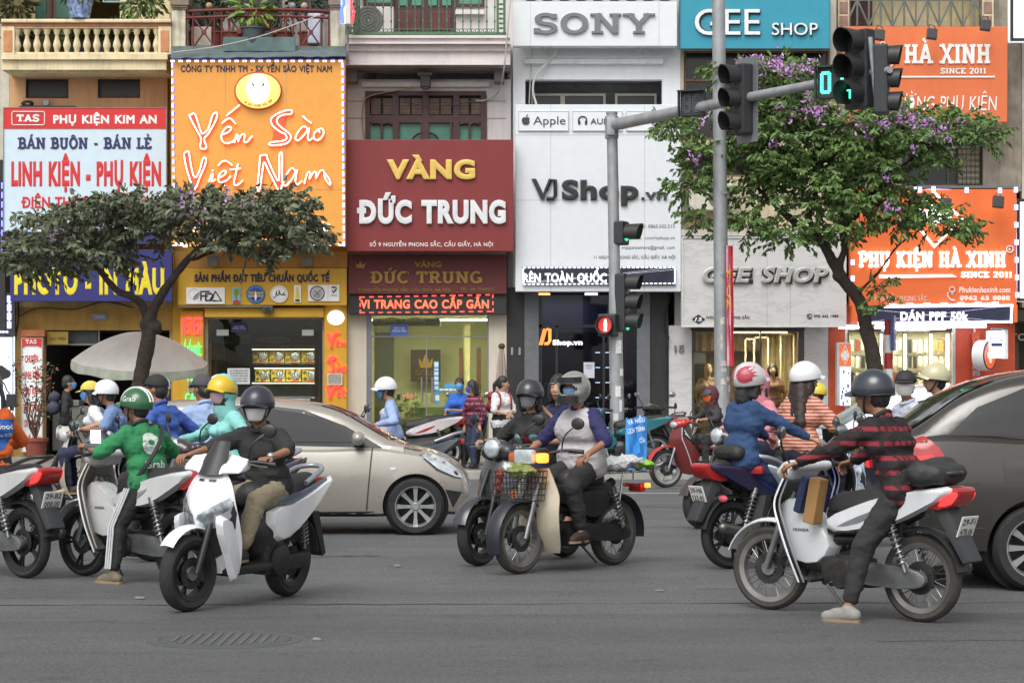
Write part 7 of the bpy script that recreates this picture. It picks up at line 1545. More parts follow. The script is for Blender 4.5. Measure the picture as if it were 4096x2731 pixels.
# ================================================================ motorbikes (x forward, y left, origin on the ground between the axles)
TYRE = mat('#232323', .8, var=.35, scale=12, bump=.2); CHR = mat('#c6c8ca', .2, .95, var=.15); ALU = mat('#8d8f90', .38, .8, var=.25, scale=8); BLKP = mat('#17181a', .42, var=.25, scale=8); ENG = mat('#3a3937', .5, .5, var=.4, scale=14, bump=.3); SEAT = mat('#222326', .55, var=.15, scale=20, bump=.1)
DUST = mat('#413d38', .85, var=.3, scale=12)
LAMPG = mat('#c9d2d6', .08, .35, var=.25, scale=14); REDL = mat('#a8141a', .22, coat=.15); REDON = glow('#f01408', 1.5); AMB = mat('#b8621e', .2); AMBON = glow('#ff7416', 3)
def wheel(par, x, R, wd, style, dusty=False, steer=0., name='wheel'):
 mx = Matrix.Translation((x, 0, R)) @ Matrix.Rotation(steer, 4, 'Z'); w_ = B(); w_.lathe([(.05, -.045), (.05, .045)], axis='Y', n=16, mx=mx); hub = w_.done(name, ALU, par, True, 40)
 ri = R - wd * .75; B().lathe([(ri, -wd * .36), (R - wd * .3, -wd * .5), (R - wd * .06, -wd * .32), (R, 0), (R - wd * .06, wd * .32), (R - wd * .3, wd * .5), (ri, wd * .36)], axis='Y', n=36, closed=True, mx=mx).done('tyre', DUST if dusty else TYRE, hub, True, 50)
 b = B(); b.lathe([(ri - .025, -wd * .3), (ri + .008, -wd * .42), (ri + .008, wd * .42), (ri - .025, wd * .3)], axis='Y', n=36, closed=True, mx=mx)
 if style == 'wire':
  for i in range(28):
   a = 2 * pi * i / 28; c = a + (.5 if i % 2 else -.5); s = .03 if i % 4 < 2 else -.03
   b.tube([mx @ V((.045 * cos(a), s, .045 * sin(a))), mx @ V(((ri - .01) * cos(c), s * .2, (ri - .01) * sin(c)))], .0028, 4)
 else:
  for i in range(5):
   for o in (-.13, .13): a = 2 * pi * i / 5; b.tube([mx @ V((.04 * cos(a), 0, .04 * sin(a))), mx @ V(((ri) * .6 * cos(a + o * .6), 0, ri * .6 * sin(a + o * .6))), mx @ V(((ri - .01) * cos(a + o), 0, (ri - .01) * sin(a + o)))], [.018, .012, .014], 6)
 b.done('rim', mat('#85837f', .35, .7, var=.25) if style == 'wire' else style_rim(style), hub, True, 50)
 b = B(); b.lathe([(.001, -.05), (.085, -.05), (.085, -.02), (.001, -.02)], axis='Y', n=20, mx=mx); b.lathe([(.06, .028), (.11, .028), (.11, .033), (.06, .033)], axis='Y', n=24, closed=True, mx=mx); b.done('brake', ENG, hub, True, 40)
 return hub
def style_rim(s): return mat({'black': '#1c1c1e', 'silver': '#9a9c9e'}[s], .35, .5)
def shock(par, x0, z0, x1, z1, y):
 b = B(); a, c = V((x0, y, z0)), V((x1, y, z1)); b.tube([a, c], .014, 8); b.tube([a.lerp(c, .0), a.lerp(c, .2)], .028, 8); d = (c - a).normalized(); u, v = frame_of(d); pts = []
 for i in range(73): t = i / 72; pts.append(a.lerp(c, .12 + .76 * t) + (u * cos(t * 8 * 2 * pi) + v * sin(t * 8 * 2 * pi)) * .03)
 b.tube(pts, .006, 5); b.done('shock_absorber', ALU, par, True, 50)
def mirror(par, x, y, z, s=1):
 b = B(); b.tube(smooth_poly([V((x, y, z)), V((x + .03, y + s * .06, z + .12)), V((x - .02, y + s * .13, z + .2))], 4, False), .007, 6); m = b.done('mirror', BLKP, par, True, 50)
 mm = Matrix.Translation((x - .03, y + s * .15, z + .22)) @ Matrix.Rotation(.25 * s, 4, 'Z'); q = B(); q.ell((0, 0, 0), (.018, .062, .05), 14, mm.to_3x3().to_4x4()); q.done('mirror_shell', BLKP, m, True, 60, mx=Matrix.Translation(mm.translation)); q = B(); q.ell((-.012, 0, 0), (.009, .055, .043), 12); q.done('mirror_glass', mat('#aab4ba', .05, .9), m, True, 60, mx=mm)
def plate(par, x, z, t1, t2, rake=.35):
 mx = Matrix.Translation((x, 0, z)) @ Matrix.Rotation(-rake, 4, 'Y') @ Matrix.Rotation(-pi / 2, 4, 'Z'); B().box((-.095, -.004, -.07), (.095, .004, .07), .003).done('number_plate', mat('#d8d8d4', .5, var=.08), par, True, mx=mx); pl = list(par.children)[-1]
 for t, zz in ((t1, .012), (t2, -.055)):
  me = glyphs(t, .02); xs = [v.co.x for v in me.vertices];
  for v in me.vertices: v.co = V(((v.co.x - min(xs)) / (max(xs) - min(xs)) * .15 - .075, -.0045 - max(0, v.co.z) * .02, zz + v.co.y / CAPH * .042))
  me.transform(mx); link('lettering', me, BLKP, pl, True)
def side2(par, name, poly, y0, y1, m, bev=.012, taper=.12, both=True):
 for s in ((1, -1) if both else (1,)): B().prism([(p[0], p[1]) for p in smooth_poly([V((a, 0)) for a in ()], 1)] or poly, s * y0, s * y1, bev, taper).done(name, m, par, True, 40)
def sm2(poly, k=3): return [(p.x, p.y) for p in smooth_poly([V((a[0], a[1])) for a in poly], k)]
def apron(par, rows, m, name='leg_shield', thick=.012, pw=1.6):
 r = []
 for z, x, w_, sw in rows: r.append((z, x, w_, sw))
 sm = smooth_poly([V((z, x, w_)) for z, x, w_, sw in r], 4, False); sm2_ = smooth_poly([V((sw, 0, 0)) for z, x, w_, sw in r], 4, False); b = B()
 b.sheet([[V((p.y - q.x * abs(t) ** pw, p.z * t, p.x)) for t in [i / 8 for i in range(-8, 9)]] for p, q in zip(sm, sm2_)])
 return link(name, solid(b.mesh(), thick, 0), m, par, True, 60)
def arcf(par, x, R, a0, a1, wd, m, name, r=.012, steer=0.):
 b = B(); mx = Matrix.Translation((x, 0, 0)) @ Matrix.Rotation(steer, 4, 'Z')
 b.sheet([[mx @ V(((R + .0 - .02 * abs(t) ** 2) * cos(radians(a)), wd * t, .29 + (R - .02 * abs(t) ** 2) * sin(radians(a)))) for t in (-1, -.6, 0, .6, 1)] for a in [a0 + (a1 - a0) * i / 14 for i in range(15)]]); return link(name, solid(b.mesh(), .008, 0), m, par, True, 60)
def moto(kind, label, mx, body='#d9dadb', accent='#9a9c9e', rim='wire', tail_on=False, lean=0., steer=0., dusty=False, num=None, basket=False, ind=False, group=None, cat='motorbike', paint_rough=.25, name='motorbike', seatm=None, mirrors=(1, -1), shield=None):
 mx = mx @ Matrix.Rotation(lean, 4, 'X'); t = thing(name, label, cat, mx=mx, group=group); P = mat(body, paint_rough, var=.06, scale=4, coat=.5, streak=.12); A = mat(accent, .35, var=.1, coat=.3); L = lambda nm, b, m, sm=50: b.done(nm, m, t, True, sm)
 sc = kind in ('scooter', 'retro'); R = .265 if sc else .29; xf, xr = (.63, -.62) if sc else (.61, -.61); wd = .11 if sc else .085
 wheel(t, xf, R, wd, rim, dusty, steer); wheel(t, xr, R, wd * 1.05, rim, dusty)
 S = Matrix.Translation((xf, 0, 0)) @ Matrix.Rotation(steer, 4, 'Z') @ Matrix.Translation((-xf, 0, 0))
 b = B()
 for y in (-.075, .075): b.tube([V((xf, y, R)), V((xf - .13, y, R + .36)), V((xf - .22, y * .8, .82))], [.022, .024, .02], 8)
 b.done('fork', ALU if not sc else BLKP, t, True, 50, mx=S)
 b = B(); hz, hx = (1.0, .30) if not sc else (1.02, .27)
 b.tube(smooth_poly([V((hx - .07, .35, hz)), V((hx, .22, hz + .01)), V((hx + .08, 0, hz - .03)), V((hx, -.22, hz + .01)), V((hx - .07, -.35, hz))], 4, False), .013, 8); b.done('handlebar', BLKP, t, True, 50, mx=S)
 for y in (1, -1):
  B().tube([V((hx - .08, y * .37, hz - .002)), V((hx - .035, y * .25, hz + .006))], .019, 10).done('grip', BLKP, t, True, 50, mx=S); B().tube([V((hx + .02, y * .2, hz)), V((hx + .04, y * .3, hz - .01)), V((hx + .01, y * .37, hz - .015))], .006, 5).done('brake_lever', ALU, t, True, 50, mx=S)
 for s_ in mirrors: mirror(t, hx - .0, s_ * .2, hz + .01, s_)
 if sc:
  rows = [(.96, .40, .10, .03), (.86, .47, .17, .08), (.74, .55, .21, .15), (.62, .57, .225, .2), (.48, .50, .22, .18), (.34, .43, .20, .14), (.25, .38, .18, .1)] if kind == 'scooter' else [(.95, .36, .15, .06), (.82, .41, .20, .09), (.66, .45, .225, .11), (.48, .45, .225, .11), (.34, .40, .20, .09), (.26, .33, .18, .07)]
  ap = apron(t, rows, P, 'front_apron'); tr = bvh(ap)
  apron(t, [(z, x - .06, w_ * .92, sw * .7) for z, x, w_, sw in rows], BLKP, 'inner_shield')
  def lay(nm, yz, m, off=.006):
   for s_ in (1, -1):
    me = fillpoly([V((1.2, s_ * y, z)) for y, z in yz], .03); drape(me, tr, V((-1, 0, 0)), off); link(nm, me, m, t, True, 60)
  if kind == 'scooter':
   lay('headlight', [(.004, .60), (.02, .66), (.10, .72), (.18, .78), (.205, .74), (.19, .66), (.12, .58), (.05, .54), (.004, .54)], mat('#b4bcc2', .12, .8, var=.7, scale=22), .009); lay('turn_signal', [(.13, .66), (.19, .70), (.2, .66), (.18, .62)], mat('#aeb0b4', .1, .4), .013); lay('lamp_cowl', [(.005, .585), (.05, .585), (.10, .63), (.2, .76), (.222, .68), (.21, .58), (.16, .42), (.08, .36), (.005, .36)], BLKP, .004); lay('crease', [(.02, .9), (.07, .9), (.07, .885), (.02, .885)], BLKP)
   side2(t, 'side_fairing', sm2([(.55, .66), (.42, .64), (.34, .48), (.30, .32), (.33, .19), (.37, .24), (.45, .40), (.53, .54)], 2), .15, .205, P, .006)
  else:
   lay('turn_signal', [(.15, .62), (.2, .66), (.21, .6), (.17, .56)], AMB); b = B()
   for i in range(5): b.box((.452 - i * .002, -.06, .50 - i * .022), (.47, .06, .508 - i * .022))
   L('grille', b, ALU)
  b = B(); [b.cap((.35, -.10, .97), (.35, .10, .97), .075), b.cap((.28, -.19, 1.0), (.28, .19, 1.0), .04), b.ell((.36, 0, 1.0), (.11, .14, .08))] if kind == 'retro' else [b.prism([(.22, .98), (.34, .94), (.45, .93), (.40, 1.0), (.26, 1.09)], s_ * .05, s_ * .24, .012, .35) for s_ in (1, -1)] + [b.cap((.30, -.2, 1.0), (.30, .2, 1.0), .03)]; cw = link('handlebar_cowl', blob(b, .014, 3), P, t, True, 180);
  if kind == 'scooter':
   b = B(); b.sheet([[V((.47 - .15 * q - .05 * u * u, .105 * u * (1 - q * q * .4), .93 + .23 * q)) for u in [i / 4 for i in range(-4, 5)]] for q in (0, .5, 1)]); link('windscreen', solid(b.mesh(), .006, 0), mat('#131315', .45), t, True, 60)
  else:
   B().lathe([(.07, -.06), (.085, 0), (.08, .035), (.06, .05), (.001, .056)], (.42, 0, 1.0), 'X', 22).done('headlight', LAMPG, t, True, 50, mx=S); B().lathe([(.084, -.01), (.094, .01), (.084, .03)], (.42, 0, 1.0), 'X', 22, True).done('headlight_ring', CHR, t, True, 50, mx=S)
  arcf(t, xf, R + .04, *((35, 128, .058) if kind == 'scooter' else (15, 150, .07)), P, 'front_fender', steer=steer); b = B(); b.box((-.30, -.17, .24), (.36, .17, .30), .03); L('footboard', b, BLKP); b = B(); b.box((-.45, -.11, .22), (.3, .11, .26), .02); L('underbody', b, BLKP)
  b = B(); b.cap((-.18, 0, .52), (-.5, 0, .62), .17, .15); b.cap((-.2, 0, .42), (-.3, 0, .42), .15); b.cap((-.5, 0, .64), (-.86, 0, .82), .13, .06); b.box((-.3, -.13, .5), (-.1, .13, .7)); link('body', blob(b, .02, 4), P if kind == 'retro' else BLKP, t, True, 180)
  side2(t, 'side_panel', sm2([(-.10, .66), (-.16, .46), (-.34, .44), (-.62, .60), (-.92, .82), (-.95, .89), (-.72, .80), (-.4, .70)], 2), .13, .185, P, .02); side2(t, 'side_trim', sm2([(-.2, .70), (-.5, .70), (-.85, .84), (-.9, .88), (-.55, .78), (-.2, .75)], 2), .12, .16, mat('#5d6470', .35, var=.1), .01)
  b = B(); b.cap((-.12, 0, .74), (-.44, 0, .73), .13, .135); b.cap((-.44, 0, .75), (-.82, 0, .83), .13, .085)
  me = blob(b, .02, 3)
  for v in me.vertices:
   if v.co.z < .70: v.co.z = .70 + (v.co.z - .7) * .2
  link('seat', me, seatm or SEAT, t, True, 180); b = B(); b.tube(smooth_poly([V((-.62, .13, .84)), V((-.86, .11, .93)), V((-.96, 0, .95)), V((-.86, -.11, .93)), V((-.62, -.13, .84))], 4, False), .02, 8); L('grab_rail', b, mat('#9aa0a6', .3, .4))
  b = B(); b.box((-.42, -.1, .2), (-.12, .14, .42), .03); b.box((-.72, .06, .22), (-.3, .15, .34), .03); b.lathe([(.11, .15), (.11, .17), (.09, .18)], (-.28, 0, .3), 'Y', 20); L('engine', b, ENG, 40); b = B(); b.cap((-.38, -.17, .28), (-.80, -.17, .38), .055, .06, 14); L('muffler', b, BLKP); b = B(); b.mbox((.3, .02, .08), Matrix.Translation((-.62, -.235, .37)) @ Matrix.Rotation(.22, 4, 'Y')); L('heat_shield', b, CHR); shock(t, -.60, .66, -.66, .36, .12)
  arcf(t, xr, R + .05, 60, 175, .08, BLKP, 'rear_fender'); b = B(); b.prism([(-.90, .62), (-.80, .62), (-.98, .28), (-1.02, .30)], -.08, .08); L('mud_flap', b, BLKP); b = B(); b.box((-.99, -.09, .80), (-.93, .09, .87), .02); L('tail_light', b, REDON if tail_on else REDL)
  if num: plate(t, -.99, .62, *num)
  return t
 # step-through underbone
 rows = [(.98, .42, .09, .02), (.86, .49, .15, .06), (.74, .545, .19, .1), (.60, .53, .21, .14), (.42, .46, .21, .14), (.22, .355, .17, .1)] if kind == 'under' else [(.86, .36, .10, .02), (.78, .40, .17, .03), (.64, .42, .235, .05), (.5, .43, .24, .05), (.36, .40, .22, .05), (.24, .34, .18, .05), (.16, .28, .14, .03)]
 SH = mat(shield, .35, var=.12, streak=.25) if shield else P; ap = apron(t, rows, SH, pw=1.4 if kind == 'under' else 2.2); apron(t, [(z, x - .03, w_ * .9, sw) for z, x, w_, sw in rows], A, 'inner_shield')
 if kind == 'under':
  side2(t, 'frame_cover', sm2([(.50, .76), (.46, .46), (.36, .34), (.16, .33), (.04, .46), (.12, .60), (.32, .78)], 2), .0, .085, SH, .015);
  for s_ in (1, -1):
   me = glyphs('HONDA', .03); xs = [v.co.x for v in me.vertices]
   for v in me.vertices: q = (v.co.x - min(xs)) / (max(xs) - min(xs)); v.co = V((.36 - q * .13 if s_ > 0 else .23 + q * .13, s_ * (.0885 + .0008 * (v.co.z > 0)), .56 + v.co.y * .028))
   link('lettering', me, mat('#5b5e62', .4), t, True)
  b = B(); b.cap((.36, -.1, .97), (.36, .1, .97), .07); b.cap((.28, -.2, 1.0), (.28, .2, 1.0), .035); b.ell((.42, 0, .96), (.09, .13, .08)); link('handlebar_cowl', blob(b, .014, 3), P, t, True, 180); b = B(); b.ell((.475, 0, .95), (.05, .10, .055), 16); L('headlight', b, LAMPG, 180)
  arcf(t, xf, .345, 20, 155, .06, P, 'front_fender', steer=steer)
  side2(t, 'tail_panel', sm2([(.02, .56), (.10, .64), (-.12, .74), (-.45, .84), (-.86, .90), (-.92, .86), (-.70, .74), (-.42, .62), (-.2, .585)], 2), .09, .155, P, .02); side2(t, 'tail_graphic', sm2([(-.02, .60), (-.2, .68), (-.42, .755), (-.36, .70), (-.2, .63)], 2), .135, .1585, A, .001); ty, tz = -.9, .84
  b = B(); b.prism(sm2([(-.68, .755), (-.72, .84), (-.88, .895), (-.95, .87), (-.90, .775), (-.80, .745)], 2), -.11, .11, .02); L('tail_light', b, REDL, 40)
  if tail_on: b = B(); b.prism(sm2([(-.80, .765), (-.84, .83), (-.90, .86), (-.945, .855), (-.90, .785)], 2), -.116, .116, .01); L('tail_light_glow', b, REDON, 40); b = B(); b.tube(smooth_poly([V((-.5, .12, .88)), V((-.8, .1, .97)), V((-.9, 0, .98)), V((-.8, -.1, .97)), V((-.5, -.12, .88))], 4, False), .016, 8); L('grab_rail', b, BLKP)
  b = B(); b.cap((.02, 0, .73), (-.3, 0, .76), .10, .12); b.cap((-.3, 0, .79), (-.74, 0, .85), .115, .075)
 else:
  b = B(); b.box((.50, -.10, .90), (.56, .10, 1.02), .02); b.box((.36, -.09, .92), (.5, .09, 1.01), .02); L('headlight', b, LAMPG, 40); b = B(); b.box((.34, -.11, .90), (.49, .11, 1.03), .03); L('handlebar_cowl', b, BLKP, 40)
  for s_, m_ in ((1, AMBON if ind else AMB), (-1, AMB)):
   b = B(); b.box((.44, .11 * s_ if s_ > 0 else -.19, .91), (.53, .19 if s_ > 0 else -.11, .99), .02); L('turn_signal', b, m_, 40)
  arcf(t, xf, .335, -20, 160, .07, mat('#2a2d35', .35), 'front_fender', steer=steer); ring_m = mat('#b9a36a', .4)
  q = B(); q.lathe([(.001, 0), (.035, 0), (.035, .006), (.001, .006)], (.43, .12, .76), 'X', 16); L('emblem', q, ring_m)
  side2(t, 'side_box', sm2([(.0, .66), (-.02, .48), (-.22, .42), (-.4, .52), (-.38, .66)], 2), .08, .14, BLKP); b = B(); b.cap((-.02, 0, .74), (-.32, 0, .75), .105, .115)
  q = B()
  for y in (-.12, -.04, .04, .12): q.tube([V((-.42, y, .80)), V((-.98, y, .80))], .009, 6)
  for x in (-.45, -.7, -.96): q.tube([V((x, -.13, .80)), V((x, .13, .80))], .009, 6)
  for y in (-.12, .12): q.tube([V((-.6, y, .80)), V((-.55, y, .55))], .009, 6)
  L('rear_rack', q, CHR); q = B(); q.box((-.98, -.07, .62), (-.90, .07, .70), .02); L('tail_light', q, REDL, 40)
  for s_ in (1, -1): q = B(); q.box((-.96, s_ * .12 - .02, .66), (-.91, s_ * .12 + .02, .70), .012); L('rear_turn_signal', q, AMBON if ind and s_ > 0 else AMB, 40)
  arcf(t, xr, .34, 20, 190, .085, mat('#2a2d35', .35), 'rear_fender'); ty, tz = -.9, .7
 me = blob(b, .02, 3)
 for v in me.vertices:
  if v.co.z < .71: v.co.z = .71 + (v.co.z - .71) * .2
 link('seat', me, seatm or SEAT, t, True, 180)
 b = B(); b.tube([V((.38, 0, .8)), V((.2, 0, .5)), V((-.2, 0, .52)), V((-.6, 0, .72))], .04, 8); b.box((-.5, -.07, .55), (.1, .07, .72), .02); L('frame', b, BLKP); b = B(); b.box((-.2, -.12, .20), (.12, .12, .40), .04); b.tube([V((.1, 0, .34)), V((.33, 0, .38))], .075, 14)
 for i in range(6): b.box((.14 + i * .03, -.06, .30), (.148 + i * .03, .06, .42), .003)
 b.lathe([(.001, .11), (.09, .11), (.10, .13), (.09, .15), (.001, .15)], (-.06, 0, .29), 'Y', 20); b.lathe([(.001, -.15), (.10, -.15), (.10, -.11)], (-.08, 0, .29), 'Y', 20); L('engine', b, ENG, 40)
 b = B(); b.tube(smooth_poly([V((.3, -.08, .34)), V((.25, -.12, .22)), V((-.1, -.15, .2)), V((-.3, -.17, .24))], 3, False), .018, 8); b.cap((-.28, -.17, .25), (-.82, -.18, .36), .045, .05, 14); L('muffler', b, mat('#6c6a66', .35, .8))
 b = B(); b.prism(sm2([(-.05, .26), (-.05, .38), (-.55, .36), (-.70, .31), (-.68, .24), (-.5, .22)], 2), .08, .125, .01); L('chain_case', b, ALU if kind == 'under' else BLKP, 40); b = B()
 for y in (.1, -.1): b.tube([V((-.15, y, .32)), V((xr - .03, y, R))], .02, 8)
 L('swing_arm', b, BLKP)
 for y in (.14, -.14): shock(t, -.44, .68, -.57, .33, y)
 b = B()
 b.tube([V((.1, -.27, .25)), V((.1, .27, .25))], .016, 8)
 b.tube([V((-.02, .12, .25)), V((.02, .17, .22)), V((-.15, .2, .06))], .01, 6); b.tube([V((-.04, -.12, .33)), V((.02, -.19, .31)), V((.1, -.2, .33))], .009, 6); L('footpeg', b, BLKP)
 if kind == 'under':
  arcf(t, xr, .335, 70, 170, .08, BLKP, 'rear_fender'); b = B(); b.prism([(-.84, .76), (-.74, .74), (-.96, .40), (-1.02, .42)], -.075, .075, .01); L('mud_flap', b, mat('#3a3b3d', .6))
 if num: plate(t, ty - .05, tz - .2, *num)
 if basket:
  b = B(); x0, x1, w_, z0, z1 = .46, .74, .15, .60, .84
  for i in range(6):
   z = z0 + (z1 - z0) * i / 5; e = .02 * i / 5; b.tube([V((x0 - e, -w_ - e, z)), V((x1 + e, -w_ - e, z)), V((x1 + e, w_ + e, z)), V((x0 - e, w_ + e, z))], .004, 4, closed=True)
  for i in range(9): y = -w_ + 2 * w_ * i / 8; b.tube([V((x1 + .02, y * 1.1, z1)), V((x1, y, z0)), V((x0, y, z0)), V((x0 - .02, y * 1.1, z1))], .004, 4)
  for i in range(1, 7):
   x = x0 + (x1 - x0) * i / 7
   for s_ in (1, -1): b.tube([V((x, s_ * (w_ + .02), z1)), V((x, s_ * w_, z0))], .004, 4)
  L('basket', b, mat('#2c2422', .5))
 return t
def place(px, py, heading, back=0., z=0.):
 g = gnd(px, py, z); h = radians(heading); return Matrix.Translation(g - V((cos(h), sin(h), 0)) * back) @ Matrix.Rotation(h, 4, 'Z')
def place_d(px, D, heading, z=0.):
 return Matrix.Translation(V(((px - 2048) / FPX * D, D, z))) @ Matrix.Rotation(radians(heading), 4, 'Z')
# ================================================================ cars
def car(label, mx, st, roof, body, wins, wr=.295, axles=(1.245, -1.245), track=.72, extras=(), rim='silver', rough=.28, metal=.35, hubspokes=8):
 t = thing('car', label, 'car', mx=mx); P = mat(body, rough, metal, var=.04, scale=3, coat=.6); dense = smooth_poly([V(q[:3]) for q in st], 5, False); wds = smooth_poly([V((q[3], 0, 0)) for q in st], 5, False)
 def ring_(x, zb, zt, w_):
  h = zt - zb; half = [(.0, zb), (w_ * .7, zb), (w_ * .93, zb + .04), (w_ * .985, zb + h * .22), (w_, zb + h * .5), (w_ * .985, zb + h * .74), (w_ * .94, zb + h * .90), (w_ * .82, zb + h * .975), (w_ * .5, zt), (0, zt + .01)]
  return [V((x, y, z)) for y, z in half] + [V((x, -y, z)) for y, z in half[-2:0:-1]]
 b = B(); b.rings([ring_(p.x, p.y, p.z, q.x) for p, q in zip(dense, wds)]); me = b.mesh()
 o = bpy.data.objects.new('tmp', me); cut = []
 for x in axles:
  c = bpy.data.objects.new('cut', B().lathe([(.001, -1), (wr + .045, -1), (wr + .045, 1), (.001, 1)], (x, 0, wr), 'Y', 40).mesh()); cut.append(c); md = o.modifiers.new('b', 'BOOLEAN'); md.object = c; md.operation = 'DIFFERENCE'; md.solver = 'EXACT'
 me2 = evaluated(o, *cut)
 body_o = link('body', me2, P, t, True, 38)
 rs = smooth_poly([V(q[:3]) for q in roof], 5, False); bs = smooth_poly([V((q[3], 0, 0)) for q in roof], 5, False); b = B()
 def rr(x, z, w_, zb): half = [(w_ * 1.13, zb - .05), (w_ * 1.10, zb + .02), (w_ * 1.06, zb + (z - zb) * .4), (w_ * 1.0, zb + (z - zb) * .78), (w_ * .93, zb + (z - zb) * .93), (w_ * .75, z - .005), (w_ * .4, z + .012), (0, z + .018)]; return [V((x, y, zz)) for y, zz in half] + [V((x, -y, zz)) for y, zz in half[-2::-1]]
 b.rings([rr(p.x, p.y, p.z, q.x) for p, q in zip(rs, bs)]); cab = b.done('cabin', P, t, True, 50)
 trees = {'b': bvh(body_o), 'c': bvh(cab)}
 for nm, which, d, poly, m, off in wins:
  for s_ in ((1, -1) if d == 'y' else (1,)):
   pts = [V((p[0], 3 * s_, p[1])) if d == 'y' else V(((4 if d == 'f' else -4), p[0], p[1])) for p in poly]
   me = fillpoly(pts, .07); drape(me, trees[which], V((0, -s_, 0)) if d == 'y' else V((-1 if d == 'f' else 1, 0, 0)), off); link(nm, me, m, t, True, 60)
 for i, x in enumerate(axles):
  B().lathe([(wr + .04, -track + .14), (wr + .04, track - .14)], (x, 0, wr), 'Y', 32).done('wheel_arch', BLKP, t, True, 60)
  for s_ in (1, -1):
   mw = Matrix.Translation((x, s_ * track, wr)) @ Matrix.Rotation(0 if s_ > 0 else pi, 4, 'Z'); w_ = B().lathe([(.001, -.08), (wr * .58, -.08), (wr * .58, -.06), (.001, -.05)], axis='Y', n=28, mx=mw).done('wheel', mat('#26282a', .6), t, True, 40); ri = wr * .69
   B().lathe([(ri, -.09), (wr - .03, -.1), (wr, -.06), (wr, .06), (wr - .03, .1), (ri + .01, .095), (ri, .07)], axis='Y', n=44, closed=True, mx=mw).done('tyre', TYRE, w_, True, 50)
   q = B(); q.lathe([(ri - .02, .05), (ri, .09), (ri + .012, .09), (ri + .012, -.08), (ri, -.08)], axis='Y', n=44, closed=True, mx=mw); q.lathe([(.001, .075), (.035, .075), (.05, .05), (.06, -.02), (.001, -.02)], axis='Y', n=20, mx=mw)
   for k_ in range(hubspokes):
    a = 2 * pi * k_ / hubspokes; e = V((cos(a), 0, sin(a))); f = V((-sin(a), 0, cos(a))); q.rings([[mw @ (e * r_ + f * (s2 * h_) + V((0, y, 0))) for s2, y in ((-1, y1), (1, y1), (1, y1 - .03), (-1, y1 - .03))] for r_, h_, y1 in ((.03, .018, .06), (ri * .55, .017, .062), (ri - .01, .026, .068))])
   q.done('rim', mat('#a9abad', .32, .75), w_, True, 40)
 return t, trees, P
# ================================================================ cars in the road
DGL = mat('#141a1c', .05, var=.1, spec=.6); SEAMM = mat('#3c3a36', .6); HL = mat('#d5dde2', .06, .4, var=.3, scale=9)
def seam(x0, z0, x1, z1, w_=.007): return [(x0 - w_, z0), (x0 + w_, z0), (x1 + w_, z1), (x1 - w_, z1)]
g = gnd(1663, 2138)
W1 = [('window_trim', 'c', 'y', [(.90, .90), (.52, 1.12), (.08, 1.29), (-.35, 1.34), (-.85, 1.33), (-1.35, 1.21), (-1.45, .97), (-.3, .93)], BLKP, .006), ('window', 'c', 'y', [(.58, .955), (.53, 1.05), (.10, 1.25), (-.27, 1.3), (-.29, .965)], DGL, .013), ('window', 'c', 'y', [(-.37, .97), (-.35, 1.305), (-.8, 1.295), (-1.2, 1.19), (-1.28, 1.0)], DGL, .013),
 ('windscreen', 'c', 'f', [(-.6, .98), (.6, .98), (.48, 1.33), (-.48, 1.33)], DGL, .01), ('rear_window', 'c', 'r', [(-.55, 1.02), (.55, 1.02), (.45, 1.29), (-.45, 1.29)], DGL, .01),
 ('headlight', 'b', 'y', [(1.30, .825), (1.38, .845), (1.55, .77), (1.68, .66), (1.73, .58), (1.65, .60), (1.48, .68)], HL, .008), ('headlight_rim', 'b', 'y', [(1.28, .825), (1.38, .858), (1.56, .785), (1.70, .67), (1.75, .57), (1.65, .585), (1.46, .665)], SEAMM, .004), ('fog_grille', 'b', 'y', [(1.55, .47), (1.72, .44), (1.63, .28)], BLKP, .006), ('seam', 'b', 'y', seam(.80, .91, .74, .26), SEAMM, .004), ('seam', 'b', 'y', seam(-.33, .92, -.36, .24), SEAMM, .004), ('seam', 'b', 'y', [(.95, .93), (1.3, .865), (1.3, .858), (.95, .922)], SEAMM, .004), ('sill', 'b', 'y', [(.82, .245), (-.9, .235), (-.9, .19), (.82, .19)], BLKP, .006), ('side_repeater', 'b', 'y', [(.98, .70), (1.04, .705), (1.04, .675), (.99, .67)], HL, .007), ('tail_light', 'b', 'y', [(-1.62, .92), (-1.80, .9), (-1.82, .66), (-1.7, .7)], REDL, .006)]
t, tr_, P = car('champagne silver hatchback crossing behind the white scooter', Matrix.Translation(g + V((-1.245, .74, 0))),
 [(-1.87, .36, .78, .62), (-1.82, .24, .90, .76), (-1.5, .2, .96, .825), (-.6, .18, .955, .845), (.2, .18, .93, .845), (.8, .18, .945, .84), (1.1, .19, .91, .83), (1.4, .2, .85, .80), (1.58, .2, .77, .74), (1.72, .2, .65, .64), (1.79, .27, .5, .5)],
 [(1.12, .92, .66, .88), (.95, .99, .66, .9), (.45, 1.27, .66, .9), (.0, 1.37, .665, .92), (-.5, 1.41, .67, .93), (-1.1, 1.385, .66, .93), (-1.5, 1.33, .64, .93), (-1.78, 1.05, .62, .92), (-1.84, .95, .6, .9)], '#a5a096', W1, track=.735, hubspokes=8)
b = B(); b.ell((.66, -.90, 1.0), (.07, .10, .075), 16); m_ = link('wing_mirror', blob(b, .015, 2), P, t, True, 180); b = B(); b.mbox((.1, .14, .03), Matrix.Translation((.66, -.8, .94))); b.done('mirror_arm', BLKP, m_, True)
b = B(); b.cap((-.12, -.855, .80), (.06, -.855, .80), .016); b.done('door_handle', P, t, True, 60)
b = B(); b.mbox((.30, 1.0, .03), Matrix.Translation((-1.70, 0, 1.385)) @ Matrix.Rotation(.12, 4, 'Y'), .012); b.done('spoiler', P, t, True)
g = gnd(4142, 2362)
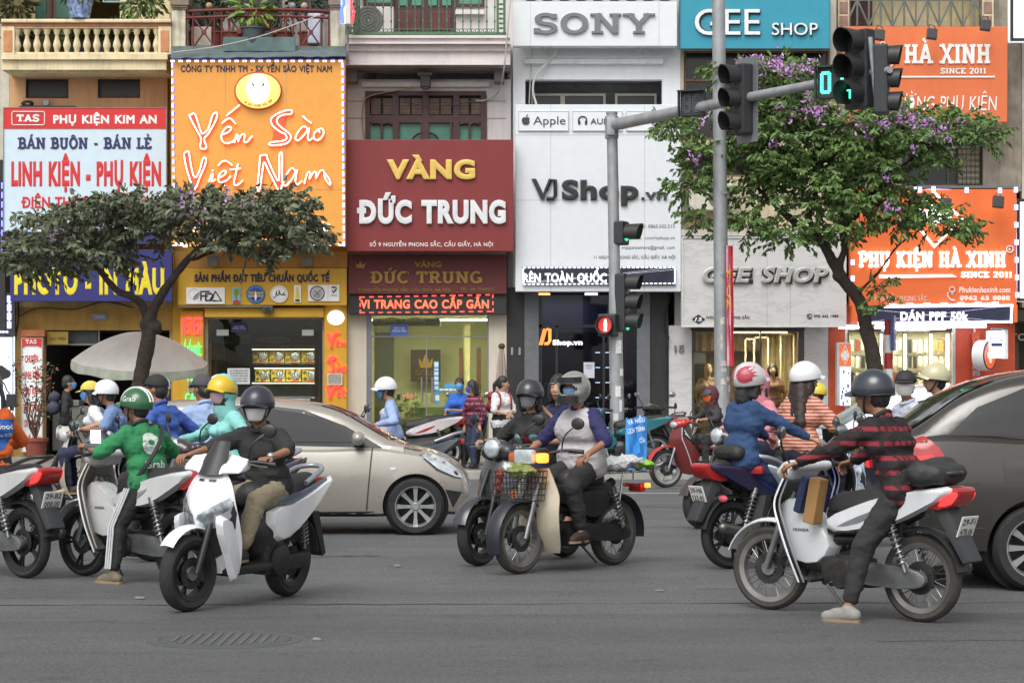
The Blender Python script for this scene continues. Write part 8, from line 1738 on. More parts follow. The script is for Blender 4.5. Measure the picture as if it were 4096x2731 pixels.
t, tr_, P = car('dark grey car with a glowing red tail lamp filling the edge beside the plaid rider', Matrix.Translation(g + V((1.3, .80, 0))),
 [(-2.34, .5, 1.04, .68), (-2.30, .36, 1.17, .78), (-2.0, .28, 1.22, .86), (-1.3, .25, 1.19, .885), (0, .24, 1.12, .89), (1.2, .24, 1.02, .88), (1.9, .25, .92, .8), (2.25, .3, .7, .6)],
 [(-2.24, 1.2, .66, 1.14), (-2.10, 1.28, .67, 1.15), (-1.78, 1.49, .68, 1.15), (-1.35, 1.63, .69, 1.14), (-.7, 1.68, .70, 1.11), (.1, 1.62, .69, 1.04), (.8, 1.3, .68, 1.02), (1.2, 1.08, .68, 1.0)], '#45423e',
 [('window', 'c', 'y', [(-1.95, 1.17), (-1.72, 1.38), (-1.35, 1.53), (-1.0, 1.58), (-1.05, 1.15)], DGL, .008), ('window', 'c', 'y', [(-.98, 1.14), (-.95, 1.58), (-.2, 1.57), (-.1, 1.12)], DGL, .008), ('rear_window', 'c', 'r', [(-.62, 1.2), (.62, 1.2), (.5, 1.58), (-.5, 1.58)], DGL, .01),
 ('tail_light', 'b', 'y', [(-2.31, 1.13), (-2.14, 1.17), (-2.03, 1.08), (-1.90, .85), (-2.1, .86), (-2.31, .90)], REDL, .008), ('tail_light_glow', 'b', 'y', [(-2.29, 1.0), (-2.08, 1.02), (-1.98, .93), (-1.94, .865), (-2.27, .89)], glow('#e02418', .9), .012), ('tail_light', 'b', 'r', [(.45, .88), (.84, .88), (.84, 1.06), (.55, 1.06)], glow('#c01a14', .8), .01), ('seam', 'b', 'y', [(-2.3, .80), (-1.72, .815), (-1.72, .805), (-2.3, .79)], SEAMM, .004), ('fuel_flap', 'b', 'y', [(-1.55, .98), (-1.35, .98), (-1.35, .82), (-1.55, .82)], mat('#43413d', .3, .35, coat=.6), .004), ('bumper_line', 'b', 'y', [(-2.3, .5), (-1.7, .48), (-1.7, .47), (-2.3, .49)], SEAMM, .004)], wr=.325, axles=(1.3, -1.3), track=.78, hubspokes=10, rough=.22, metal=.5)
SS = [(-2.15, .4, .85, .62), (-2.1, .25, .98, .76), (-1.6, .2, 1.0, .84), (0, .18, .96, .87), (1.0, .19, .96, .86), (1.6, .2, .86, .8), (2.0, .22, .7, .68), (2.12, .3, .55, .55)]
SR = [(-1.75, .99, .66, .93), (-1.4, 1.2, .67, .93), (-.9, 1.45, .68, .93), (-.2, 1.54, .69, .93), (.35, 1.42, .68, .93), (.95, 1.08, .67, .93), (1.2, .96, .66, .92)]
SWN = [('window', 'c', 'y', [(.75, .98), (.3, 1.3), (-.2, 1.42), (-.25, .98)], DGL, .008), ('window', 'c', 'y', [(-.32, .98), (-.28, 1.43), (-.85, 1.36), (-1.3, 1.06)], DGL, .008), ('windscreen', 'c', 'f', [(-.6, 1.02), (.6, 1.02), (.5, 1.44), (-.5, 1.44)], mat('#8b979c', .05, var=.2), .01), ('headlight', 'b', 'y', [(1.7, .78), (2.0, .68), (2.05, .6), (1.75, .66)], HL, .008), ('seam', 'b', 'y', seam(.9, .92, .85, .26), SEAMM, .004), ('tail_light', 'b', 'y', [(-1.9, .95), (-2.1, .92), (-2.1, .7), (-1.95, .75)], REDL, .008)]  # pale windscreen colour carries the reflection of the sky
car('white saloon car half hidden behind the riders facing the other way', place_d(3640, 27.6, 184), SS, SR, '#dfe3e6', SWN, track=.74, rough=.25, metal=.1)
car('dark red car parked at the kerb by the white lightbox', place_d(-560, 34.3, 180), [(q[0], q[1] + .04, q[2] + .1, q[3]) for q in SS], [(q[0] - .3, q[1] + .12, q[2], q[3] + .1) for q in SR], '#6d141c', [(n, w_, d, [(x - (.3 if w_ == 'c' else 0), z + .1) for x, z in p_] if d == 'y' else [(y, z + .12) for y, z in p_], m, o) for n, w_, d, p_, m, o in SWN], track=.74)
# ================================================================ riders and their motorbikes
def T(x, n=1.): return mat(x, .85, var=.14, scale=5, bump=.12, bscale=60)
def ride(label, mx, lean=.2, sc=False, back=0., hands=None, feet=None, hip=None, **k):
 hip = hip or (-.20 - back, 0, .85 if not sc else .83); hx, hz = (.15, 1.03) if not sc else (.12, 1.05)
 h = {1: V((hx, .32, hz)), -1: V((hx, -.32, hz))}; f = {1: V((.04, .2, .24)), -1: V((.04, -.2, .24))} if not sc else {1: V((.16, .13, .31)), -1: V((.16, -.13, .31))}
 h.update(hands or {}); f.update(feet or {}); k.setdefault('elbow', (-.5, .75, -.55))
 return person(label, mx, hip, lean, h, f, **k)
BLKT = T('#1b1b1f'); HBL = mat('#24262b', .3, coat=.6, var=.1); WHH = mat('#dfe0e4', .25, coat=.5, var=.05); JEAN = T('#2c3348'); SANDAL = mat('#3a2d28', .7)
# --- plaid rider on the white step-through
def plaid(c0, c1_, c2_, f):
 def fn(n, l, tc):
  sp = n.new('ShaderNodeSeparateXYZ'); l.new(tc, sp.inputs[0]); out = None; mixes = []
  ad = n.new('ShaderNodeMath'); ad.operation = 'ADD'; l.new(sp.outputs[0], ad.inputs[0]); l.new(sp.outputs[1], ad.inputs[1])
  for s_, fr in ((sp.outputs[2], f), (ad.outputs[0], f)):
   m = n.new('ShaderNodeMath'); m.operation = 'MULTIPLY'; m.inputs[1].default_value = fr; l.new(s_, m.inputs[0]); q = n.new('ShaderNodeMath'); q.operation = 'SINE'; l.new(m.outputs[0], q.inputs[0]); r = n.new('ShaderNodeMapRange'); r.inputs[1].default_value = .35; r.inputs[2].default_value = .75; l.new(q.outputs[0], r.inputs[0]); mixes.append(r.outputs[0])
  a = n.new('ShaderNodeMix'); a.data_type = 'RGBA'; a.inputs[6].default_value = (*lin(c0), 1); a.inputs[7].default_value = (*lin(c1_), 1); l.new(mixes[0], a.inputs[0])
  k = n.new('ShaderNodeMath'); k.operation = 'MULTIPLY'; k.inputs[1].default_value = .86; l.new(mixes[1], k.inputs[0]); c = n.new('ShaderNodeMix'); c.data_type = 'RGBA'; l.new(k.outputs[0], c.inputs[0]); l.new(a.outputs[2], c.inputs[6]); c.inputs[7].default_value = (*lin(c2_), 1); return c.outputs[2]
 return fn
mx = place(3689, 2487, 137, -.61)
moto('under', 'white step-through motorbike with glowing tail lamp under the plaid shirt rider', mx, '#d5d7d9', '#77797c', 'wire', True, num=('29-F1', '478.06'), dusty=True, steer=.12, mirrors=(1, -1), group='motorbikes in traffic')
p, J = ride('person in red and black plaid shirt and dark helmet on a white step-through motorbike', mx, .38, hip=(-.49, 0, .85), s=1.03, top=pattern_mat('#1d1719', plaid('#1c1517', '#82222e', '#1a1315', 66)), sleeve=.97, bottom=(BLKT, .91), shoe=mat('#8d8a84', .7), headgear=('half', mat('#2b2f3a', .3, coat=.6)), hair='short', head=(.15, .15), feet={1: V((-.27, .35, .004)), -1: V((.06, -.2, .24))}, voxel=.014, shirt_len=.07, collar=T('#2a1a1e'), skin=SKIN2, loose=.04, knee_out=.5)
def goods(label, cat, nm, mx, lo, hi, m, bev=.01): t_ = tag(B().box(lo, hi, bev).done(nm, m, mx=mx), label, cat); return t_
goods('brown cardboard carton carried on the white step-through bike', 'carton', 'carton', mx @ Matrix.Translation((.14, .16, .77)) @ Matrix.Rotation(-.2, 4, 'Y'), (-.055, -.06, -.15), (.035, .045, .16), mat('#9a7448', .8, var=.15))
goods('dark blue printed bag hung in front of the brown carton', 'bag', 'bag', mx @ Matrix.Translation((.25, .1, .82)) @ Matrix.Rotation(-.3, 4, 'Y'), (-.03, -.1, -.14), (.03, .06, .12), mat('#2c3a5c', .7, var=.6, scale=14), .02)
b = B(); b.cap((-.69, -.16, .98), (-.69, .14, .98), .10); b.cap((-.79, -.14, .97), (-.79, .12, .97), .07); tag(link('shoulder_bag', blob(b, .02, 4, .02), mat('#1e1f21', .6, bump=.2), None, smooth=180), 'big black soft bag behind the plaid shirt rider', 'bag').data.transform(mx)
# --- white scooter rider
mx = place(747, 2444, 243, .63)
moto('scooter', 'white sporty scooter with silver headlamps leading the traffic', mx, '#dcdddf', '#5d6470', 'black', lean=-.05, steer=-.1, mirrors=(1,), group='motorbikes in traffic')
p, J = ride('person in navy polo, khaki trousers and white mask riding the white scooter', mx, .24, True, hip=(-.40, 0, .78), top=T('#1c1e26'), sleeve=.46, bottom=(T('#8a8069'), .93, 1.08), headgear=('half', mat('#23253a', .35, coat=.4)), mask=mat('#dcdcdc', .8), head=(.25, .1), hair='short', voxel=.013, shirt_len=.02, collar=T('#16181f'), skin=SKIN2, s=.95, shoe=mat('#2c2422', .6), hands={1: V((.12, .34, 1.04)), -1: V((.12, -.34, 1.05))}, loose=.05, elbow=(-.3, .9, -.3))
B().tube([J['wr'][1] + V((.03 * cos(a), .03 * sin(a), .0)) for a in [i * pi / 8 for i in range(16)]], .008, 6, closed=True); J['part']('watch', B().ell(J['wr'][1] + V((0, .01, .015)), (.028, .03, .026), 10), CHR)
# --- green jacket rider
mx = place(339, 2302, 137, .61)
GRNS = T('#2a7a4c')
moto('under', 'white and grey step-through motorbike under the green shirted driver', mx, '#c9cac9', '#8a8580', 'black', num=None, steer=.1, group='motorbikes in traffic')
hg = mat('#14603a', .3, coat=.5)
p, J = ride('person in green shirt with round back emblem and green white-striped helmet', mx, .26, hip=(-.24, 0, .785), s=.92, top=GRNS, sleeve=.5, bottom=(BLKT, .93), headgear=('half', hg), head=(.35, .0), hair='short', feet={1: V((-.16, .29, .004)), -1: V((.06, -.2, .24))}, voxel=.014, shirt_len=.06, collar=T('#2b3a40'), shoe=mat('#6f6650', .7), loose=.1, knee_out=.5, hands={1: V((.12, .33, 1.06))}, skin=SKIN2)
R_ = J['H'].lerp(J['N'], .68); bk = lambda y, z, x=-.6: V((x, y, z)); zc = R_.z
stick(J, 'top', [bk(-.0 + .085 * cos(a), zc + .02 + .085 * sin(a)) for a in [i * pi / 12 for i in range(24)]], (1, 0, 0), .004, mat('#c9d4cc', .7), 'back_emblem'); stick(J, 'top', [bk(.0 + .03 * cos(a), zc + .03 + .02 * sin(a)) for a in [i * pi / 8 for i in range(16)]], (1, 0, 0), .007, GRNS, 'emblem_mark')
stick(J, 'top', label_mesh('Grab', (-.6, .10, zc - .17), (0, -1, 0), (0, 0, 1), .2, .06, .03), (1, 0, 0), .005, mat('#c9d4cc', .7), 'lettering')
tube_part(J, 'bag_strap', [R_ + V((.12, -.14, .16)), R_ + V((-.06, -.13, .15)), R_ + V((-.165, -.02, .02)), R_ + V((-.17, .1, -.14)), R_ + V((-.08, .19, -.3))], .016, BLKP)
for y in (-.016, .016): J['part']('helmet_stripe', B().tube([J['HM'](-.012 + .148 * cos(a), y * 1.4, .03 + .138 * sin(a)) for a in [.15 + i * 2.9 / 14 for i in range(15)]], .008, 6), mat('#dfe3df', .4))
stick(J, 'helmet', label_mesh('Grab', J['HM'](.06, .4, .05), J['HM'](-1, 0, 0) - J['HM'](0, 0, 0), J['HM'](0, 0, 1) - J['HM'](0, 0, 0), .13, .045, .02), -(J['HM'](0, 1, 0) - J['HM'](0, 0, 0)), .004, mat('#cdd8cf', .5), 'lettering')
for k_ in (1, -1):
 for o in (0, .028, .056): q = [J['an'][k_].lerp(J['kn'][k_], .08), J['kn'][k_], J['kn'][k_].lerp(J['H'] + V((0, .09 * k_, 0)), .85)]; J['part']('trouser_stripe', B().tube([v + V((o - .03, (.062, .072, .1)[i] * k_ * 1.02, .01)) for i, v in enumerate(q)], .0075, 5), mat('#c9c9cb', .7))
 J['part']('arm_sleeve', blob(B().cap(J['el'][k_].lerp(J['sh'][k_], .2), J['wr'][k_], .046, .036), .012, 2, .008), T('#55565a'))
q = B(); q.box((-.045, -.006, -.075), (.045, .006, .075), .01); ph = tag(q.done('phone', BLKP, mx=mx @ Matrix.Translation((.30, .12, 1.14)) @ Matrix.Rotation(.9, 4, 'Z') @ Matrix.Rotation(-.6, 4, 'X')), 'bright phone mounted on the green shirted driver handlebar', 'phone'); q = B(); q.box((-.04, -.009, -.068), (.04, -.0062, .068)); q.box((-.04, .0062, -.068), (.04, .009, .068)); link('screen', q.mesh(mx @ Matrix.Translation((.30, .12, 1.14)) @ Matrix.Rotation(.9, 4, 'Z') @ Matrix.Rotation(-.6, 4, 'X')), glow('#e9f0ff', 1.6), ph)
# --- orange jacket rider cut by the frame
mx = place(103, 2311, 140, -.61)
moto('under', 'white motorbike with lit tail lamp and number plate cut by the picture edge', mx, '#c4c5c4', '#4b4d50', 'black', True, num=('29-B2', '000.00'), group='motorbikes in traffic')
p, J = ride('person in bright orange jacket with blue chevron back panel at the picture edge', mx, .1, hip=(-.18, 0, .86), top=T('#d8661f'), sleeve=.95, bottom=(BLKT, .95), headgear=('half', HBL), loose=.06, voxel=.017, shirt_len=.08, shoe=SANDAL)
zc = J['H'].lerp(J['N'], .66).z; stick(J, 'top', [V((-.6, y, z)) for y, z in ((-.2, zc + .1), (.2, zc + .1), (.2, zc - .04), (0, zc - .16), (-.2, zc - .04))], (1, 0, 0), .005, mat('#1f5fae', .7), 'back_panel'); stick(J, 'top', label_mesh('nangfood', (-.6, .16, zc + .02), (0, -1, 0), (0, 0, 1), .32, .045, .02), (1, 0, 0), .009, mat('#dfe6ee', .6), 'lettering'); stick(J, 'top', label_mesh('GIAO SIÊU TỐC', (-.6, .15, zc - .04), (0, -1, 0), (0, 0, 1), .3, .025, .01), (1, 0, 0), .009, mat('#dfe6ee', .6), 'lettering')
# --- cub rider and the dark scooter
mx = place(2074, 2294, 228, .61)
moto('cub', 'old dark step-through motorbike with cream leg shield, front basket and lit orange indicator', mx, '#2b2e36', '#3a3a38', 'wire', dusty=True, basket=True, ind=True, shield='#c6bca6', mirrors=(1,), group='motorbikes in traffic')
p, J = ride('person in grey vest over blue sleeves with a full face helmet on the old bike', mx, .10, hip=(-.2, 0, .86), top=T('#1f2858'), sleeve=.48, bottom=(BLKT, .92, 1.1), headgear=('full', mat('#8f908a', .3, coat=.5, var=.3, scale=10), mat('#2a2a27', .25)), mask=mat('#5f86b4', .8), hair=None, voxel=.014, shirt_len=.05, shoe=SANDAL, head=(.1, .05), skin=SKIN2, hands={1: V((.14, .34, .97)), -1: V((.14, -.34, .97))}, loose=.05)
q = B(); c_, u_ = J['chest'], J['up']; q.cap(c_ - V((0, .09, 0)), c_ + V((0, .09, 0)), .145); q.cap(J['H'] + u_ * .1 - V((0, .09, 0)), J['H'] + u_ * .1 + V((0, .10, 0)), .145); q.cap(J['H'] + u_ * .02 - V((0, .09, 0)), J['H'] + u_ * .02 + V((0, .10, 0)), .148); q.cap(J['N'] - u_ * .07 - V((0, .09, 0)), J['N'] - u_ * .07 + V((0, .09, 0)), .105); J['part']('vest', q, T('#b3afb2'), .015, .02)
def bundle(label, cat, mx_, pts, m): q = B(); [q.ell(c, r, 12) for c, r in pts]; o = link('bundle', blob(q, .014, 1, .05, 14), m, None, smooth=180); o.data.transform(mx_); return tag(o, label, cat)
bundle('crumpled white plastic sack tied on the old bike rear rack', 'sack', mx, [((-.6, 0, .87), (.2, .16, .06)), ((-.75, .05, .89), (.15, .14, .05))], mat('#c3c6c4', .4, var=.2)); bundle('bright green plastic bag on the old bike rack end', 'bag', mx, [((-.92, .05, .86), (.12, .12, .04))], mat('#7fbf3a', .4))
bundle('green vegetables heaped in the front basket of the old bike', 'vegetables', mx, [((.6, .03, .84), (.13, .13, .05)), ((.55, -.06, .88), (.09, .06, .03))], mat('#7d8a4a', .6, var=.5, scale=14)); bundle('pale plastic wrap in the front basket beside the vegetables', 'bag', mx, [((.64, -.08, .87), (.08, .05, .035))], mat('#c9ccc6', .4)); bundle('red packet standing at the front basket corner', 'packet', mx, [((.70, -.13, .76), (.03, .03, .12))], mat('#9a3426', .5))
mx = place(1915, 2262, 233, .63)
moto('retro', 'dark grey round headlamp scooter riding next to the old step-through bike', mx, '#34353a', '#26272a', 'black', group='motorbikes in traffic')
p, J = ride('person in dark t-shirt with black helmet and grey mask on the round headlamp scooter', mx, .12, True, hip=(-.2, 0, .82), fem=True, s=.96, top=T('#191a22'), sleeve=.45, bottom=(JEAN, .95), headgear=('half', mat('#2c2d31', .3, coat=.5)), mask=mat('#8e9093', .8), hair='bob', head=(.25, .05), voxel=.015, shoe=mat('#c9c9cc', .6), skin=SKIN)
c_ = J['chest'];
for y, z, r_, cl_ in ((.0, -.06, .05, '#8d2a36'), (.09, -.05, .045, '#6f9a96'), (-.09, -.05, .045, '#8fb0ac')): stick(J, 'top', [V((1, y + r_ * cos(a), c_.z + z + r_ * sin(a))) for a in [i * pi / 8 for i in range(16)]], (-1, 0, 0), .004, mat(cl_, .7), 'shirt_print')
ride('person without helmet covering the mouth with a hand, sitting behind the grey masked rider', mx, .1, True, hip=(-.62, 0, .90), fem=True, s=.94, top=T('#23304e'), sleeve=.4, bottom=(JEAN, .95), hair='bob', head=(.3, .0), hands={1: V((-.30, -.02, 1.36)), -1: V((-.3, -.15, 1.0))}, feet={1: V((-.35, .25, .3)), -1: V((-.35, -.25, .3))}, voxel=.017, elbow=(.1, .6, -.8))
# --- dark blue bike
mx = place(2918, 2273, 33, -.61)
moto('under', 'dark blue motorbike seen from behind with a bent plate and pink reflector', mx, '#1f2a44', '#2b3f7a', 'black', num=('29-H6', '123.45'), group='motorbikes in traffic')
p, J = ride('person in teal blue jacket with red and white helmet and a black waist bag', mx, .12, hip=(-.50, 0, .90), fem=True, s=1.03, top=T('#17456b'), sleeve=.95, bottom=(T('#1d3c63'), .95), headgear=('open', mat('#c9c4c4', .3, coat=.5)), hair='bob', head=(.0, 0.), voxel=.016, shoe=SANDAL, shirt_len=.04, loose=.1)
for k_ in (1, -1): stick(J, 'helmet', [J['HM'](-.4, k_ * (.075 + .06 * cos(a)), .06 + .07 * sin(a)) for a in [i * pi / 8 for i in range(16)]], J['HM'](1, 0, 0) - J['HM'](0, 0, 0), .004, mat('#b03a4c', .35, coat=.4), 'helmet_patch')
b = B(); b.cap((-.62, -.12, .98), (-.62, .10, .98), .07); tag(link('waist_bag', blob(b, .016, 3, .01), mat('#1d1e22', .6), None, smooth=180), 'black waist bag with a flap worn over the teal blue jacket', 'bag').data.transform(mx)
q = B(); q.ell((-.78, -.13, .60), (.03, .05, .03), 10); tag(q.done('reflector', mat('#c2505e', .2, emit=.15), mx=mx), 'pink red round reflector on the dark blue motorbike', 'reflector')
# --- stripe shirt, pink hood, mask riders
def stripes(n, l, tc):
 sp = n.new('ShaderNodeSeparateXYZ'); l.new(tc, sp.inputs[0]); m = n.new('ShaderNodeMath'); m.operation = 'MULTIPLY'; m.inputs[1].default_value = 210; l.new(sp.outputs[2], m.inputs[0]); q = n.new('ShaderNodeMath'); q.operation = 'SINE'; l.new(m.outputs[0], q.inputs[0]); a = n.new('ShaderNodeMix'); a.data_type = 'RGBA'; a.inputs[6].default_value = (*lin('#b0624c'), 1); a.inputs[7].default_value = (*lin('#dcb9a6'), 1); r = n.new('ShaderNodeMapRange'); r.inputs[1].default_value = .2; r.inputs[2].default_value = .7; l.new(q.outputs[0], r.inputs[0]); l.new(r.outputs[0], a.inputs[0]); return a.outputs[2]
mx = place_d(3250, 19.7, 52); moto('scooter', 'pale scooter mostly hidden under the striped shirt rider', mx, '#b9c2cc', '#5a6478', 'black', group='motorbikes in traffic')
ride('person with long brown hair, white helmet and orange striped shirt seen from behind', mx, .06, True, fem=True, s=.98, hip=(-.2, 0, .95), top=pattern_mat('#b0624c', stripes), sleeve=.44, bottom=(T('#23263a'), .95), headgear=('half', WHH), hair='long', hairm=BRHAIR, head=(-.5, 0.), voxel=.015, shoe=SANDAL)
mx = place_d(2990, 24.6, 215); moto('retro', 'dark scooter hidden under the pink hooded rider', mx, '#3b3030', '#26272a', 'black', group='motorbikes in traffic')
PK = T('#c9808e'); ride('person in pink hooded jacket with white mask and dark visor', mx, .05, True, fem=True, s=1.06, hip=(-.2, 0, .86), top=PK, sleeve=.95, bottom=(JEAN, .95), hood=PK, mask=mat('#dcdcdc', .8), headgear=('cap', mat('#d8a0aa', .7)), hair='bob', head=(.35, 0), voxel=.018, shoe=SANDAL)
mx = place_d(3575, 21.6, 196); moto('scooter', 'light blue grey scooter in front of the white car', mx, '#8f9db0', '#4a5578', 'black', group='motorbikes in traffic')
ride('person in black cap, white mask and pale shirt in front of the white car', mx, .1, True, hip=(-.2, 0, .87), s=1.03, top=T('#b9bfcc'), sleeve=.5, bottom=(BLKT, .95), headgear=('cap', mat('#26262a', .7)), mask=mat('#cfc9c6', .8), head=(1.0, 0), voxel=.017, shoe=SANDAL, collar=T('#c9cdd6'), skin=SKIN2)
ride('person in cream helmet and blue jacket sitting behind the masked black cap rider', mx, .05, True, hip=(-.50, 0, .94), top=T('#2f4f96'), sleeve=.9, bottom=(BLKT, .95), headgear=('half', mat('#c2b996', .35, coat=.4)), head=(-.2, 0), voxel=.02, feet={1: V((-.35, .25, .3)), -1: V((-.35, -.25, .3))}, hands={1: V((-.3, .15, .95)), -1: V((-.3, -.15, .95))})
mx = place_d(3245, 29.5, 180); moto('scooter', 'scooter hidden behind the white car', mx, '#8d8d90', '#444444', 'black', group='motorbikes in traffic')
ride('person in yellow helmet just showing above the white car', mx, .2, True, s=.93, top=T('#b9b3a8'), sleeve=.9, bottom=(JEAN, .95), headgear=('half', mat('#d8c23a', .3, coat=.5)), mask=mat('#cfcfcf', .8), voxel=.02)
# --- riders between the green shirt and the silver car
mx = place(172, 2080, 180, .63); moto('retro', 'grey white scooter with two riders hurrying past the copy shop', mx, '#bdbbb4', '#6a6860', 'silver', group='motorbikes in traffic')
ride('person in light blue shirt and white helmet driving the grey white scooter', mx, .38, True, top=T('#6d86b0'), sleeve=.42, bottom=(T('#6b6458'), .95), headgear=('half', WHH), head=(0, .1), voxel=.018, shoe=SANDAL, skin=SKIN2, hip=(-.34, 0, .83))
ride('person in yellow bucket cap and blue mask riding ahead in a white shirt', mx, .12, True, hip=(-.02, 0, .84), fem=True, s=.95, top=T('#d6d7dd'), sleeve=.4, bottom=(JEAN, .95), headgear=('cap', mat('#cfc05a', .8)), mask=mat('#4f92c9', .8), head=(0, .1), hair='bob', voxel=.018, feet={1: V((.3, .13, .31)), -1: V((.3, -.13, .31))})
mx = place_d(655, 21.6, 150); moto('under', 'dark motorbike under the blue jacket pair', mx, '#2a2b30', '#55585c', 'black', group='motorbikes in traffic')
ride('person with dark cap in royal blue jacket seen from behind', mx, .18, hip=(-.05, 0, .86), top=T('#3f5fae'), sleeve=.95, bottom=(BLKT, .95), headgear=('cap', mat('#1f2326', .8)), head=(.3, .0), voxel=.017, skin=SKIN2, collar=T('#38549c'), shoe=SANDAL)
mx2 = place_d(800, 22.4, 120); moto('under', 'dark motorbike under the grey capped rider', mx2, '#303236', '#55585c', 'black', group='motorbikes in traffic')
ride('person with grey cap in pale blue shirt seen from behind', mx2, .14, hip=(-.2, 0, .86), top=T('#9db2d6'), sleeve=.95, bottom=(T('#5a3c30'), .95), headgear=('cap', mat('#4a4a4d', .8)), head=(.3, .05), voxel=.017, skin=SKIN2, collar=T('#a9bcdc'), shoe=SANDAL)
mx = place_d(850, 20.2, 222); moto('retro', 'dark scooter with pink trim behind the white scooter', mx, '#3a2f34', '#8f4a56', 'black', group='motorbikes in traffic')
MINT = T('#86c6c0'); ride('person in mint hooded jacket with yellow helmet and pale pink face cloth', mx, .12, True, fem=True, s=.99, top=MINT, sleeve=.95, bottom=(T('#3a2a28'), .95), headgear=('half', mat('#d3b01f', .35, coat=.4)), hood=MINT, mask=mat('#c3a3b0', .8), hair=None, head=(.2, 0), voxel=.016, shoe=SANDAL, hands={1: V((.12, .34, 1.05)), -1: V((.12, -.36, 1.05))})
for i, (px, Dq, top_) in enumerate(((600, 27.5, '#c9b9a8'), (855, 25.2, '#4b4f58'))):
 mx = place_d(px, Dq, 185 if i == 0 else 140); moto('under', ('grey motorbike hidden behind the green shirted driver', 'grey motorbike hidden behind the yellow helmet rider')[i], mx, '#77787a', '#55585c', 'black', group='motorbikes in traffic')
 ride(('person in white helmet whose beige shirt shows behind the green helmet', 'person in white helmet mostly hidden behind the yellow helmet rider')[i], mx, .12, top=T(top_), sleeve=.9, bottom=(JEAN, .95), headgear=('half', WHH), mask=mat('#cfcfd2', .8) if i == 0 else None, voxel=.02, head=(.2, 0))
mx = place_d(1545, 28.5, 180); moto('scooter', 'dark scooter half hidden behind the silver hatchback', mx, '#3c3e46', '#55585c', 'black', group='motorbikes in traffic')
ride('person in pale blue shirt, white helmet and blue mask riding behind the silver hatchback', mx, .14, True, hip=(-.12, 0, .84), fem=True, top=T('#93a8cf'), sleeve=.95, bottom=(T('#3a3a3d'), .95), headgear=('half', WHH), mask=mat('#4f8fc4', .8), head=(0, .15), hair='short', voxel=.017)
mx = place(2664, 1950, 203, .61); moto('under', 'red and white motorbike coming out beside the grey signal post', mx, '#b3202c', '#d9d9da', 'silver', steer=.1, group='motorbikes in traffic', shield='#6d1a22')
ride('person in dark speckled jacket with an orange face mask on the red motorbike', mx, .26, s=.9, hip=(-.3, 0, .80), fem=True, top=mat('#3b3a40', .85, var=.9, scale=40), sleeve=.8, bottom=(BLKT, .95), headgear=('cap', mat('#4a4c55', .7)), hood=T('#5a2a36'), mask=mat('#d8622a', .8), hair='bob', voxel=.018, head=(.2, 0))
# --- bikes standing on the pavement
for kind, lb, px, Dq, hd, bd, ac_, nm in (('under', 'parked red and white motorbike nose hidden by the silver bonnet', 1640, 37.9, 195, '#c9c4c4', '#a8283a', None), ('under', 'parked black motorbike with number plate beside the blue flag', 2560, 38.6, 165, '#1e1f22', '#2c2d30', ('18-Z2', '678.28')), ('under', 'parked teal motorbike under the blue covered seat', 2480, 37.9, 190, '#2f6f78', '#c9c9c4', None), ('retro', 'parked black scooter at the marble pillar', 2640, 40.2, 110, '#222326', '#2c2d30', None), ('retro', 'parked dark scooter behind the two girls', 1880, 40.5, 100, '#2a2b2e', '#2c2d30', None)):
 moto(kind, lb, place_d(px, Dq, hd, .125), bd, ac_, 'silver', num=nm, group='motorbikes parked on the pavement')
rows = [[at(2503 + i * 14, 1668 + j * 37 + (8 * sin(i * 1.1) if j < 5 else (i - 3) ** 2 * -2), 37.2 + .05 * sin(i * 2. + j)) for i in range(7)] for j in range(7)]
b = B(); b.sheet(rows); fl = link('flag', solid(b.mesh(), .008), mat('#3f8fd8', .6, var=.1), None, smooth=60); tag(fl, 'bright blue cloth banner with white words draped over a parked bike', 'banner')
for t_, y in (('VÀ HIỂU', 1700), ('LỊCH TRÌNH', 1735), ('CỦA', 1772)): text(t_, ident, 2512 if t_ != 'CỦA' else 2560, y, 2582, y - 20, 37.08, mat('#dfe8f2', .6), fl, .03, .004, rot=.2)
# ================================================================ people on the pavement
def walker(label, px, Dq, face, hgt=1.6, **k):
 s_ = hgt / 1.66; mx_ = place_d(px, Dq, face, .125); k.setdefault('feet', {1: V((.10, .08, .0)), -1: V((-.08, -.08, .0))}); return person(label, mx_, (0, 0, .885 * s_), k.pop('lean', .03), s=s_, **k)
walker('person in bright blue t-shirt and blue mask standing arm in arm by the gold shop', 1838, 38.3, 268, 1.53, fem=True, top=T('#2f62b8'), sleeve=.45, bottom=(BLKT, .98), mask=mat('#4fa0d8', .8), hair='short', head=(.0, 0), shoe=BLKP, hands={1: V((.22, -.12, 1.0)), -1: V((.03, -.28, .72))}, voxel=.017, shirt_len=.08)
walker('person in red plaid shirt with bobbed hair turned away beside the blue t-shirt', 1898, 38.0, 225, 1.49, fem=True, top=pattern_mat('#7a2c44', plaid('#5e2438', '#a3566a', '#3a1828', 75)), sleeve=.9, bottom=(JEAN, .98), mask=mat('#3d4fae', .8), hair='bob', head=(-.5, .1), shoe=BLKP, voxel=.017, shirt_len=.06)
p, J = walker('person in white t-shirt with a ponytail, glasses and red backpack looking sideways', 2005, 38.2, 300, 1.56, fem=True, top=T('#d9d9da'), sleeve=.48, bottom=(BLKT, .98), hair='pony', head=(.9, 0), shoe=BLKP, hands={1: V((.25, .02, .92)), -1: V((.25, -.03, .93))}, voxel=.017, shirt_len=.12, loose=.1)
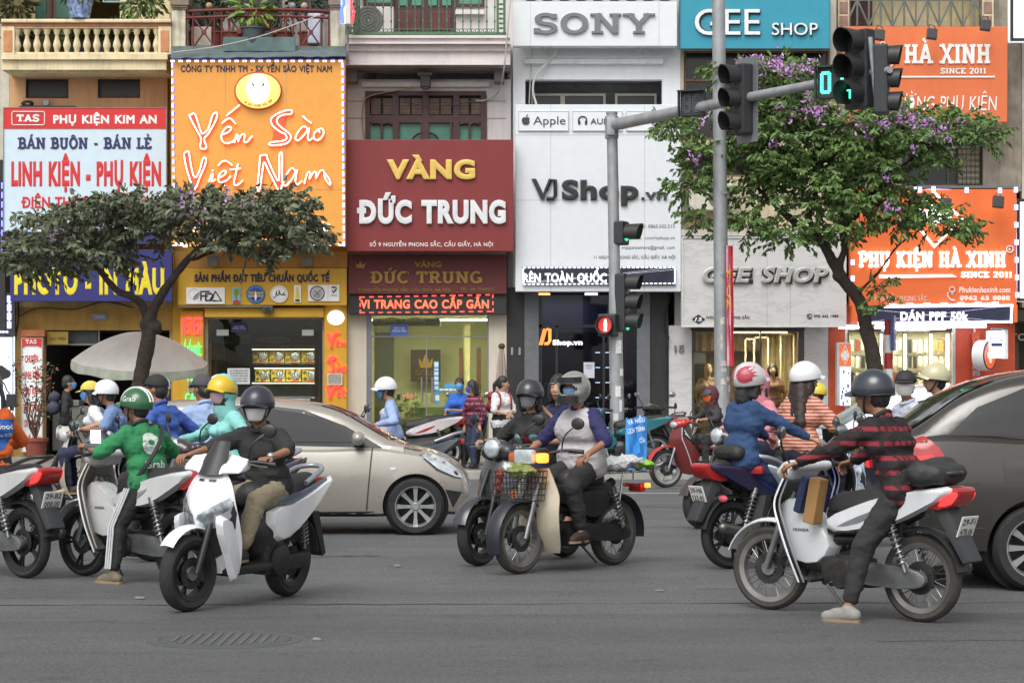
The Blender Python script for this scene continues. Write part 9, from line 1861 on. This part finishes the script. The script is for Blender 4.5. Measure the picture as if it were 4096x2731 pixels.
J['part']('glasses', B().tube([J['HM'](.098 + .002 * cos(a), .035 + .026 * cos(a), .018 + .02 * sin(a)) for a in [i * pi / 6 for i in range(12)]], .003, 4, closed=True).tube([J['HM'](.098, -.035 + .026 * cos(a), .018 + .02 * sin(a)) for a in [i * pi / 6 for i in range(12)]], .003, 4, closed=True), BLKP)
RDB = mat('#8f1f30', .7)
for k_ in (1, -1): tube_part(J, 'pack_strap', [J['sh'][k_] * .75 + J['N'] * .25 + V((-.06, 0, .05)), J['sh'][k_] * .7 + J['N'] * .3 + V((.11, 0, .02)), J['chest'] + V((.14, .11 * k_, -.05)), J['chest'] + V((0, .16 * k_, -.2))], .017, RDB)
def pack(J, label, m, w_=.14): q = B(); c = J['chest']; q.cap(c + V((-.2, -w_ * .6, -.08)), c + V((-.2, w_ * .6, -.08)), .11); q.cap(c + V((-.19, -w_ * .6, .1)), c + V((-.19, w_ * .6, .1)), .09); o = link('backpack', blob(q, .02, 3, .012), m, None, smooth=180); o.data.transform(J['mx']); tag(o, label, 'backpack')
pack(J, 'dark red backpack worn over the white t-shirt', RDB)
p, J = walker('person in dark jacket with a blue mask and grey backpack walking past the copy shop', 262, 36.2, 8, 1.56, top=T('#23242c'), sleeve=.95, bottom=(BLKT, .98), mask=mat('#5fa6d8', .8), hair='short', head=(.1, -.02), shoe=BLKP, voxel=.018, shirt_len=.06)
pack(J, 'bulky slate grey backpack carried past the copy shop', mat('#3b3f50', .8, var=.2), .2)
# --- shop mannequins
for px, lb, top_, dress, hr in ((2832, 'headless dummy in beige blouse and white skirt in the shop window', '#b89d84', '#c9c6bf', None), (2992, 'bob haired dummy in ochre dress in the shop window', '#a08a66', '#a08a66', 'bob'), (3090, 'bob haired dummy in dusty pink dress in the shop window', '#a58472', '#a58472', 'bob')):
 mx_ = place_d(px, FW + .9, 270, .3); p, J = person(lb, mx_, (0, 0, .90), .0, fem=True, skin=mat('#b9a58f', .4), top=T(top_), sleeve=.4, hair=hr, voxel=.02); p.name = 'mannequin'; p['category'] = 'mannequin'; p['group'] = 'shop window dummies'
 q = B(); q.cap((0, -.06, .9), (0, .06, .9), .14); q.cap((0, -.08, .5), (0, .08, .5), .2, .2); J['part']('skirt', q, T(dress), .025, .03)
bpy.data.scenes.remove(SCR)
